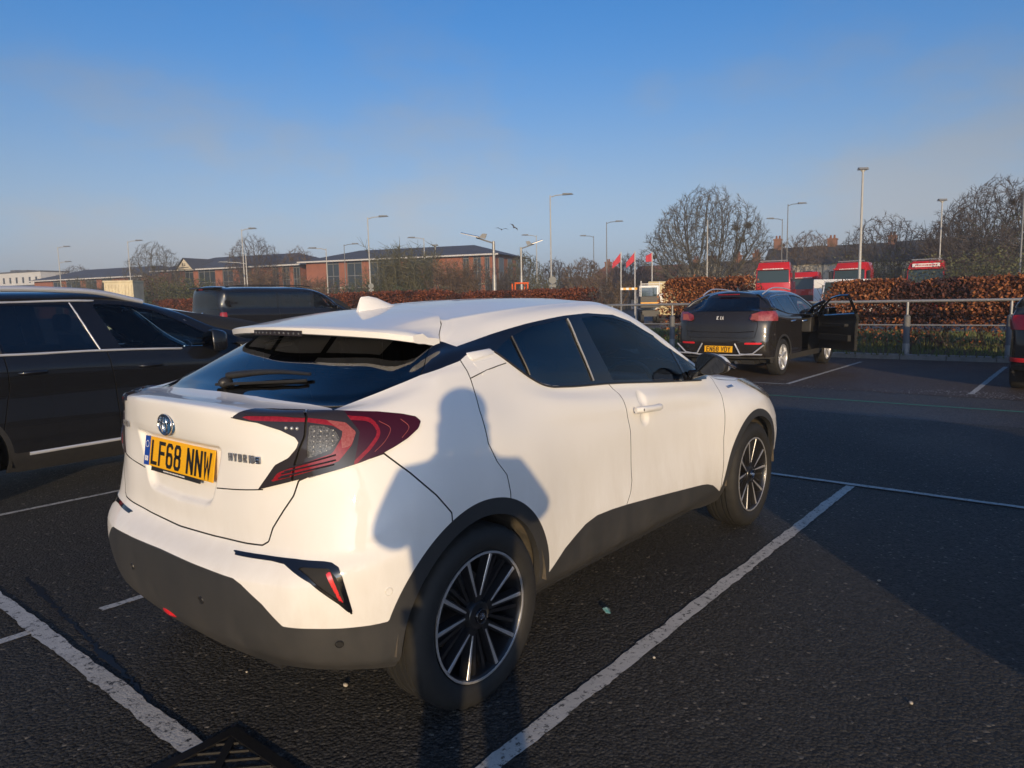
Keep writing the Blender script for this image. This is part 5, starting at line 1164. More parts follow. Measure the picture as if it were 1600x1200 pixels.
def build_crossover():
    car = thing('parked_car', 'white crossover hatchback with black wheel arch cladding and yellow plate LF68 NNW', 'car')
    S = loft(CH, .0085)
    W0 = np.abs(S.V[:, 1])
    # plate recess in the tailgate, cups behind the door pull
    rec = [(-.1, 1.022), (.300, 1.022), (.314, 1.008), (.246, .832), (.225, .806), (.19, .795), (-.1, .780)]
    d = np.where(S.V[:, 0] < -.5, poly_sdf(yz(S), rec), 1)
    S = dent(S, d, .020, .022)
    for cz in (.982, .888):
        q = np.hypot((S.V[:, 0] - 1.315) / 1.15, S.V[:, 2] - cz) - .046
        S = dent(S, np.where(W0 > .6, q, 1), .014, .035)
    liner = offset(S, -.0048)
    def arches(M, r): return np.where(np.abs(M.V[:, 1]) > .5, np.minimum(np.hypot(M.V[:, 0], M.V[:, 2] - .336), np.hypot(M.V[:, 0] - 2.64, M.V[:, 2] - .336)) - r, 1)
    _, S = clip(S, arches(S, .382))
    # --- black glazing band, written as (angle about the cabin axis, height)
    DLO = [(.143, 1.316), (.35, 1.350), (.593, 1.386), (.874, 1.412), (1.077, 1.419), (1.288, 1.405), (1.462, 1.367), (1.745, 1.281), (2.0, 1.17), (2.259, 1.053), (2.30, 1.02), (2.22, .995), (1.988, 1.006), (1.651, 1.035), (1.088, 1.083), (.701, 1.108), (.60, 1.120), (.545, 1.134), (.493, 1.155), (.384, 1.222), (.300, 1.288), (.286, 1.292), (.143, 1.282), (.096, 1.264)]
    wz = lambda z: np.interp(z, [1.0, 1.10, 1.2, 1.3, 1.4], [.755, .742, .715, .675, .640])
    dl = [(math.atan2(wz(z), .3 - x), z) for x, z in DLO]
    low = [(-.1, 1.166), (.3, 1.163), (.45, 1.157), (.60, 1.150), (.715, 1.141), (.735, 1.146), (.82, 1.170), (.925, 1.198), (1.045, 1.227), (1.191, 1.251)]
    top = [(-.1, 1.376), (.5, 1.372), (.9, 1.356), (1.19, 1.343), (1.237, 1.338), (1.28, 1.331), (1.308, 1.320), (1.33, 1.3135)]
    band = low + dl[::-1] + top[::-1]
    band = low + dl[:0:-1] + [dl[0]] + top[::-1]
    BZ, S = clip(S, poly_sdf(pz(S), band))
    # windscreen
    ws = [(2.50, -.1), (2.49, .15), (2.44, .35), (2.34, .55), (2.24, .645), (2.12, .625), (1.78, .545), (1.60, .50), (1.63, .3), (1.655, -.1)]
    f = np.where(S.V[:, 2] > .96, poly_sdf(xw(S), ws), 1)
    WS, S = clip(S, f)
    panel('windscreen', sym(WS), M_('glass_clear'), car, .006)
    # roof
    zu = np.interp(S.V[:, 0], [-1, .1, .2, .29, .5, 1, 1.8, 2.2, 2.3, 2.6, 4], [1.25, 1.27, 1.305, 1.315, 1.25, 1.2, 1.1, 1.06, 1.03, 1.2, 1.2])
    LOW, ROOF = clip(S, S.V[:, 2] - zu)
    seam = lambda M: M.V[:, 0] - np.interp(np.abs(M.V[:, 1]), [0, .25, .45, .52, .57, .60, .62], [.30, .285, .235, .19, .125, .10, .095])
    BACK, ROOF = clip(ROOF, seam(ROOF) + GAP)
    _, ROOF = clip(ROOF, seam(ROOF) - GAP)
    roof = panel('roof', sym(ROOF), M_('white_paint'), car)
    # --- glazing: rear screen, pillar trims and side panes
    div = lambda M, e=0: pz(M)[:, 0] - np.interp(M.V[:, 2], [1.14, 1.228, 1.277, 1.336, 1.36], [.99, 1.046, 1.109, 1.194, 1.24]) + e
    RG, BZ = clip(BZ, div(BZ)); _, BZ = clip(BZ, div(BZ, -.004))
    panel('rear_screen', sym(RG), M_('glass_rear'), car, .006)
    panes = [('quarter_window', 'glass_privacy', [(.318, 1.288), (.40, 1.319), (.448, 1.333), (.458, 1.180), (.398, 1.222)]),
             ('rear_door_window', 'glass_privacy', [(.470, 1.340), (.60, 1.372), (.874, 1.398), (.940, 1.108), (.62, 1.128), (.565, 1.142), (.482, 1.176)]),
             ('front_door_window', 'glass_clear', [(1.000, 1.396), (1.109, 1.403), (1.274, 1.390), (1.452, 1.354), (1.724, 1.268), (1.842, 1.216), (1.908, 1.024), (1.66, 1.047), (1.122, 1.093)]),
             ('mirror_quarter_window', 'glass_clear', [(1.868, 1.205), (2.10, 1.100), (2.13, 1.03), (1.938, 1.025)])]
    for nm, mt, pg in panes:
        P, BZ = clip(BZ, np.where(np.abs(BZ.V[:, 1]) > .45, poly_sdf(xz(BZ), pg), 1))
        for s in (P, mirror(P)): panel(nm, offset(s, -.002), M_(mt), car, .004)
    for s in (BZ, mirror(BZ)):
        panel('pillar_trim', s, M_('gloss_black'), car, .012)
    # bright strips between the panes and along the window sill
    def on_shell(M, L, axis=0):
        L = np.asarray(L, float); out = []
        side = M.V[(M.V[:, 1] < -.45)]
        for a in L:
            k = np.argsort(np.hypot(side[:, 0] - a[0], side[:, 2] - a[1]))[:4]
            out.append((a[0], side[k, 1].mean() - .003, a[1]))
        return np.array(out)
    full = Tri(liner.V + liner.N * .0048, liner.T)
    for L, r in (([(.456, 1.339), (.460, 1.26), (.470, 1.178)], .0045), ([(.884, 1.398), (.91, 1.28), (.946, 1.108)], .005)):
        P = on_shell(full, smooth_line(L, 6))
        for sg in (1, -1): B().tube(P * (1, sg, 1), r, 6).obj('window_divider', M_('steel' if r > .0049 else 'black_plastic'), car, smooth=50)
    L = smooth_line([(.300, 1.286), (.384, 1.220), (.493, 1.153), (.545, 1.131), (.60, 1.117), (.701, 1.106), (1.088, 1.081), (1.651, 1.033), (2.1, .997)], 8)
    P = on_shell(full, L)
    for sg in (1, -1): B().tube(P * (1, sg, 1), .0045, 6).obj('waist_moulding', M_('black_plastic'), car, smooth=50)
    P = on_shell(full, smooth_line([(.088, 1.202), (.20, 1.222), (.335, 1.238)], 8)) + (0, .001, 0)
    for sg in (1, -1): B().tube(P * (1, sg, 1), .0022, 5).obj('panel_seam', M_('gap_shade'), car, smooth=50)
    # --- black cladding
    rear_line = [(-.2, .628), (.131, .624), (.349, .619), (.418, .617), (.448, .604), (.522, .552), (.583, .487), (.669, .484), (.744, .478), (.819, .474), (.90, .474), (1.3, .40), (1.3, -.1), (-.2, -.1)]
    sill = [(.40, .32), (.473, .372), (.56, .432), (.641, .468), (.72, .497), (.816, .512), (.95, .508), (1.087, .498), (1.376, .471), (1.912, .419), (1.984, .408), (2.06, .385), (2.192, .317), (2.3, .30), (2.3, -.1), (.40, -.1)]
    def clad(M):
        w = np.abs(M.V[:, 1]); x = M.V[:, 0]
        a = np.where(x < 0, poly_sdf(pz(M), rear_line), 1)
        ring = np.minimum(np.hypot(x, M.V[:, 2] - .326) - .452, np.hypot(x - 2.64, M.V[:, 2] - .320) - .446)
        b = np.where(w > .5, np.minimum(ring, poly_sdf(xz(M), sill)), 1)
        c = np.where(x > 2.9, np.maximum(M.V[:, 2] - .42, 2.95 - x), 1)
        return np.minimum(np.minimum(a, b), c)
    CL, WH = clip(LOW, clad(LOW))
    front = [(3.02, .2), (3.02, .62)]
    # cladding pieces
    CB, CL = clip(CL, np.where(np.abs(CL.V[:, 1]) > .5, CL.V[:, 0] + .418, CL.V[:, 0] - 0))
    lower = panel('bumper_skirt', sym(CB), M_('cladding'), car)
    CR, CL = clip(CL, CL.V[:, 0] - np.interp(CL.V[:, 2], [.2, .42, .8], [.43, .475, .475]))
    CS, CL = clip(CL, CL.V[:, 0] - np.interp(CL.V[:, 2], [.2, .34, .8], [2.12, 2.215, 2.215]))
    CF, CN = clip(CL, CL.V[:, 0] - 3.06)
    CS1, CS2 = clip(CS, CS.V[:, 0] - 1.085 + .12 * (CS.V[:, 2] - .49))
    for nm, P in (('wheel_arch_trim', CR), ('wheel_arch_trim', CF), ('sill_trim', CS1), ('sill_trim', CS2)):
        _, P = clip(P, (P.V[:, 2] - .2)*0 + 1) if False else (None, P)
        for s in (P, mirror(P)): panel(nm, s, M_('cladding'), car, .03 if 'arch' in nm else .012)
    panel('front_skirt', sym(CN), M_('cladding'), car)
    full = Tri(liner.V + liner.N * .0048, liner.T)
    def surf(ph, z, off):
        q = pz(full); d = np.where(full.V[:, 0] < .1, np.hypot(q[:, 0] - ph, q[:, 1] - z), 9); j = np.argsort(d)[:4]; w_ = 1 / (d[j] + 1e-4); w_ /= w_.sum()
        r_ = (np.hypot(full.V[j, 1], .3 - full.V[j, 0]) * w_).sum(); nn = (full.N[j] * w_[:, None]).sum(0)
        return np.array([.3 - r_ * math.cos(ph), -r_ * math.sin(ph), z]) + nn * off
    def trace(nm, pts, r, mt, par, off, n=6, k=5):
        P = np.array([surf(a, z, off) for a, z in smooth_line(pts, n)])
        for sg in (1, -1): B().tube(P * (1, sg, 1), r, k).obj(nm, M_(mt), par[0] if sg > 0 else par[1], smooth=60)
    # --- tail lights: a boomerang wrapped round the corner, split where the tailgate opens
    LIGHT = [(.392, 1.124), (.42, 1.137), (.454, 1.1435), (.542, 1.141), (.678, 1.1385), (.728, 1.137), (.859, 1.127), (.938, 1.115), (.982, 1.104), (.999, 1.089), (.988, 1.068), (.947, 1.041), (.874, 1.007), (.807, .984), (.734, .964), (.625, .937), (.488, .897), (.523, .942), (.552, .981), (.596, 1.005), (.622, 1.036), (.628, 1.054), (.617, 1.068), (.57, 1.09), (.494, 1.112)]
    LT, WH = clip(WH, np.where(WH.V[:, 0] < 0, poly_sdf(pz(WH), LIGHT), 1))
    split = [(.627, 1.145), (.646, 1.125), (.646, 1.071), (.632, 1.036), (.616, .985), (.608, .94), (.600, .90)]
    sp = lambda M, e: pz(M)[:, 0] - np.interp(M.V[:, 2], [q[1] for q in split[::-1]], [q[0] for q in split[::-1]]) + e
    LRED = [(.425, 1.130), (.55, 1.128), (.646, 1.1235), (.694, 1.117), (.76, 1.104), (.791, 1.075), (.78, 1.039), (.743, .992), (.669, .966), (.535, .925), (.562, .957), (.65, .992), (.725, 1.017), (.75, 1.061), (.752, 1.08), (.723, 1.098), (.648, 1.112), (.471, 1.119)]
    LINE = [(.76, 1.118), (.845, 1.095), (.858, 1.07), (.835, 1.03), (.80, .995), (.79, .985)]
    BARS = [[(.60, .975), (.67, .995), (.735, 1.012)], [(.585, .962), (.66, .980), (.735, .996)], [(.572, .945), (.66, .968), (.73, .983)]]
    CLEAR = [(.655, 1.104), (.70, 1.099), (.732, 1.083), (.745, 1.059), (.722, 1.03), (.669, 1.008), (.652, 1.004)]
    lin, lout = clip(LT, sp(LT, .004)); _, lout = clip(lout, sp(lout, -.004))
    for part, nm in ((lout, 'tail_light'), (lin, 'tail_light')):
        base = part
        red, base = clip(base, poly_sdf(pz(base), LRED))
        pale, red = clip(red, poly_sdf(pz(red), [(.69, 1.125), (.76, 1.112), (.80, 1.08), (.775, 1.035), (.752, 1.030), (.745, 1.085)]))
        clr, base = clip(base, poly_sdf(pz(base), CLEAR))
        far, base = clip(base, -(pz(base)[:, 0] - np.interp(base.V[:, 2], [.9, 1.03, 1.075, 1.11, 1.15], [.77, .795, .802, .775, .74])))
        line, far = clip(far, line_sdf(pz(far), smooth_line(LINE, 5), .0055))
        for s in (0, 1):
            mm = (lambda q: mirror(q)) if s else (lambda q: q)
            o = panel(nm, offset(mm(base), .010), M_('lamp_smoke'), car, .03)
            for nn, q, mt, off in (('red_light_guide', red, 'lamp_red', .011), ('pale_light_guide', pale, 'lamp_pink', .0112), ('reversing_lens', clr, 'lamp_clear', .006), ('outer_lens', far, 'lamp_dark_red', .010), ('light_line', line, 'lamp_red', .0108)):
                if len(q.T): panel(nn, offset(mm(q), off), M_(mt), o, .012 if nn != 'outer_lens' else .03)
    lamps = [o for o in car.children if o.name.startswith('tail_light')]
    lens_out, lens_in = (lamps[0], lamps[1]), (lamps[2], lamps[3])
    for L in BARS: trace('lens_rib', L, .0028, 'lamp_smoke', lens_out, .0125)
    for L in ([(.565, .940), (.60, .949)], [(.575, .955), (.605, .963)]): trace('lens_rib', L, .0028, 'lamp_smoke', lens_in, .0125, 4)
    trace('lens_rib', [(.45, 1.1305), (.55, 1.1285), (.64, 1.1235)], .002, 'lamp_smoke', lens_in, .0122)
    trace('lens_edge', [(.655, .945), (.734, .969), (.807, .989), (.874, 1.012), (.947, 1.046), (.985, 1.07)], .004, 'chrome', lens_out, .004)
    trace('light_line', [(.86, 1.10), (.895, 1.075), (.88, 1.045), (.845, 1.012)], .0012, 'lamp_pink', lens_out, .0115)
    trace('light_line', [(.93, 1.10), (.955, 1.075), (.93, 1.045)], .0012, 'lamp_pink', lens_out, .0115)
    for ph_, z_ in ((.588, 1.097), (.606, 1.0955), (.622, 1.0945)):
        P_ = surf(ph_, z_, .010)
        for sg in (1, -1): B().ball(P_ * (1, sg, 1), (.006, .006, .006), 10, 6).obj('lamp_bulb', M_('lamp_bulb'), lens_in[0] if sg > 0 else lens_in[1], smooth=60)
    for ph_ in (.672, .69, .708, .725):
        for z_ in (1.085, 1.07, 1.055, 1.04, 1.026):
            if ph_ > .72 and z_ < 1.04: continue
            P_ = surf(ph_, z_, .0075)
            for sg in (1, -1): B().ball(P_ * (1, sg, 1), (.0030, .0030, .0030), 7, 5).obj('lens_facet', M_('lamp_bulb'), lens_out[0] if sg > 0 else lens_out[1], smooth=60)
    # --- black vent with reflector, low on the bumper corner
    VENT = [(.37, .681), (.45, .6865), (.513, .690), (.614, .694), (.70, .691), (.722, .687), (.741, .674), (.751, .645), (.764, .58), (.776, .515), (.757, .536), (.738, .561), (.666, .632), (.585, .676), (.54, .6785), (.388, .671)]
    VN, WH = clip(WH, np.where(WH.V[:, 0] < 0, poly_sdf(pz(WH), VENT), 1))
    VRED = [(.704, .663), (.719, .662), (.752, .556), (.743, .560)]
    inner = [(.62, .674), (.715, .671), (.735, .645), (.757, .556), (.735, .575), (.66, .650)]
    vin, vrim = clip(VN, poly_sdf(pz(VN), inner))
    vr, vin = clip(vin, poly_sdf(pz(vin), VRED))
    for s in (0, 1):
        mm = (lambda q: mirror(q)) if s else (lambda q: q)
        o = panel('bumper_vent', offset(mm(vrim), .002), M_('gloss_black'), car, .03)
        panel('vent_insert', offset(mm(vin), -.012), M_('black_plastic'), o, .004)
        panel('reflector', offset(mm(vr), -.004), M_('reflector'), o, .012)
    # --- white panels
    BUMP = [(-.2, .1), (-.2, .689), (.016, .691), (.242, .699), (.422, .709), (.493, .715), (.517, .730), (.533, .775), (.573, .836), (.606, .884), (.623, .933), (.66, .95), (.874, 1.006), (.876, 1.003), (.953, .934), (1.032, .851), (1.09, .775), (1.12, .1)]
    fb = lambda M: np.where(M.V[:, 0] < .1, poly_sdf(pz(M), BUMP), 1)
    BU, WH = clip(WH, fb(WH) + GAP); _, WH = clip(WH, fb(WH) - GAP)
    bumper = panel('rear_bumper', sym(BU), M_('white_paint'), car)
    TG = [(-.2, .5), (-.2, 1.3), (.5, 1.3), (.63, 1.16), (.66, 1.14), (.66, .5)]
    TGT, WH = clip(WH, np.where(WH.V[:, 0] < -.3, poly_sdf(pz(WH), TG), 1))
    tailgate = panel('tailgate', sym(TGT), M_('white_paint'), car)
    trace('panel_seam', [(.275, .872), (.36, .880), (.50, .897)], .0022, 'gap_shade', (car, car), .0002)
    RDG = at_z([(.096, 1.264), (.088, 1.2), (.059, 1.091), (.057, .973), (.09, .90), (.138, .843), (.154, .773), (.155, .6), (.096, 1.4)])
    BGL = at_z([(1.060, 1.15), (1.069, 1.082), (1.125, 1.030), (1.142, .94), (1.160, .84), (1.162, .75), (1.152, .60), (1.130, .55), (1.081, .495), (1.07, .3)])
    AGL = at_z([(2.30, 1.1), (2.285, .976), (2.255, .904), (2.22, .819), (2.199, .73), (2.180, .651), (2.176, .58), (2.174, .50), (2.169, .403), (2.197, .32)])
    rest = WH
    names = ['quarter_panel', 'rear_door', 'front_door', 'front_wing']
    out = {}
    for nm, G in zip(names[:3], (RDG, BGL, AGL)):
        f = lambda M: np.where(np.abs(M.V[:, 1]) > .4, M.V[:, 0] - G(M.V[:, 2]), M.V[:, 0])
        P, rest = clip(rest, f(rest) + GAP); _, rest = clip(rest, f(rest) - GAP)
        out[nm] = P
    bon = [(2.2, -.1), (2.2, .66), (2.36, .735), (2.65, .735), (2.95, .69), (3.12, .60), (3.3, .44), (3.38, .2), (3.40, -.1)]
    f = lambda M: np.where(M.V[:, 2] > .78, poly_sdf(xw(M), bon), 1)
    BO, rest = clip(rest, f(rest) + GAP); _, rest = clip(rest, f(rest) - GAP)
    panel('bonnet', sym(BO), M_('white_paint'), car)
    HLP = [(2.70, .962), (2.80, .958), (3.02, .905), (3.16, .855), (3.30, .80), (3.20, .76), (3.02, .79), (2.86, .835), (2.74, .895)]
    HL, rest = clip(rest, np.where(np.abs(rest.V[:, 1]) > .35, poly_sdf(xz(rest), HLP), 1))
    for s in (HL, mirror(HL)):
        panel('headlight', offset(s, .012), M_('lamp_clear'), car, .03)
    FB, FW = clip(rest, -(rest.V[:, 0] - np.interp(rest.V[:, 2], [.3, .75, 1], [3.05, 3.02, 2.9])) + GAP)
    _, FW = clip(FW, (FW.V[:, 0] * 0 + 1))
    grl = [(-.1, .74), (.35, .73), (.55, .70), (.52, .66), (-.1, .67)]; grl2 = [(-.1, .60), (.5, .58), (.45, .44), (-.1, .43)]
    g1, FB = clip(FB, poly_sdf(yz(FB), grl)); g2, FB = clip(FB, poly_sdf(yz(FB), grl2))
    for g in (g1, g2):
        if len(g.T): panel('grille', offset(sym(g), -.01), M_('black_plastic'), car)
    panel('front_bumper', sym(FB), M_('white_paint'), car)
    out['front_wing'] = FW
    parts = {}
    for nm in names:
        for k, s in enumerate((out[nm], mirror(out[nm]))):
            if nm in ('rear_door', 'front_door') or True:
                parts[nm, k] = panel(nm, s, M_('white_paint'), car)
    # fixed liner behind every gap, open where the glass is
    LN = liner
    _, LN = clip(LN, arches(LN, .40))
    g_, LN = clip(LN, poly_sdf(pz(LN), band) + .012)
    g_, LN = clip(LN, np.where(LN.V[:, 2] > .96, poly_sdf(xw(LN), ws) + .01, 1))
    mesh_obj('inner_shell', sym(LN), M_('liner'), car)
    # --- spoiler
    ws_ = np.linspace(0, .60, 25); V = []; ring = None
    def spo(w):
        e = (w / .60)
        xr = np.interp(w, [0, .25, .45, .52, .57, .60], [.30, .285, .235, .19, .125, .10]) - GAP
        def rz(x): return float(np.interp(x, [-.3, .03, .15, .28, .45], [1.412, 1.425, 1.444, 1.4605, 1.478]) - .085 * w * w - .03 * max(0, (w - .46) / .14) ** 2 * 1.6)
        xt = -.235 + .40 * w * w + .05 * max(0, (w - .5) / .1) ** 2
        zt = 1.402 - .072 * w * w - .012 * max(0, (w - .5) / .1) ** 2
        z_root = rz(xr)
        if w > .5: z_root = np.interp(w, [.5, .57, .60], [1.412, 1.362, 1.345])
        xm = xr * .55 + xt * .45
        return [(xr, z_root), (xr * .85 + xt * .15, z_root * .86 + zt * .14 + .001), (xm, (z_root * .58 + zt * .42)), (xt + .05, zt + .0055), (xt + .012, zt + .002), (xt, zt - .004), (xt + .004, zt - .026), (xt + .03, zt - .032), (xm - .02, zt - .034), (min(xr, xm + .1), min(zt - .03, z_root - .03))]
    rows = np.array([[(x, -w, z) for x, z in spo(w)] for w in ws_])
    n, m = rows.shape[:2]
    top_m, bot_m = 8, m
    def strip(a, b):
        R = np.concatenate([rows[:0:-1, a:b] * (1, -1, 1), rows[:, a:b]]); k, l = R.shape[:2]
        I = np.arange(k * l).reshape(k, l); q = np.stack([I[:-1, :-1], I[:-1, 1:], I[1:, 1:], I[1:, :-1]], -1).reshape(-1, 4)
        return Tri(R.reshape(-1, 3), np.concatenate([q[:, [0, 1, 2]], q[:, [0, 2, 3]]]))
    sp_o = mesh_obj('roof_spoiler', strip(0, 8), M_('white_paint'), car, True, crease=38)
    b = B(); R = rows
    for sg in (-1, 1):
        P = rows[-1] * (1, -sg, 1) * (1, 1, 1)
        b.add([(p[0], -p[1] if sg < 0 else p[1], p[2]) for p in rows[-1]], [tuple(range(m))])
    b.obj('spoiler_end', M_('white_paint'), sp_o)
    mesh_obj('spoiler_underside', strip(7, m), M_('black_plastic'), sp_o, True)
    for wa, wb_ in ((.20, .47), (-.165, .165), (-.47, -.20)):
        q = B(); n_ = 6; G_ = []
        for i in range(n_ + 1):
            w = wa + (wb_ - wa) * i / n_; R_ = spo(abs(w)); a7, a8, a9 = (np.array(R_[k]) for k in (7, 8, 9))
            G_.append([(*(a7 * .9 + a8 * .1), w), (*a8, w), (*(a8 * .35 + a9 * .65), w)])
        V_ = [(g[0], g[2], g[1] - .003) for r in G_ for g in r]
        q.add(V_, [(i*3 + j, i*3 + j + 1, i*3 + j + 4, i*3 + j + 3) for i in range(n_) for j in range(2)]).obj('underside_panel', M_('white_paint'), sp_o, smooth=60)
    bl = B(); pts = []
    wv = np.linspace(-.17, .17, 13)
    for w in wv: x, z = spo(abs(w))[6]; pts.append((x, w, z))
    for i in range(12):
        (x0, w0, z0), (x1, w1, z1) = pts[i], pts[i + 1]
        bl.add([(x0 - .003, w0, z0 - .010), (x1 - .003, w1, z1 - .010), (x1 - .003, w1, z1 + .012), (x0 - .003, w0, z0 + .012), (x0 + .03, w0, z0 - .012), (x1 + .03, w1, z1 - .012)], [(0, 1, 2, 3), (0, 4, 5, 1)])
    hb = bl.obj('high_brake_light', M_('lamp_smoke'), car)
    bd = B()
    for i in range(11): w = -.15 + i * .03; x, z = spo(abs(w))[6]; bd.ball((x - .003, w, z), (.003, .006, .005), 8, 5)
    bd.obj('brake_light_lens', M_('lamp_clear'), hb, smooth=60)
    # --- roof fin
    f = B(); fin = []
    for x, z, w in ((.175, 1.448, .0), ):
        pass
    prof = [(.215, .062, .006), (.222, .066, .010), (.26, .064, .016), (.31, .050, .022), (.36, .026, .024), (.405, .006, .018), (.43, .0, .004)]
    V, F = [], []
    for x, h, w in prof:
        z0 = np.interp(x, [.15, .28, .45], [1.443, 1.461, 1.478]) - .003
        for t, ww in ((0, 1.35), (.35, 1.05), (.75, .62), (.95, .34), (1.0, 0)):
            V.append((x - .02 * (1 - t), -w * ww, z0 + h * t))
    for x, h, w in prof:
        z0 = np.interp(x, [.15, .28, .45], [1.443, 1.461, 1.478]) - .003
        for t, ww in ((0, 1.35), (.35, 1.05), (.75, .62), (.95, .34), (1.0, 0)):
            V.append((x - .02 * (1 - t), w * ww, z0 + h * t))
    k = len(prof)
    for o, r in ((0, 1), (k * 5, -1)):
        for i in range(k - 1):
            for j in range(4):
                q = (o + i*5 + j, o + (i+1)*5 + j, o + (i+1)*5 + j + 1, o + i*5 + j + 1); F.append(q[::r])
    F.append((0, 1, 2, 3, 4, k*5+4, k*5+3, k*5+2, k*5+1, k*5))
    fo = f.add(V, F).obj('roof_aerial', M_('white_paint'), car, smooth=50)
    fo.location = (-.01, 0, 0)
    # --- rear wiper on the screen
    k = np.where(full.V[:, 0] < .1)[0]; FV, FN = full.V[k], full.N[k]
    def glass_pt(y, z, off):
        d = (np.abs(FV[:, 1]) - abs(y)) ** 2 + (FV[:, 2] - z) ** 2; j = np.argsort(d)[:3]
        p = FV[j].mean(0); nn = FN[j].mean(0); s = 1 if y <= 0 else -1
        return np.array([p[0] + nn[0]*off, y + s*nn[1]*off, z + nn[2]*off])
    w = B()
    ys = np.linspace(.05, -.36, 12)
    arm = np.array([glass_pt(y, 1.190 - .03 * ((y - .05) / .41) ** 1.0 + .012 * math.sin((.05 - y) / .41 * math.pi), .030 - .012 * i / 11) for i, y in enumerate(ys)])
    w.tube(arm, np.interp(np.linspace(0, 1, 12), [0, .1, .5, 1], [.014, .015, .010, .006]), 8)
    wo = w.obj('rear_wiper', M_('black_plastic'), car, smooth=50)
    bl_ = B(); bl_.tube([glass_pt(y, 1.176 - .028 * ((y - .05) / .41), .012) for y in np.linspace(.08, -.37, 12)], .006, 6); bl_.obj('wiper_blade', M_('rubber'), wo, smooth=50)
    pv = B(); c = glass_pt(.045, 1.182, .012); pv.ball(c, (.03, .022, .022), 12, 8); pv.obj('wiper_pivot', M_('black_plastic'), wo, smooth=50)
    # --- emblem and badges on the tailgate
    def rear_pt(y, z, off=0):
        d = (full.V[:, 1] + abs(y)) ** 2 + (full.V[:, 2] - z) ** 2 + np.where(full.V[:, 0] > -.2, 9, 0); j = np.argmin(d)
        return np.array([full.V[j, 0] - off, y, z])
    em = B(); cx, cz = rear_pt(0, 1.070)[0], 1.070
    E3 = XF((cx - .006, .012, cz), rx=0, rz=math.radians(-90))
    bk = B().lathe([(0, -.008), (.030, -.007), (.036, -.002), (.038, .004)], 36, XF((cx - .002, 0, cz), rz=math.radians(-90), s=(1.28, 1, .86)) if False else XF((cx - .004, 0, cz), rz=math.radians(-90)))
    eo = bk.obj('emblem', M_('emblem_blue'), car, smooth=50)
    eo.scale = (1, 1.3, 1); 
    def oval(ry, rz_, oy=0, oz=0, x=0, n=28): return [(cx - .0125 - x, oy + ry*math.cos(i*2*math.pi/n), cz + oz + rz_*math.sin(i*2*math.pi/n)) for i in range(n + 1)]
    em.tube(oval(.038, .037), .0035, 6, False); em.tube(oval(.0125, .032), .0034, 6, False); em.tube(oval(.030, .014, 0, .018), .0034, 6, False)
    e2 = em.obj('emblem_ring', M_('chrome'), eo, smooth=60)
    hb_ = letters('HYBRID', .023, .0034, .0235, .003)
    ho = hb_.obj('badge', M_('badge_metal'), car); p0 = rear_pt(-.43, 1.005, .004)
    ho.matrix_local = Matrix.Translation((p0[0] - .003, -.425, .993)) @ Matrix.Rotation(math.radians(-90 + 10), 4, 'Z')
    sq = B(); sq.box((.068, -.004, -.012), (.086, 0, .012)).box((.0715, -.0055, -.008), (.0825, -.004, .004)).obj('badge_tile', M_('chrome'), ho, bevel=.002)
    lb = letters('C HR', .02, .0035, .021, .003).obj('badge', M_('badge_metal'), car); p1 = rear_pt(.43, 1.02, .004)
    lb.matrix_local = Matrix.Translation((p1[0] - .004, .43, 1.03)) @ Matrix.Rotation(math.radians(-90 - 10), 4, 'Z')
    number_plate('LF68 NNW', car, (-.660, 0, .944), math.radians(-90), math.radians(-9), blue=True, dealer=True)
    # parking sensors, fog lamp, tow cover
    sens = B()
    def sensor(ph, z):
        q = pz(full); j = np.argmin(np.where(full.V[:, 0] < .1, np.hypot(q[:, 0] - ph, q[:, 1] - z), 9)); return full.V[j], full.N[j]
    for ph, z, mt in ((.868, .574, 'white_paint'), (.732, .426, 'black_plastic'), (.25, .50, 'black_plastic')):
        P, N = sensor(ph, z)
        for sg in (1, -1):
            a = np.array([P[0], P[1] * sg, P[2]]); nn = np.array([N[0], N[1] * sg, N[2]])
            ring = B()
            X = np.array(Matrix.Translation(Vector(a)) @ Vector(nn).to_track_quat('-Y', 'Z').to_matrix().to_4x4())
            ring.lathe([(0, -.0025), (.010, -.0025), (.0105, .001)], 20, X); ring.lathe([(.0115, .0), (.0125, -.0032), (.014, .0)], 20, X)
            ring.obj('parking_sensor', M_(mt), car, smooth=50)
    fog = B().ball((-.69, .05, .368), (.03, .075, .026), 16, 8).obj('rear_fog_light', M_('reflector'), car, smooth=60)
    # --- door handle, hidden pull, mirrors
    for sg in (-1, 1):
        h = B(); P = [(1.185, -.838, .944), (1.21, -.852, .944), (1.27, -.858, .941), (1.34, -.858, .937), (1.41, -.850, .933), (1.435, -.832, .932)]
        P = smooth_line(P, 4)
        h.tube(P * (1, -sg, 1), [(.017 if .15 < i / len(P) < .85 else .015) for i in range(len(P))], 10)
        ho2 = h.obj('door_handle', M_('white_paint'), car, smooth=60)
        if sg < 0: B().lathe([(0, -.002), (.006, -.002), (.007, .002)], 14, XF((1.215, -.8685, .944))).obj('key_lock', M_('black_plastic'), ho2, smooth=50)
        g = B(); Q = [(.150, 1.262), (.145, 1.290), (.286, 1.299), (.293, 1.278)]
        lo = on_shell(full, [(q[0], q[1]) for q in Q])
        V = [(p[0], p[1] - .006, p[2]) for p in lo] + [(p[0], p[1] + .03, p[2]) for p in lo]
        V = np.array(V) * (1, -sg, 1)
        g.add(V, [(0, 1, 2, 3), (7, 6, 5, 4), (0, 4, 5, 1), (1, 5, 6, 2), (2, 6, 7, 3), (3, 7, 4, 0)])
        g.obj('rear_door_pull', M_('white_paint'), car, bevel=.006, smooth=40)
        c = B(); Q = [(.166, 1.206), (.15, 1.252), (.262, 1.262), (.236, 1.232)]
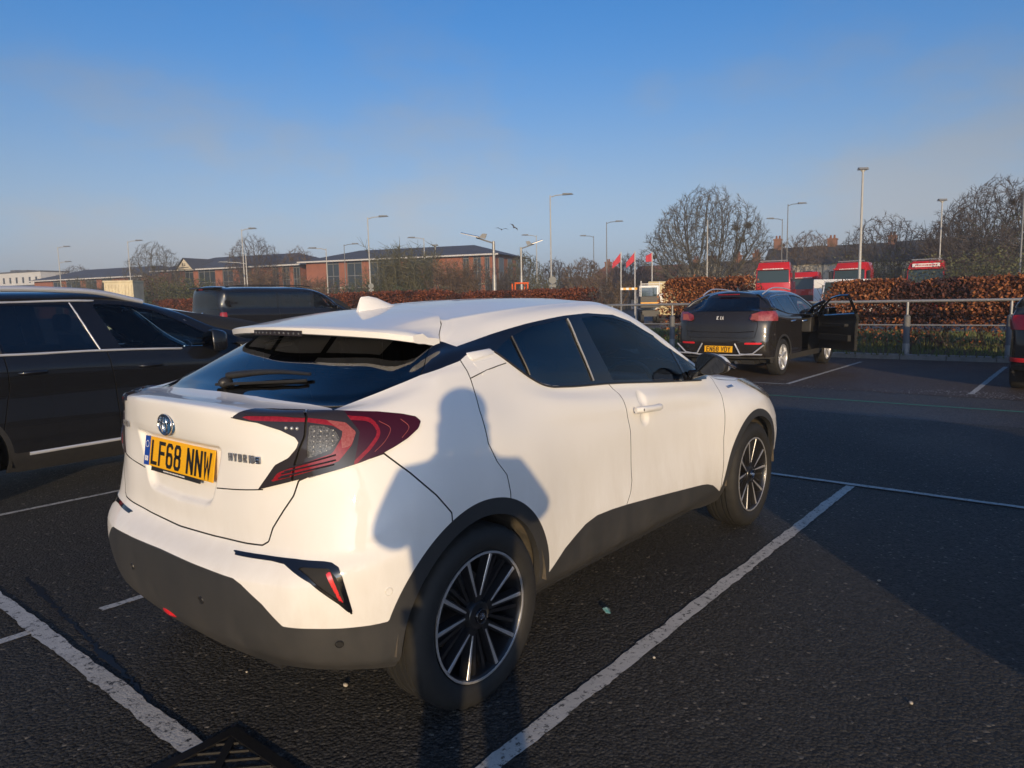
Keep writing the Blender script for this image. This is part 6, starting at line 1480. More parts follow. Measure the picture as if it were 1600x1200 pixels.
        lo = on_shell(full, Q); V = np.array([(p[0], p[1] - .0005, p[2]) for p in lo] + [(p[0], p[1] + .01, p[2]) for p in lo]) * (1, -sg, 1)
        c.add(V, [(0, 1, 2, 3), (0, 4, 5, 1), (1, 5, 6, 2), (2, 6, 7, 3), (3, 7, 4, 0)]); c.obj('pull_recess', M_('white_paint'), car)
        # mirror: white cap, black foot, dark glass facing back
        mr = B(); sec = []
        ringp = [(-.80, 1.075), (-.805, 1.135), (-.84, 1.172), (-.90, 1.168), (-.965, 1.135), (-.992, 1.095), (-.985, 1.06), (-.93, 1.040), (-.85, 1.040)]
        ringp = smooth_line(ringp, 4, True)
        cen = np.array([-.893, 1.105]); V = []; nR = len(ringp)
        for x, s in ((1.925, .93), (1.93, 1.0), (1.97, 1.0), (2.03, .90), (2.075, .62), (2.09, .2)):
            for q in ringp: r_ = cen + (q - cen) * s; r_ = cen + (r_ - cen) * .88 + (.012, .004); V.append((x + .12 * (abs(r_[0]) - .8), r_[0], r_[1]))
        V = np.array(V) * (1, -sg, 1)
        F = [(i*nR + k2, i*nR + (k2 + 1) % nR, (i+1)*nR + (k2 + 1) % nR, (i+1)*nR + k2) for i in range(5) for k2 in range(nR)] + [tuple(range(5*nR, 6*nR))]
        up = [f_ for f_ in F if np.mean([V[i][2] for i in f_]) > 1.072 and min(f_) >= 2*nR]; dn = [f_ for f_ in F if f_ not in up]
        mo = B().add(V, up).obj('door_mirror', M_('white_paint'), car, smooth=60)
        B().add(V, dn).obj('mirror_housing', M_('black_plastic'), mo, smooth=60)
        G = V[:nR].copy(); G[:, 0] += .004
        B().add(G, [tuple(range(nR))[::-1 if sg < 0 else 1]]).obj('mirror_glass', M_('mirror'), mo)
        ft = B(); ft.add(np.array([(1.95, -.74, 1.01), (2.12, -.74, 1.01), (2.12, -.74, 1.06), (1.95, -.74, 1.07), (1.96, -.83, 1.04), (2.06, -.83, 1.045), (2.06, -.83, 1.08), (1.96, -.83, 1.085)]) * (1, -sg, 1), [(0, 1, 2, 3), (4, 5, 6, 7), (0, 1, 5, 4), (1, 2, 6, 5), (2, 3, 7, 6), (3, 0, 4, 7)])
        ft.obj('mirror_foot', M_('gloss_black'), mo, bevel=.01, smooth=40)
        it = B().tube(np.array([(1.985, -.955, 1.118), (1.99, -.99, 1.10), (2.01, -1.0, 1.09)]) * (1, -sg, 1), .008, 8).obj('mirror_indicator', M_('lamp_smoke'), mo, smooth=50)
        wb = letters('HYBRID', .016, .004, .018, .002).obj('wing_badge', M_('chrome'), car)
        j = np.argmin(np.hypot(full.V[:, 0] - 2.44, full.V[:, 2] - .925) + np.where(full.V[:, 1] > -.4, 9, 0))
        pv_, nv_ = full.V[j], full.N[j]
        q_ = Vector((nv_[0], nv_[1] * -sg, nv_[2])).to_track_quat('-Y', 'Z')
        wb.matrix_local = Matrix.Translation((pv_[0] + nv_[0]*.003, (pv_[1] + nv_[1]*.003) * -sg, pv_[2] + nv_[2]*.003)) @ q_.to_matrix().to_4x4()
    # --- wheel housings, floor, exhaust box
    fl = B()
    for x in (0, 2.64):
        for sg in (-1, 1):
            a = np.linspace(.02, math.pi - .02, 26); V, F = [], []
            for t in a:
                for y in (.865, .56): V.append((x + .405 * math.cos(t), sg * y, .336 + .405 * math.sin(t)))
            for i in range(25): F.append((2*i, 2*i+1, 2*i+3, 2*i+2))
            V += [(x, sg * .56, .336)]; c = len(V) - 1
            F += [(2*i+1, c, 2*i+3) for i in range(25)]
            B().add(V, F).obj('wheel_housing', M_('liner_mud'), car, smooth=60)
    fl.box((-.42, -.555, .20), (3.2, .555, .24)); fl.box((.48, -.74, .225), (2.16, .74, .27)); fl.box((-.60, -.5, .27), (-.40, .5, .33))
    fl.obj('underbody', M_('liner'), car)
    ex = B().tube([(-.5, .35, .30), (-.3, .35, .29), (.1, .3, .27)], .06, 12).obj('exhaust_box', M_('steel'), car, smooth=50)
    # --- cabin
    def seat(x, y, w=.5, rear=False):
        s = B(); s.box((x - .02, y - w/2, .50), (x + .48, y + w/2, .66))
        s.add([(x + .02, y - w/2, .6), (x + .16, y - w/2, .6), (x - .05, y - w*.46, 1.14), (x - .16, y - w*.46, 1.14), (x + .02, y + w/2, .6), (x + .16, y + w/2, .6), (x - .05, y + w*.46, 1.14), (x - .16, y + w*.46, 1.14)], [(0, 1, 2, 3), (7, 6, 5, 4), (0, 4, 5, 1), (1, 5, 6, 2), (2, 6, 7, 3), (3, 7, 4, 0)])
        o = s.obj('seat', M_('cloth_seat'), car, bevel=.05, smooth=50)
        for yy in ((y,) if not rear else (y - .42, y + .42)):
            B().box((x - .20, yy - .13, 1.17), (x - .10, yy + .13, 1.33)).obj('headrest', M_('cloth_seat'), o, bevel=.045, smooth=50)
            B().tube([(x - .13, yy - .06, 1.10), (x - .14, yy - .06, 1.2)], .007, 6).tube([(x - .13, yy + .06, 1.10), (x - .14, yy + .06, 1.2)], .007, 6).obj('headrest_post', M_('chrome'), o)
    seat(1.25, -.36); seat(1.25, .36); seat(.42, 0, 1.24, True)
    d = B(); d.add([(2.02, -.72, .60), (2.45, -.72, .60), (2.50, -.70, .98), (2.10, -.72, 1.0), (1.98, -.72, .90), (2.02, .72, .60), (2.45, .72, .60), (2.50, .70, .98), (2.10, .72, 1.0), (1.98, .72, .90)], [(0, 1, 2, 3, 4), (9, 8, 7, 6, 5), (2, 7, 8, 3), (3, 8, 9, 4), (4, 9, 5, 0)])
    d.obj('dashboard', M_('black_plastic'), car, bevel=.03, smooth=40)
    sw = B(); c = Vector((1.86, -.37, .93)); R = Matrix.Rotation(math.radians(-62), 4, 'Y')
    P = [c + (R @ Vector((.19 * math.cos(t), .19 * math.sin(t), 0))) for t in np.linspace(0, 2*math.pi, 33)]
    sw.tube([tuple(q) for q in P], .016, 8, False)
    for t in (0, math.pi, -math.pi / 2): sw.tube([tuple(c), tuple(c + (R @ Vector((.19 * math.sin(t), .19 * math.cos(t), 0))))], .018, 6)
    sw.ball(tuple(c), (.05, .07, .06)); sw.obj('steering_wheel', M_('black_plastic'), car, smooth=50)
    B().box((1.66, -.13, 1.30), (1.70, .13, 1.37)).obj('rear_view_mirror', M_('black_plastic'), car, bevel=.015)
    # --- wheels
    proto = make_wheel(car)
    place_wheels(car, proto, [(0, .338, 0), (2.64, .338, math.radians(0))], .772)
    return car
build_crossover()
# ------------------------------------------------------------------ the other vehicles: one builder, a set of section lines for each
def terp(L): return lambda x: float(np.interp(x, [q[0] for q in L], [q[1] for q in L]))

def car_shell(s, step):
    """s: rear and front profiles of ten (x, z) rows, side lines as functions of x."""
    W, wr = s['W'], s['wr']; belt, roof, gt = terp(s['belt']), terp(s['roof']), terp(s['glass'])
    G = []
    rnd = s.get('round', .16)
    wrow = [.93, .985, .99, .985, .95, .87]
    # upper body narrows towards the roof
    for t in (0, .42, .74, .93):
        col = []
        for i, (x, z) in enumerate(s['rear']):
            k = [1, 1, 1, 1, .99, .97, .95, .90, .84, 0][i]
            wv = (W * .985 if i < 6 else wr * 1.16 if i == 6 else wr * 1.04 if i == 7 else wr * .93) * k
            wv *= t
            push = rnd * (t / .93) ** 4 * (1.15 if i < 6 else .9) + .02 * t * t
            if i == 9: col.append((x + push + .25 * t, 0, z)); continue
            col.append((x + push, -wv, z - (.02 * t ** 3 if i == 8 else 0)))
        G.append(col)
    for x in s['stations']:
        wb_ = W * terp(s.get('plan', [(-9, 1), (9, 1)]))(x)
        zb, zbelt, zr, zg = s['zb'], belt(x), roof(x), gt(x)
        zs = zbelt - .10
        sh = s.get('shoulder', 1.0)
        zm = zb + (zs - zb) * .42
        gl = zg - zbelt
        wg = lambda z: wr * 1.05 + (wb_ * .945 - wr * 1.05) * np.clip(1 - (z - zbelt) / (s['ztop'] - zbelt), 0, 1)
        xs = s['spine'](x)
        zspine = roof(xs)
        edge = min(zr, zg + .06)
        G.append([(x, -wb_ * .93, zb), (x, -wb_ * .985, zb + .13), (x, -wb_ * .995, zm), (x, -wb_ * .985, zm + (zs - zm) * .55), (x, -wb_ * sh, zs), (x, -wb_ * .955, zbelt),
                  (x, -wg(zbelt + .02), zbelt + .035), (x, -wg(zg), max(zg, zbelt + .05)), ((x + .12 * (xs - x)), -wg(zg) * .90, max(edge, zbelt + .07) + (.2 * (zspine - edge) if edge < zspine - .12 else 0)), (xs, 0, zspine)])
    for t in (.93, .74, .42, 0):
        col = []
        for i, (x, z) in enumerate(s['front']):
            wv = (W * (.95 if i < 6 else .80 if i == 6 else .72 if i == 7 else .62)) * t
            push = s.get('fround', .28) * (t / .93) ** 3.2 * (1 if i < 5 else .7 if i < 7 else .55)
            if i == 9: col.append((x - .1 * t, 0, z)); continue
            col.append((x - push, -wv, z - .03 * t * t))
        G.append(col)
    return loft(G, step)

def polycut(M, axis, Q, wmin=.0, cond=None):
    P = {'xz': xz, 'yz': yz, 'xw': xw}[axis](M); f = poly_sdf(P, Q)
    if wmin: f = np.where(np.abs(M.V[:, 1]) > wmin, f, 1)
    if cond is not None: f = np.where(cond(M), f, 1)
    return clip(M, f)

def build_car(name, label, cat, s, loc, rz=0, scale=1, group=None, detail=1.0):
    car = thing(name, label, cat, loc, rz, group); car.scale = (scale,) * 3
    P = M_(s['paint']); S = car_shell(s, s.get('step', .03)); S0 = S
    liner = offset(S, -.02); wb, R = s['wb'], s['R']; ar = s.get('arch', R + .045)
    ach = lambda M, r: np.where(np.abs(M.V[:, 1]) > s['W'] * .6, np.minimum(np.hypot(M.V[:, 0], M.V[:, 2] - R), np.hypot(M.V[:, 0] - wb, M.V[:, 2] - R)) - r, 1)
    _, S = clip(S, ach(S, ar))
    both = lambda nm, M, m, d=.012, off=0, par=car: [panel(nm, offset(q, off), M_(m), par, d) for q in (M, mirror(M)) if len(q.T)]
    belt, gtop = terp(s['belt']), terp(s['glass'])
    # glazing band
    xs = np.linspace(s['band'][0], s['band'][1], 24)
    bandp = [(x, belt(x) + .012) for x in xs] + [(x, max(gtop(x), belt(x) + .012)) for x in xs[::-1]]
    BZ, S = polycut(S, 'xz', bandp, s['W'] * .55)
    RG, S = polycut(S, 'yz', s['rear_glass'], cond=lambda M: M.V[:, 0] < s['rear'][9][0] - .02)
    WS, S = clip(S, np.where((S.V[:, 0] > s['ws'][0]), np.maximum(s['ws'][2] - S.V[:, 2], np.abs(S.V[:, 1]) - np.interp(S.V[:, 2], [s['ws'][2], s['ztop']], [s['W'] * .80, s['wr'] * .93])), 1))
    WS, back = clip(WS, WS.V[:, 2] - s['ws'][1]); S = join(S, back) if len(back.T) else S
    rg = panel('rear_window', sym(RG), M_(s.get('rear_tint', 'glass_rear')), car, .008)
    panel('windscreen', sym(WS), M_('glass_clear'), car, .008)
    for nm, mt, pg in s['panes']:
        p, BZ = polycut(BZ, 'xz', pg, .3); both(nm, p, mt, .006, -.003)
    door = s.get('open_door')
    if door:
        # the right front door, cut out of the right half only
        dpoly = door['poly']
        Dz, BZr = polycut(BZ, 'xz', dpoly, .3)
        both('pillar_trim', BZr, 'gloss_black'); panel('pillar_trim', mirror(Dz), M_('gloss_black'), car)
    else: both('pillar_trim', BZ, 'gloss_black')
    # dark lower cladding
    if s.get('clad'):
        f = lambda M: np.where(np.abs(M.V[:, 1]) > .4, np.minimum(np.minimum(np.hypot(M.V[:, 0], M.V[:, 2] - R), np.hypot(M.V[:, 0] - wb, M.V[:, 2] - R)) - ar - s['clad'][0], M.V[:, 2] - s['clad'][1]), M.V[:, 2] - s['clad'][2])
        C, S = clip(S, f(S)); CR, C = clip(C, C.V[:, 0] + .05 - ar * .8); CF, C = clip(C, -(C.V[:, 0] - wb - ar * .55))
        panel('rear_skirt', sym(CR), M_(s.get('clad_mat', 'cladding')), car); panel('front_skirt', sym(CF), M_(s.get('clad_mat', 'cladding')), car); both('sill_trim', C, s.get('clad_mat', 'cladding'))
    # lamps cut from the shell
    for nm, mt, axis, pg, cnd, off in s.get('lamps', []):
        p, S = polycut(S, axis, pg, cond=cnd); both(nm, p, mt, .03, off)
    # panels
    zu = s['ztop'] - .12
    fz = lambda M: M.V[:, 2] - np.where(M.V[:, 0] > s['ws'][0] + .2, np.maximum(belt(1) + .02, np.minimum(zu, s['ws'][2] + .05)), np.minimum(zu, np.interp(M.V[:, 0], xs, [gtop(x) - .02 for x in xs])))
    low, ROOF = clip(S, fz(S)); panel('roof', sym(ROOF), P, car)
    xr = s['rear'][2][0] + s.get('round', .16) * .9
    tg = s['tailgate']
    ft = lambda M: np.where(M.V[:, 0] < xr + .12, poly_sdf(yz(M), tg), 1)
    TG, low = clip(low, ft(low) + GAP * 1.5); _, low = clip(low, ft(low) - GAP * 1.5)
    panel('tailgate', sym(TG), P, car)
    BU, low = clip(low, np.where(low.V[:, 2] < tg[0][1] + .06, low.V[:, 0] + ar * .95, 1) + GAP)
    panel('rear_bumper', sym(BU), P, car)
    BO, low = clip(low, np.where((low.V[:, 2] > s['bonnet'][0]) & (low.V[:, 0] > s['bonnet'][1]), np.abs(low.V[:, 1]) - s['W'] * .76, 1))
    panel('bonnet', sym(BO), P, car)
    FB, low = clip(low, -(low.V[:, 0] - wb - ar * .95))
    panel('front_bumper', sym(FB), P, car)
    names = ['quarter_panel', 'rear_door', 'front_door', 'front_wing'] if len(s['gaps']) == 3 else ['rear_panel'] + ['front_door', 'front_wing'][-len(s['gaps']):] if len(s['gaps']) < 3 else None
    rest = low
    for k, nm in enumerate(names):
        if k < len(s['gaps']):
            g = s['gaps'][k]; f = lambda M: M.V[:, 0] - np.interp(M.V[:, 2], [q[1] for q in g], [q[0] for q in g])
            p, rest = clip(rest, f(rest) + GAP * s.get('gapk', 1.4)); _, rest = clip(rest, f(rest) - GAP * s.get('gapk', 1.4))
        else: p = rest
        if door and nm == 'front_door': panel(nm, mirror(p), P, car); Dp = p
        else: both(nm, p, s['paint'])
    _, LN = clip(liner, ach(liner, ar + .02)); _, LN = polycut(LN, 'xz', bandp, s['W'] * .55); _, LN = polycut(LN, 'yz', s['rear_glass'], cond=lambda M: M.V[:, 0] < s['rear'][9][0] - .02)
    _, LN = clip(LN, np.where((LN.V[:, 0] > s['ws'][0]) & (LN.V[:, 2] < s['ws'][1]), np.maximum(s['ws'][2] - LN.V[:, 2], np.abs(LN.V[:, 1]) - .6), 1))
    if door:
        LNr, LNl = LN, mirror(LN); _, LNr = polycut(LNr, 'xz', dpoly, .3); mesh_obj('inner_shell', join(LNr, LNl), M_('liner'), car)
        hx, hy = door['hinge']; a = door['angle']; c_, s_ = math.cos(a), math.sin(a)
        def rot(V): q = V.copy(); dx, dy = V[:, 0] - hx, V[:, 1] - hy; q[:, 0] = hx + c_*dx - s_*dy; q[:, 1] = hy + s_*dx + c_*dy; return q
        Tn = lambda M: Tri(rot(M.V), M.T)
        d = panel('front_door', Tn(Dp), P, car, .05)
        panel('window_frame', Tn(Dz), M_('gloss_black'), d, .04)
        inn = offset(Dp, -.055); panel('door_lining', Tn(Tri(inn.V, inn.T[:, ::-1])), M_('black_plastic'), d, -.004)
        b = B(); x0, x1 = door['card']
        cd_ = B().box((x0, hy + .055, .55), (x1, hy + .12, .66)).box((x0 + .1, hy + .05, .82), (x1 - .15, hy + .13, .87)); me = cd_
        for k in range(len(me.v)): me.v[k] = rot(me.v[k])
        me.obj('door_armrest', M_('liner'), d)
        m = B(); V = np.array([(x1 - .02, hy - .06, 1.02), (x1 + .14, hy - .06, 1.02), (x1 + .14, hy - .06, 1.16), (x1 - .02, hy - .06, 1.17), (x1 + .0, hy - .27, 1.02), (x1 + .11, hy - .27, 1.03), (x1 + .11, hy - .25, 1.15), (x1 + .0, hy - .25, 1.18)])
        mo = B().add(rot(V), [(0, 1, 2, 3), (7, 6, 5, 4), (0, 4, 5, 1), (1, 5, 6, 2), (2, 6, 7, 3), (3, 7, 4, 0)]).obj('door_mirror', P, d, bevel=.02, smooth=50)
        G_ = rot(np.array([(x1 - .028, hy - .08, 1.035), (x1 - .006, hy - .255, 1.035), (x1 - .008, hy - .24, 1.165), (x1 - .028, hy - .08, 1.16)])); B().add(G_, [(0, 1, 2, 3)]).obj('mirror_glass', M_('mirror'), mo)
        hb = B().add(rot(np.array([(door['card'][0] + .03, hy - .075, .98), (door['card'][0] + .2, hy - .075, .975), (door['card'][0] + .2, hy - .075, 1.005), (door['card'][0] + .03, hy - .075, 1.01), (door['card'][0] + .03, hy - .05, .98), (door['card'][0] + .2, hy - .05, .975), (door['card'][0] + .2, hy - .05, 1.005), (door['card'][0] + .03, hy - .05, 1.01)])), [(0, 1, 2, 3), (7, 6, 5, 4), (0, 4, 5, 1), (1, 5, 6, 2), (2, 6, 7, 3), (3, 7, 4, 0)]).obj('door_handle', M_('chrome'), d)
    else: mesh_obj('inner_shell', sym(LN), M_('liner'), car)
    # wheel housings, floor
    for x in (0, wb):
        for sg in (-1, 1):
            a = np.linspace(-.2, math.pi + .2, 18); V, F = [], []
            for t in a:
                for y in (s['W'] * .975, s['W'] - .30): V.append((x + (ar + .02) * math.cos(t), sg * y, R + (ar + .02) * math.sin(t)))
            for i in range(17): F.append((2*i, 2*i+1, 2*i+3, 2*i+2))
            V.append((x, sg * (s['W'] - .30), R)); c = len(V) - 1; F += [(2*i+1, c, 2*i+3) for i in range(17)]
            B().add(V, F).obj('wheel_housing', M_('liner'), car, smooth=60)
    f = B().box((s['rear'][1][0] + .15, -s['W'] + .31, s['zb'] - .02), (wb + .45, s['W'] - .31, s['zb'] + .05)); f.box((ar + .06, -s['W'] * .9, s['zb'] - .012), (wb - ar - .06, s['W'] * .9, s['zb'] + .05)); f.obj('underbody', M_('liner'), car)
    # cabin
    w_ = s['W']
    for x, rear in s.get('seats', ()):
        for yy in ((-.38, .38) if not rear else (0,)):
            ww = .48 if not rear else 1.2; b = B()
            zz = s.get('seat_z', .52)
            b.box((x, yy - ww/2, zz), (x + .48, yy + ww/2, zz + .14))
            b.add([(x + .02, yy - ww/2, zz + .1), (x + .15, yy - ww/2, zz + .1), (x - .06, yy - ww*.46, zz + .66), (x - .15, yy - ww*.46, zz + .66), (x + .02, yy + ww/2, zz + .1), (x + .15, yy + ww/2, zz + .1), (x - .06, yy + ww*.46, zz + .66), (x - .15, yy + ww*.46, zz + .66)], [(0, 1, 2, 3), (7, 6, 5, 4), (0, 4, 5, 1), (1, 5, 6, 2), (2, 6, 7, 3), (3, 7, 4, 0)])
            o = b.obj('seat', M_('cloth_seat'), car, bevel=.04, smooth=50)
            for y2 in ((yy,) if not rear else (-.4, .4)): B().box((x - .2, y2 - .13, zz + .68), (x - .1, y2 + .13, zz + .85)).obj('headrest', M_('cloth_seat'), o, bevel=.04, smooth=50)
    if s.get('dash'):
        dx, dz = s['dash']
        B().add([(dx, -w_*.82, dz - .3), (dx + .45, -w_*.82, dz - .3), (dx + .5, -w_*.78, dz), (dx + .06, -w_*.82, dz + .02), (dx, w_*.82, dz - .3), (dx + .45, w_*.82, dz - .3), (dx + .5, w_*.78, dz), (dx + .06, w_*.82, dz + .02)], [(0, 1, 2, 3), (7, 6, 5, 4), (0, 4, 5, 1), (1, 5, 6, 2), (2, 6, 7, 3), (3, 7, 4, 0)]).obj('dashboard', M_('black_plastic'), car, bevel=.03, smooth=40)
        c = Vector((dx - .16, -.38, dz - .06)); Rm = Matrix.Rotation(math.radians(-62), 4, 'Y'); sw = B()
        sw.tube([tuple(c + Rm @ Vector((.19*math.cos(t), .19*math.sin(t), 0))) for t in np.linspace(0, 2*math.pi, 29)], .016, 8, False)
        for t in (0, 2.1, 4.2): sw.tube([tuple(c), tuple(c + Rm @ Vector((.19*math.cos(t), .19*math.sin(t), 0)))], .016, 6)
        sw.ball(tuple(c), (.05, .07, .06)); sw.obj('steering_wheel', M_('black_plastic'), car, smooth=50)
        B().box((dx - .30, -.13, s['ztop'] - .26), (dx - .27, .13, s['ztop'] - .18)).obj('rear_view_mirror', M_('black_plastic'), car, bevel=.012)
    # mirrors and handles
    if s.get('mirror'):
        mx_, mz_ = s['mirror']
        for sg in (-1, 1):
            if door and sg < 0: continue
            y0 = w_ * .93; k_m = s.get('mirror_scale', 1.0); V = np.array([(mx_, y0, mz_ - .04), (mx_ + .16, y0, mz_ - .04), (mx_ + .18, y0, mz_ + .06), (mx_, y0, mz_ + .08), (mx_ - .02, y0 + .24, mz_ - .06), (mx_ + .10, y0 + .22, mz_ - .05), (mx_ + .10, y0 + .2, mz_ + .08), (mx_ - .02, y0 + .22, mz_ + .11)]); V[:, 2] = mz_ + (V[:, 2] - mz_) * k_m; V[:, 0] = mx_ + (V[:, 0] - mx_) * k_m; V = V * (1, sg, 1)
            mo = B().add(V, [(0, 1, 2, 3), (7, 6, 5, 4), (0, 4, 5, 1), (1, 5, 6, 2), (2, 6, 7, 3), (3, 7, 4, 0)]).obj('door_mirror', P, car, bevel=.035, smooth=60)
            g = V[[0, 4, 7, 3]].copy(); g[:, 0] -= .004; g[:, 2] = mz_ + .02 + (g[:, 2] - mz_ - .02) * .75; B().add(g, [(0, 1, 2, 3)]).obj('mirror_glass', M_('mirror'), mo)
            B().box((mx_ - .012, sg * (y0 + .05) - .06, mz_ + .004), (mx_ + .1, sg * (y0 + .05) + .06, mz_ + .012)).obj('mirror_trim', M_(s.get('handle_mat', 'gloss_black')), mo)
    for hx_, hz_ in s.get('handles', ()):
        for sg in (-1, 1):
            if door and sg < 0 and hx_ > 1: continue
            yb = w_ * 1.0
            o = B().tube(np.array([(hx_, yb - .03, hz_), (hx_ + .02, yb + .018, hz_ + .002), (hx_ + .1, yb + .026, hz_ + .004), (hx_ + .18, yb + .018, hz_ + .004), (hx_ + .205, yb - .03, hz_)]) * (1, sg, 1), .016, 8).obj('door_handle', M_(s.get('handle_mat', 'gloss_black')), car, smooth=60)
    for Lx in s.get('strips', ()):
        nm, pts, r, mt, both_sides = Lx
        side = S0.V[S0.V[:, 1] < -.2]; Pp = []
        for a in smooth_line(pts, 6):
            k = np.argsort(np.hypot(side[:, 0] - a[0], side[:, 2] - a[1]))[:4]; Pp.append((a[0], side[k, 1].mean() - .004, a[1]))
        Pp = np.array(Pp)
        for sg in (1, -1): B().tube(Pp * (1, sg, 1), r, 6).obj(nm, M_(mt), car, smooth=60)
    proto = make_wheel(car, R=R, W=s.get('tw', .225), rim=R * .69, style=s.get('wheel', 'ten'), face=s.get('wheel_face', 'alloy'), body=s.get('wheel_body', 'alloy_dark'), seg=48, grooves=s.get('grooves', False), cap=False)
    place_wheels(car, proto, [(0, R, 0), (wb, R, s.get('steer', 0))], s['W'] - s.get('tw', .225) / 2 - .015)
    return car, S0

MT['fascia_chrome'] = mat('bright_badge', (.7, .7, .7), .4)
MT['satin_silver'] = mat('satin_silver', (.58, .60, .64), .32, .45)
# --- black estate-height off-roader in the bay to the left
suv = dict(W=.945, wr=.62, zb=.24, ztop=1.63, wb=2.87, R=.365, tw=.235, arch=.415, paint='black_paint', round=.17,
    rear=[(-.76, .32), (-.84, .42), (-.86, .62), (-.84, .85), (-.79, 1.05), (-.75, 1.12), (-.70, 1.18), (-.40, 1.55), (-.22, 1.62), (.10, 1.655)],
    front=[(3.68, .28), (3.76, .40), (3.80, .62), (3.76, .88), (3.42, .96), (2.85, 1.01), (2.46, 1.06), (1.62, 1.52), (1.46, 1.585), (1.15, 1.645)],
    belt=[(-.5, 1.19), (.41, 1.15), (1.18, 1.14), (2.42, 1.085), (2.7, 1.06), (3.4, .98)], roof=[(-.4, 1.58), (0, 1.635), (.8, 1.655), (1.3, 1.645), (1.7, 1.57), (2.0, 1.42), (2.55, 1.10)],
    glass=[(-.42, 1.42), (-.1, 1.515), (.6, 1.548), (1.3, 1.545), (1.67, 1.49), (1.98, 1.335), (2.46, 1.095), (2.8, 1.07)],
    stations=[-.5, -.2, .15, .5, .9, 1.3, 1.7, 2.05, 2.4, 2.8, 3.2], spine=lambda x: float(np.interp(x, [-.5, 0, 1.3, 2.0, 3.2], [.25, .4, .9, 1.2, 1.3])),
    plan=[(-.5, .975), (0, 1), (2.6, 1), (3.2, .97)], band=(-.36, 2.44),
    rear_glass=[(-.1, 1.17), (.62, 1.18), (.58, 1.53), (-.1, 1.56)], ws=(1.35, 1.60, 1.08), rear_tint='glass_privacy',
    panes=[('quarter_window', 'glass_privacy', [(-.30, 1.21), (.40, 1.172), (.335, 1.525), (-.1, 1.495)]), ('rear_door_window', 'glass_privacy', [(.465, 1.170), (1.125, 1.160), (1.005, 1.533), (.395, 1.53)]), ('front_door_window', 'glass_clear', [(1.31, 1.158), (2.16, 1.122), (2.18, 1.20), (1.92, 1.345), (1.66, 1.468), (1.40, 1.525), (1.17, 1.532)])],
    clad=(.035, .39, .42), clad_mat='black_plastic', tailgate=[(0, .66), (-.1, .66), (-.1, 1.17), (.66, 1.17), (.72, .80), (.70, .66)],
    lamps=[('tail_light', 'lamp_red', 'yz', [(.50, .92), (1.2, .92), (1.2, 1.10), (.50, 1.08)], lambda M: M.V[:, 0] < -.38, .01), ('headlight', 'lamp_clear', 'xz', [(3.2, .80), (3.9, .74), (3.9, .90), (3.2, .97)], lambda M: np.abs(M.V[:, 1]) > .45, .01)],
    bonnet=(.93, 2.5), gaps=[[(.36, .2), (.40, .6), (.46, .9), (.44, 1.3)], [(1.235, .2), (1.235, .6), (1.225, .85), (1.20, 1.0), (1.18, 1.2)], [(2.40, .2), (2.41, .6), (2.40, .9), (2.42, 1.2)]],
    seats=[(1.45, False), (.55, True)], seat_z=.60, dash=(2.2, 1.05), mirror=(2.04, 1.155), mirror_scale=1.35, handles=[(.52, 1.005), (1.42, .99)], handle_mat='gloss_black',
    strips=[('window_surround', [(-.30, 1.20), (.41, 1.155), (1.18, 1.145), (2.44, 1.088)], .010, 'satin_silver', 1), ('window_surround', [(-.30, 1.46), (0, 1.53), (.6, 1.555), (1.3, 1.552), (1.67, 1.497), (1.98, 1.342), (2.44, 1.10)], .009, 'satin_silver', 1), ('sill_strip', [(.55, .375), (1.2, .385), (2.2, .385)], .014, 'satin_silver', 1), ('window_divider', [(1.005, 1.545), (1.07, 1.35), (1.14, 1.15)], .006, 'satin_silver', 1), ('window_divider', [(.375, 1.54), (.41, 1.35), (.435, 1.16)], .012, 'black_plastic', 1)],
    wheel='ten', step=.028)
sv, _ = build_car('off_roader', 'black off-roader with silver roof rails, left of the white car', 'car', suv, (-.55, 4.80, 0))
for sg in (-1, 1):
    P = smooth_line([(-.35, .67, 1.56), (-.15, .668, 1.622), (.3, .665, 1.655), (.9, .66, 1.655), (1.25, .655, 1.63), (1.62, .64, 1.545)], 8)
    B().tube(P * (1, sg, 1), .024, 8).obj('roof_rail', MT['satin_silver'], sv, smooth=60)
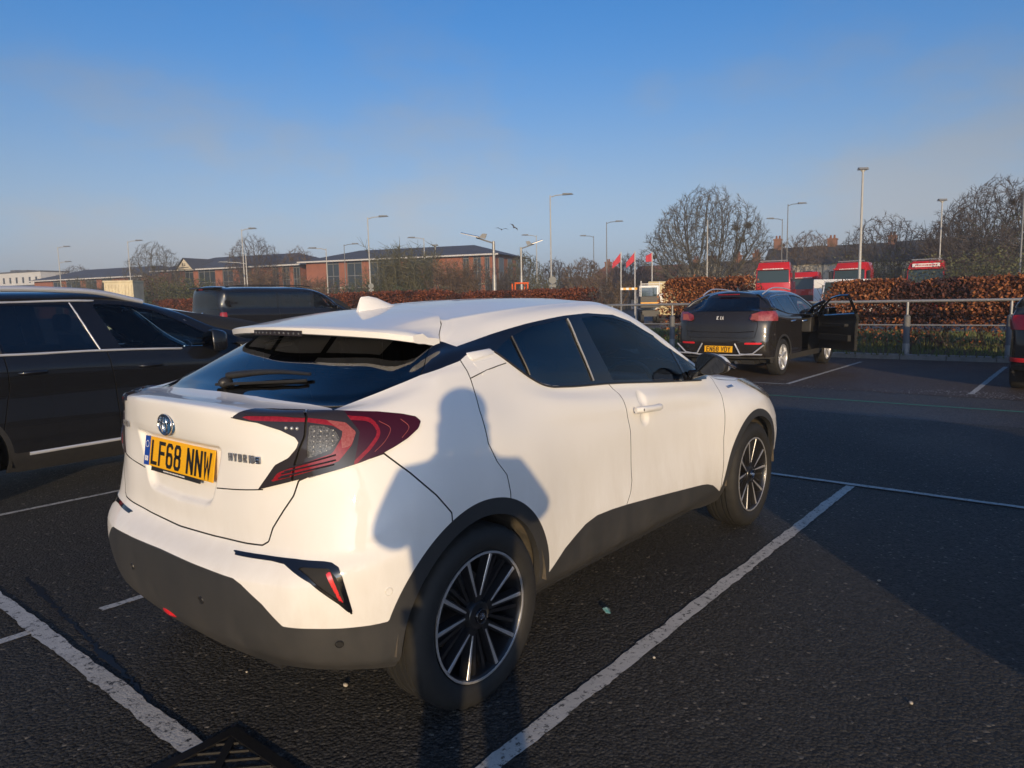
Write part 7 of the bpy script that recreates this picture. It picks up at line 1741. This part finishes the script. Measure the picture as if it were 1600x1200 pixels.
# --- dark hatch with the open driver's door, across the lane
kg = dict(W=.90, wr=.58, zb=.25, ztop=1.50, wb=2.70, R=.328, tw=.215, arch=.375, paint='charcoal_paint', round=.13, gapk=2.2,
    rear=[(-.70, .33), (-.76, .42), (-.785, .58), (-.765, .80), (-.735, 1.0), (-.68, 1.14), (-.63, 1.20), (-.34, 1.42), (-.30, 1.475), (.05, 1.525)],
    front=[(3.40, .25), (3.50, .38), (3.54, .55), (3.52, .75), (3.22, .90), (2.75, .98), (2.45, 1.01), (1.68, 1.42), (1.50, 1.48), (1.15, 1.53)],
    belt=[(-.5, 1.17), (.2, 1.10), (1.1, 1.06), (2.3, 1.0), (2.6, .98), (3.2, .88)], roof=[(-.35, 1.44), (0, 1.51), (.6, 1.54), (1.15, 1.53), (1.55, 1.46), (1.9, 1.30), (2.4, 1.03)],
    glass=[(-.40, 1.22), (-.2, 1.36), (.1, 1.415), (.6, 1.43), (1.2, 1.425), (1.5, 1.38), (1.85, 1.24), (2.3, 1.02), (2.6, 1.0)],
    stations=[-.45, -.2, .1, .45, .85, 1.25, 1.6, 1.95, 2.3, 2.65, 3.0], spine=lambda x: float(np.interp(x, [-.5, 0, 1.3, 2.0, 3.2], [.18, .3, .8, 1.08, 1.18])),
    plan=[(-.5, .975), (0, 1), (2.6, 1), (3.1, .96)], band=(-.34, 2.32),
    rear_glass=[(-.1, 1.165), (.50, 1.165), (.62, 1.20), (.52, 1.40), (-.1, 1.425)], ws=(1.25, 1.50, 1.0), rear_tint='glass_privacy',
    panes=[('quarter_window', 'glass_rear', [(-.25, 1.20), (.16, 1.125), (.12, 1.39), (-.12, 1.36)]), ('rear_door_window', 'glass_rear', [(.20, 1.12), (.86, 1.09), (.78, 1.41), (.16, 1.395)]), ('front_door_window', 'glass_clear', [(.98, 1.085), (2.05, 1.03), (1.85, 1.205), (1.5, 1.355), (1.2, 1.405), (.93, 1.41)])],
    clad=(.04, .36, .36), tailgate=[(0, .70), (-.1, .70), (-.1, 1.165), (.62, 1.165), (.66, .9), (.62, .70)],
    lamps=[('tail_light', 'lamp_tail', 'yz', [(.51, 1.03), (.56, .995), (1.2, .985), (1.2, 1.16), (.68, 1.15), (.54, 1.105)], lambda M: M.V[:, 0] < -.36, .012), ('reflector', 'reflector', 'yz', [(.46, .585), (.74, .585), (.74, .62), (.46, .62)], lambda M: M.V[:, 0] < -.5, .006), ('headlight', 'lamp_clear', 'xz', [(2.95, .72), (3.6, .62), (3.6, .80), (2.95, .88)], lambda M: np.abs(M.V[:, 1]) > .42, .01)],
    bonnet=(.83, 2.3), gaps=[[(.34, .2), (.38, .6), (.30, .9), (.18, 1.2)], [(.98, .2), (.98, .6), (.96, .9), (.92, 1.2)], [(2.18, .2), (2.2, .6), (2.19, .9), (2.2, 1.2)]],
    seats=[(1.3, False), (.45, True)], dash=(2.0, .98), mirror=(1.93, 1.06), handles=[(.34, .96), (1.0, .94)], handle_mat='chrome',
    strips=[('window_surround', [(-.34, 1.215), (.2, 1.112), (1.1, 1.07), (2.2, 1.012)], .007, 'black_plastic', 1), ('window_surround', [(-.32, 1.22), (-.28, 1.30), (-.2, 1.37), (.1, 1.422), (.6, 1.437), (.9, 1.437)], .009, 'chrome', 1)],
    wheel='five', wheel_body='satin_silver', step=.03,
    open_door=dict(poly=[(.90, 1.46), (.96, .9), (.98, .2), (2.18, .2), (2.2, .9), (2.21, 1.06), (1.9, 1.235), (1.52, 1.38), (1.2, 1.435)], hinge=(2.19, -.86), angle=math.radians(47), card=(1.05, 2.05)))
k_, KS = build_car('parked_car', 'dark grey hatchback with its driver door open and yellow plate EN68 WDY', 'car', kg, (11.72, 2.93, 0), scale=1.045)
number_plate('EN68 WDY', k_, (-.795, 0, .50), math.radians(-90), math.radians(-4))
kb_ = letters('KIA', .052, .011, .062, .004, italic=.2).obj('badge', MT['fascia_chrome'], k_); kb_.matrix_local = Matrix.Translation((-.735, 0, 1.05)) @ Matrix.Rotation(math.radians(-90), 4, 'Z')
b = B().tube([(-.765, .80, .585), (-.79, .62, .43), (-.80, .36, .40), (-.802, 0, .395), (-.80, -.36, .40), (-.79, -.62, .43), (-.765, -.80, .585)], .014, 6); b.obj('bumper_trim', MT['satin_silver'], k_, smooth=50)
for sg in (-1, 1): B().tube([(-.80, sg * .30, .60), (-.80, sg * .40, .42), (-.795, sg * .52, .415), (-.77, sg * .78, .42)], .013, 6).obj('bumper_trim', MT['satin_silver'], k_, smooth=50); B().tube([(-.60, sg * .30, .27), (-.72, sg * .30, .265)], .03, 10).obj('exhaust_pipe', MT['steel'], k_)
B().box((-.36, -.20, 1.452), (-.345, .20, 1.468)).obj('high_brake_light', M_('lamp_red'), k_)
B().add([(-.02, -.012, 1.53), (.16, -.002, 1.53), (.03, -.004, 1.60), (-.02, .012, 1.53), (.16, .002, 1.53), (.03, .004, 1.60)], [(0, 1, 2), (5, 4, 3), (0, 2, 5, 3), (1, 4, 5, 2)]).obj('roof_aerial', M_('charcoal_paint'), k_)
for sg in (-1, 1):
    B().add([(-.742, sg * .56, 1.02), (-.735, sg * .70, 1.015), (-.728, sg * .70, 1.13), (-.735, sg * .60, 1.12)], [(0, 1, 2, 3)]).obj('lamp_segment', M_('lamp_pink'), k_).location = (-.028, 0, 0)
    B().tube([(-.775, sg * .02, .80), (-.772, sg * .35, .80), (-.75, sg * .62, .82)], .006, 5).obj('tailgate_crease', M_('charcoal_paint'), k_, smooth=60)
for sg in (-1, 1): B().tube(smooth_line([(-.2, sg * .56, 1.46), (.1, sg * .575, 1.545), (.7, sg * .58, 1.565), (1.2, sg * .57, 1.53)], 6), .013, 6).obj('roof_rail', MT['satin_silver'], k_, smooth=60)
# --- black van
vn = dict(W=.97, wr=.80, zb=.28, ztop=1.90, wb=3.28, R=.335, tw=.215, arch=.39, paint='van_paint', round=.07,
    rear=[(-.92, .36), (-.97, .46), (-.98, .70), (-.97, .95), (-.955, 1.10), (-.945, 1.20), (-.935, 1.28), (-.89, 1.80), (-.85, 1.885), (-.4, 1.925)],
    front=[(4.16, .28), (4.24, .42), (4.27, .65), (4.22, .92), (3.95, 1.06), (3.65, 1.16), (3.48, 1.22), (2.70, 1.78), (2.5, 1.86), (2.0, 1.925)],
    belt=[(-.8, 1.22), (2.4, 1.20), (3.3, 1.14), (3.9, 1.0)], roof=[(-.8, 1.90), (0, 1.925), (2.0, 1.925), (2.6, 1.86), (3.0, 1.62), (3.5, 1.22)],
    glass=[(-.8, 1.77), (0, 1.79), (2.2, 1.785), (2.6, 1.72), (3.0, 1.47), (3.4, 1.19), (3.6, 1.15)],
    stations=[-.7, -.4, 0, .5, 1.2, 1.9, 2.4, 2.8, 3.15, 3.5, 3.8], spine=lambda x: float(np.interp(x, [-.7, 0, 2.4, 3.8], [-.2, .2, 1.6, 2.05])),
    plan=[(-.7, .985), (0, 1), (3.2, 1), (3.7, .96)], band=(-.72, 3.38), rear_glass=[(-.1, 1.24), (.70, 1.24), (.66, 1.74), (-.1, 1.76)], ws=(2.3, 1.87, 1.2), rear_tint='glass_privacy',
    panes=[('rear_side_window', 'glass_privacy', [(-.6, 1.26), (.95, 1.255), (.95, 1.76), (-.6, 1.745)]), ('sliding_door_window', 'glass_privacy', [(1.02, 1.255), (2.18, 1.25), (2.18, 1.755), (1.02, 1.76)]), ('front_door_window', 'glass_clear', [(2.30, 1.245), (3.18, 1.20), (2.92, 1.49), (2.58, 1.70), (2.30, 1.735)])],
    clad=(.03, .38, .40), clad_mat='van_paint', tailgate=[(0, .62), (-.1, .62), (-.1, 1.24), (.80, 1.24), (.82, .62)],
    lamps=[('tail_light', 'lamp_red', 'yz', [(.84, .80), (1.3, .80), (1.3, 1.16), (.84, 1.16)], lambda M: M.V[:, 0] < -.72, .012), ('headlight', 'lamp_clear', 'xz', [(3.8, .80), (4.4, .70), (4.4, .92), (3.8, 1.02)], lambda M: np.abs(M.V[:, 1]) > .45, .01)],
    bonnet=(.98, 3.3), gaps=[[(1.0, .2), (1.0, 2)], [(2.24, .2), (2.24, 2)], [(3.30, .2), (3.30, 2)]], seats=[(2.35, False)], seat_z=.85, dash=(3.05, 1.2), mirror=(3.05, 1.22), handles=[(2.3, 1.0)], wheel='five', wheel_body='alloy_dark', step=.04)
v_, _ = build_car('black_van', 'black van with dark windows seen past the roof of the white car', 'van', vn, (11.28, 20.65, 0), scale=1.13)
number_plate('FNY', v_, (-1.0, 0.30, .70), math.radians(-90), math.radians(-3))
B().box((-.99, -.10, 1.82), (-.965, .10, 1.845)).obj('high_brake_light', M_('lamp_red'), v_); B().box((-.96, -.74, 1.86), (-.70, .74, 1.895)).obj('roof_spoiler', M_('van_paint'), v_, bevel=.012)
B().ball((-.98, 0, 1.12), (.012, .06, .05), 12, 6).obj('badge', M_('chrome'), v_)
for sg in (-1, 1): B().tube([(-.4, sg * .70, 1.92), (0, sg * .70, 1.955), (1.9, sg * .70, 1.955), (2.3, sg * .70, 1.915)], .016, 6).obj('roof_rail', M_('black_plastic'), v_, smooth=60)
# --- car at the right edge of the picture
ed_ = dict(suv); ed_.update(paint='black_paint', step=.04, wheel='seven')
ed_['lamps'] = [('tail_light', 'lamp_red', 'yz', [(.62, .92), (1.3, .92), (1.3, 1.14), (.62, 1.12)], lambda M: M.V[:, 0] < -.30, .014), ('reflector', 'reflector', 'yz', [(.66, .455), (1.2, .455), (1.2, .515), (.66, .515)], lambda M: M.V[:, 0] < -.45, .01)]
e_, _ = build_car('parked_car', 'black car cut off by the right edge, red tail light showing', 'car', ed_, (11.55, -2.46, 0), scale=1.0)
number_plate('', e_, (-.88, 0, .78), math.radians(-90))
# --- silver hatchback in the next bay, beside the photographer
hb = dict(kg); hb.pop('open_door'); hb.update(paint='silver_paint', step=.05, wheel='seven')
h_, _ = build_car('parked_car', 'silver hatchback parked in the bay right of the photographer', 'car', hb, (.55, -4.55, 0), scale=.98)
number_plate('', h_, (-.795, 0, .50), math.radians(-90), math.radians(-4))
# ------------------------------------------------------------------ litter and stones
lt = B(); lt.add([(-.035, -.02, 0), (.03, -.025, .004), (.04, .01, .018), (-.01, .03, .026), (-.04, .012, .008), (.0, .0, .03)], [(0, 1, 5), (1, 2, 5), (2, 3, 5), (3, 4, 5), (4, 0, 5)])
MT['wrapper'] = mat('wrapper_teal', (.05, .22, .22), .3, coat=.5, noise=(30, .8, (.4, .42, .4)))
o = lt.obj('wrapper', MT['wrapper']); o.location = (.94, -.82, .004); o.scale = (.75,) * 3; o.rotation_euler = (0, 0, .7); tag(o, 'small crumpled teal wrapper on the tarmac beside the white car', 'litter')
MT['pebble'] = mat('pale_pebble', (.42, .38, .32), .8)
R9 = random.Random(99)
for lb, x, y, s in (('pale pebble under the rear bumper of the white car', -.24, -.36, .014), ('pale pebble left of the long white line', .68, -1.21, .009), ('tiny pebble in the shadow at the right', .94, -2.11, .010), ('pale chip behind the white car', -.42, .05, .007), ('pale pebble on the tarmac inside the shadow edge', 2.1, -1.75, .010)):
    q = B().ball((0, 0, 0), (s, s * .75, s * .55), 7, 5).obj('pebble', MT['pebble'], smooth=60); q.location = (x, y, s * .45); q.rotation_euler = (.2, .1, R9.uniform(0, 3)); tag(q, lb, 'pebble', 'loose pebbles on the tarmac')
# ------------------------------------------------------------------ the photographer, standing behind the viewpoint with the sun at his back
def skinned(name, J, E, R_, m, parent, lv=2):
    me = bpy.data.meshes.new(name); me.from_pydata(J, E, []); o = link(bpy.data.objects.new(name, me), parent)
    o.modifiers.new('skin', 'SKIN').use_smooth_shade = True; s = o.modifiers.new('sub', 'SUBSURF'); s.levels = lv; s.render_levels = lv
    d = me.skin_vertices[0].data if me.skin_vertices else None
    if d is None: bpy.context.view_layer.update(); d = me.skin_vertices[0].data
    for k, r in enumerate(R_): d[k].radius = (r, r) if np.ndim(r) == 0 else r
    d[0].use_root = True
    me.materials.append(m); return o
MT['jacket'] = mat('dark_jacket', (.02, .022, .03), .85, noise=(20, .4, (.03, .032, .04))); MT['jeans'] = mat('jeans', (.03, .04, .07), .9); MT['skin'] = mat('skin', (.50, .32, .24), .55); MT['hair'] = mat('dark_hair', (.025, .018, .014), .6); MT['shoe'] = mat('shoe', (.02, .02, .02), .6)
def photographer():
    fx, fy = math.cos(.757), math.sin(.757)           # faces away from the sun, towards the car
    base = (CX - .43 * fx, CY - .43 * fy, 0); t = thing('person', 'person in a dark jacket and jeans holding a phone up with both hands', 'person', base, .757)
    # local +x is forward, +y to the left
    hd = 1.56
    body = skinned('body', [(0, 0, .95), (0, 0, 1.15), (0, 0, 1.34), (.0, 0, 1.43), (.01, 0, 1.49), (.02, 0, 1.55), (.02, 0, 1.63), (0, .17, 1.37), (.04, .235, 1.22), (.26, .13, 1.38), (.33, .06, 1.44), (0, -.17, 1.37), (.04, -.285, 1.23), (.26, -.13, 1.38), (.33, -.06, 1.44), (0, .10, .90), (.01, .11, .50), (-.01, .12, .09), (.12, .13, .03), (0, -.10, .90), (.01, -.11, .50), (-.01, -.12, .09), (.12, -.13, .03)],
        [(0, 1), (1, 2), (2, 3), (3, 4), (4, 5), (5, 6), (2, 7), (7, 8), (8, 9), (9, 10), (2, 11), (11, 12), (12, 13), (13, 14), (0, 15), (15, 16), (16, 17), (17, 18), (0, 19), (19, 20), (20, 21), (21, 22)],
        [(.13, .15), (.11, .14), (.11, .15), .055, .052, (.085, .07), (.075, .065), .052, .042, .030, .026, .052, .042, .030, .026, .08, .055, .04, .03, .08, .055, .04, .03], MT['skin'], t)
    skinned('jacket', [(0, 0, .90), (0, 0, 1.12), (0, 0, 1.33), (0, 0, 1.47), (0, .18, 1.39), (.03, .245, 1.215), (.24, .15, 1.37), (0, -.18, 1.39), (.03, -.295, 1.225), (.24, -.15, 1.37)], [(0, 1), (1, 2), (2, 3), (2, 4), (4, 5), (5, 6), (2, 7), (7, 8), (8, 9)], [(.17, .20), (.15, .185), (.14, .19), .085, .085, .072, .055, .085, .072, .055], MT['jacket'], t)
    skinned('trousers', [(0, 0, .95), (0, .10, .86), (.01, .11, .48), (-.01, .12, .10), (0, -.10, .86), (.01, -.11, .48), (-.01, -.12, .10)], [(0, 1), (1, 2), (2, 3), (0, 4), (4, 5), (5, 6)], [(.14, .16), .10, .075, .065, .10, .075, .065], MT['jeans'], t)
    for s in (-1, 1):
        B().ball((.05, s * .125, .045), (.15, .055, .048), 14, 8).obj('shoe', MT['shoe'], t, smooth=60)
        h = B(); c = np.array((.375, s * .072, 1.46))
        for k, (l, dz) in enumerate(((.055, .030), (.062, .010), (.058, -.010), (.045, -.028))):
            p0 = c + (0, 0, dz); h.tube([p0, p0 + (.03, -s*.004, 0), p0 + (.038, -s * l * .5, 0), p0 + (.03, -s * l, 0)], [.011, .010, .009, .007], 8)
        h.tube([c + (-.01, 0, .03), c + (-.005, -s*.03, .045), c + (.0, -s*.055, .042)], [.012, .011, .008], 8); h.ball(c + (-.01, s*.006, 0), (.03, .018, .042), 10, 8)
        h.obj('hand', MT['skin'], body, smooth=60)
    hr = B().ball((-.005, 0, 1.645), (.102, .088, .085), 18, 10).ball((-.035, 0, 1.59), (.078, .084, .09), 16, 9).obj('hair', MT['hair'], t, smooth=60)
    f = B().ball((.105, 0, 1.575), (.02, .014, .025), 10, 6)
    for s in (-1, 1): f.ball((.015, s * .082, 1.575), (.02, .012, .03), 8, 6)
    f.obj('nose_and_ears', MT['skin'], body, smooth=60)
    e = B()
    for s in (-1, 1): e.ball((.092, s * .032, 1.60), (.010, .013, .009), 10, 6)
    e.obj('eyes', MT['plate_white'], body, smooth=60); B().ball((.092, 0, 1.525), (.008, .025, .006), 8, 5).obj('mouth', mat('lips', (.35, .14, .12), .5), body, smooth=60)
    return t
photographer()
ph = thing('phone', 'dark phone held up in front of the photographer', 'phone', (CX - .030 * math.cos(.6885), CY - .030 * math.sin(.6885), CZ - .012), .6885)
B().box((-.006, -.076, -.037), (.003, .076, .037)).obj('phone_case', M_('gloss_black'), ph, bevel=.004)
B().add([(-.0065, -.072, -.033), (-.0065, .072, -.033), (-.0065, .072, .033), (-.0065, -.072, .033)], [(0, 1, 2, 3)]).obj('phone_screen', M_('gloss_black'), ph)
# ------------------------------------------------------------------ thin morning haze
hzb = B().box((-60, -160, -1.2), (330, 330, 22)).obj('haze', None); tag(hzb, kind='stuff')
hm = bpy.data.materials.new('haze_air'); hm.use_nodes = True; hn = hm.node_tree; hn.nodes.clear()
ho_ = hn.nodes.new('ShaderNodeOutputMaterial'); hv = hn.nodes.new('ShaderNodeVolumePrincipled'); hv.inputs['Density'].default_value = .0011; hv.inputs['Color'].default_value = (.86, .90, .97, 1); hv.inputs['Anisotropy'].default_value = .0
hn.links.new(hv.outputs[0], ho_.inputs['Volume']); hzb.data.materials.append(hm)
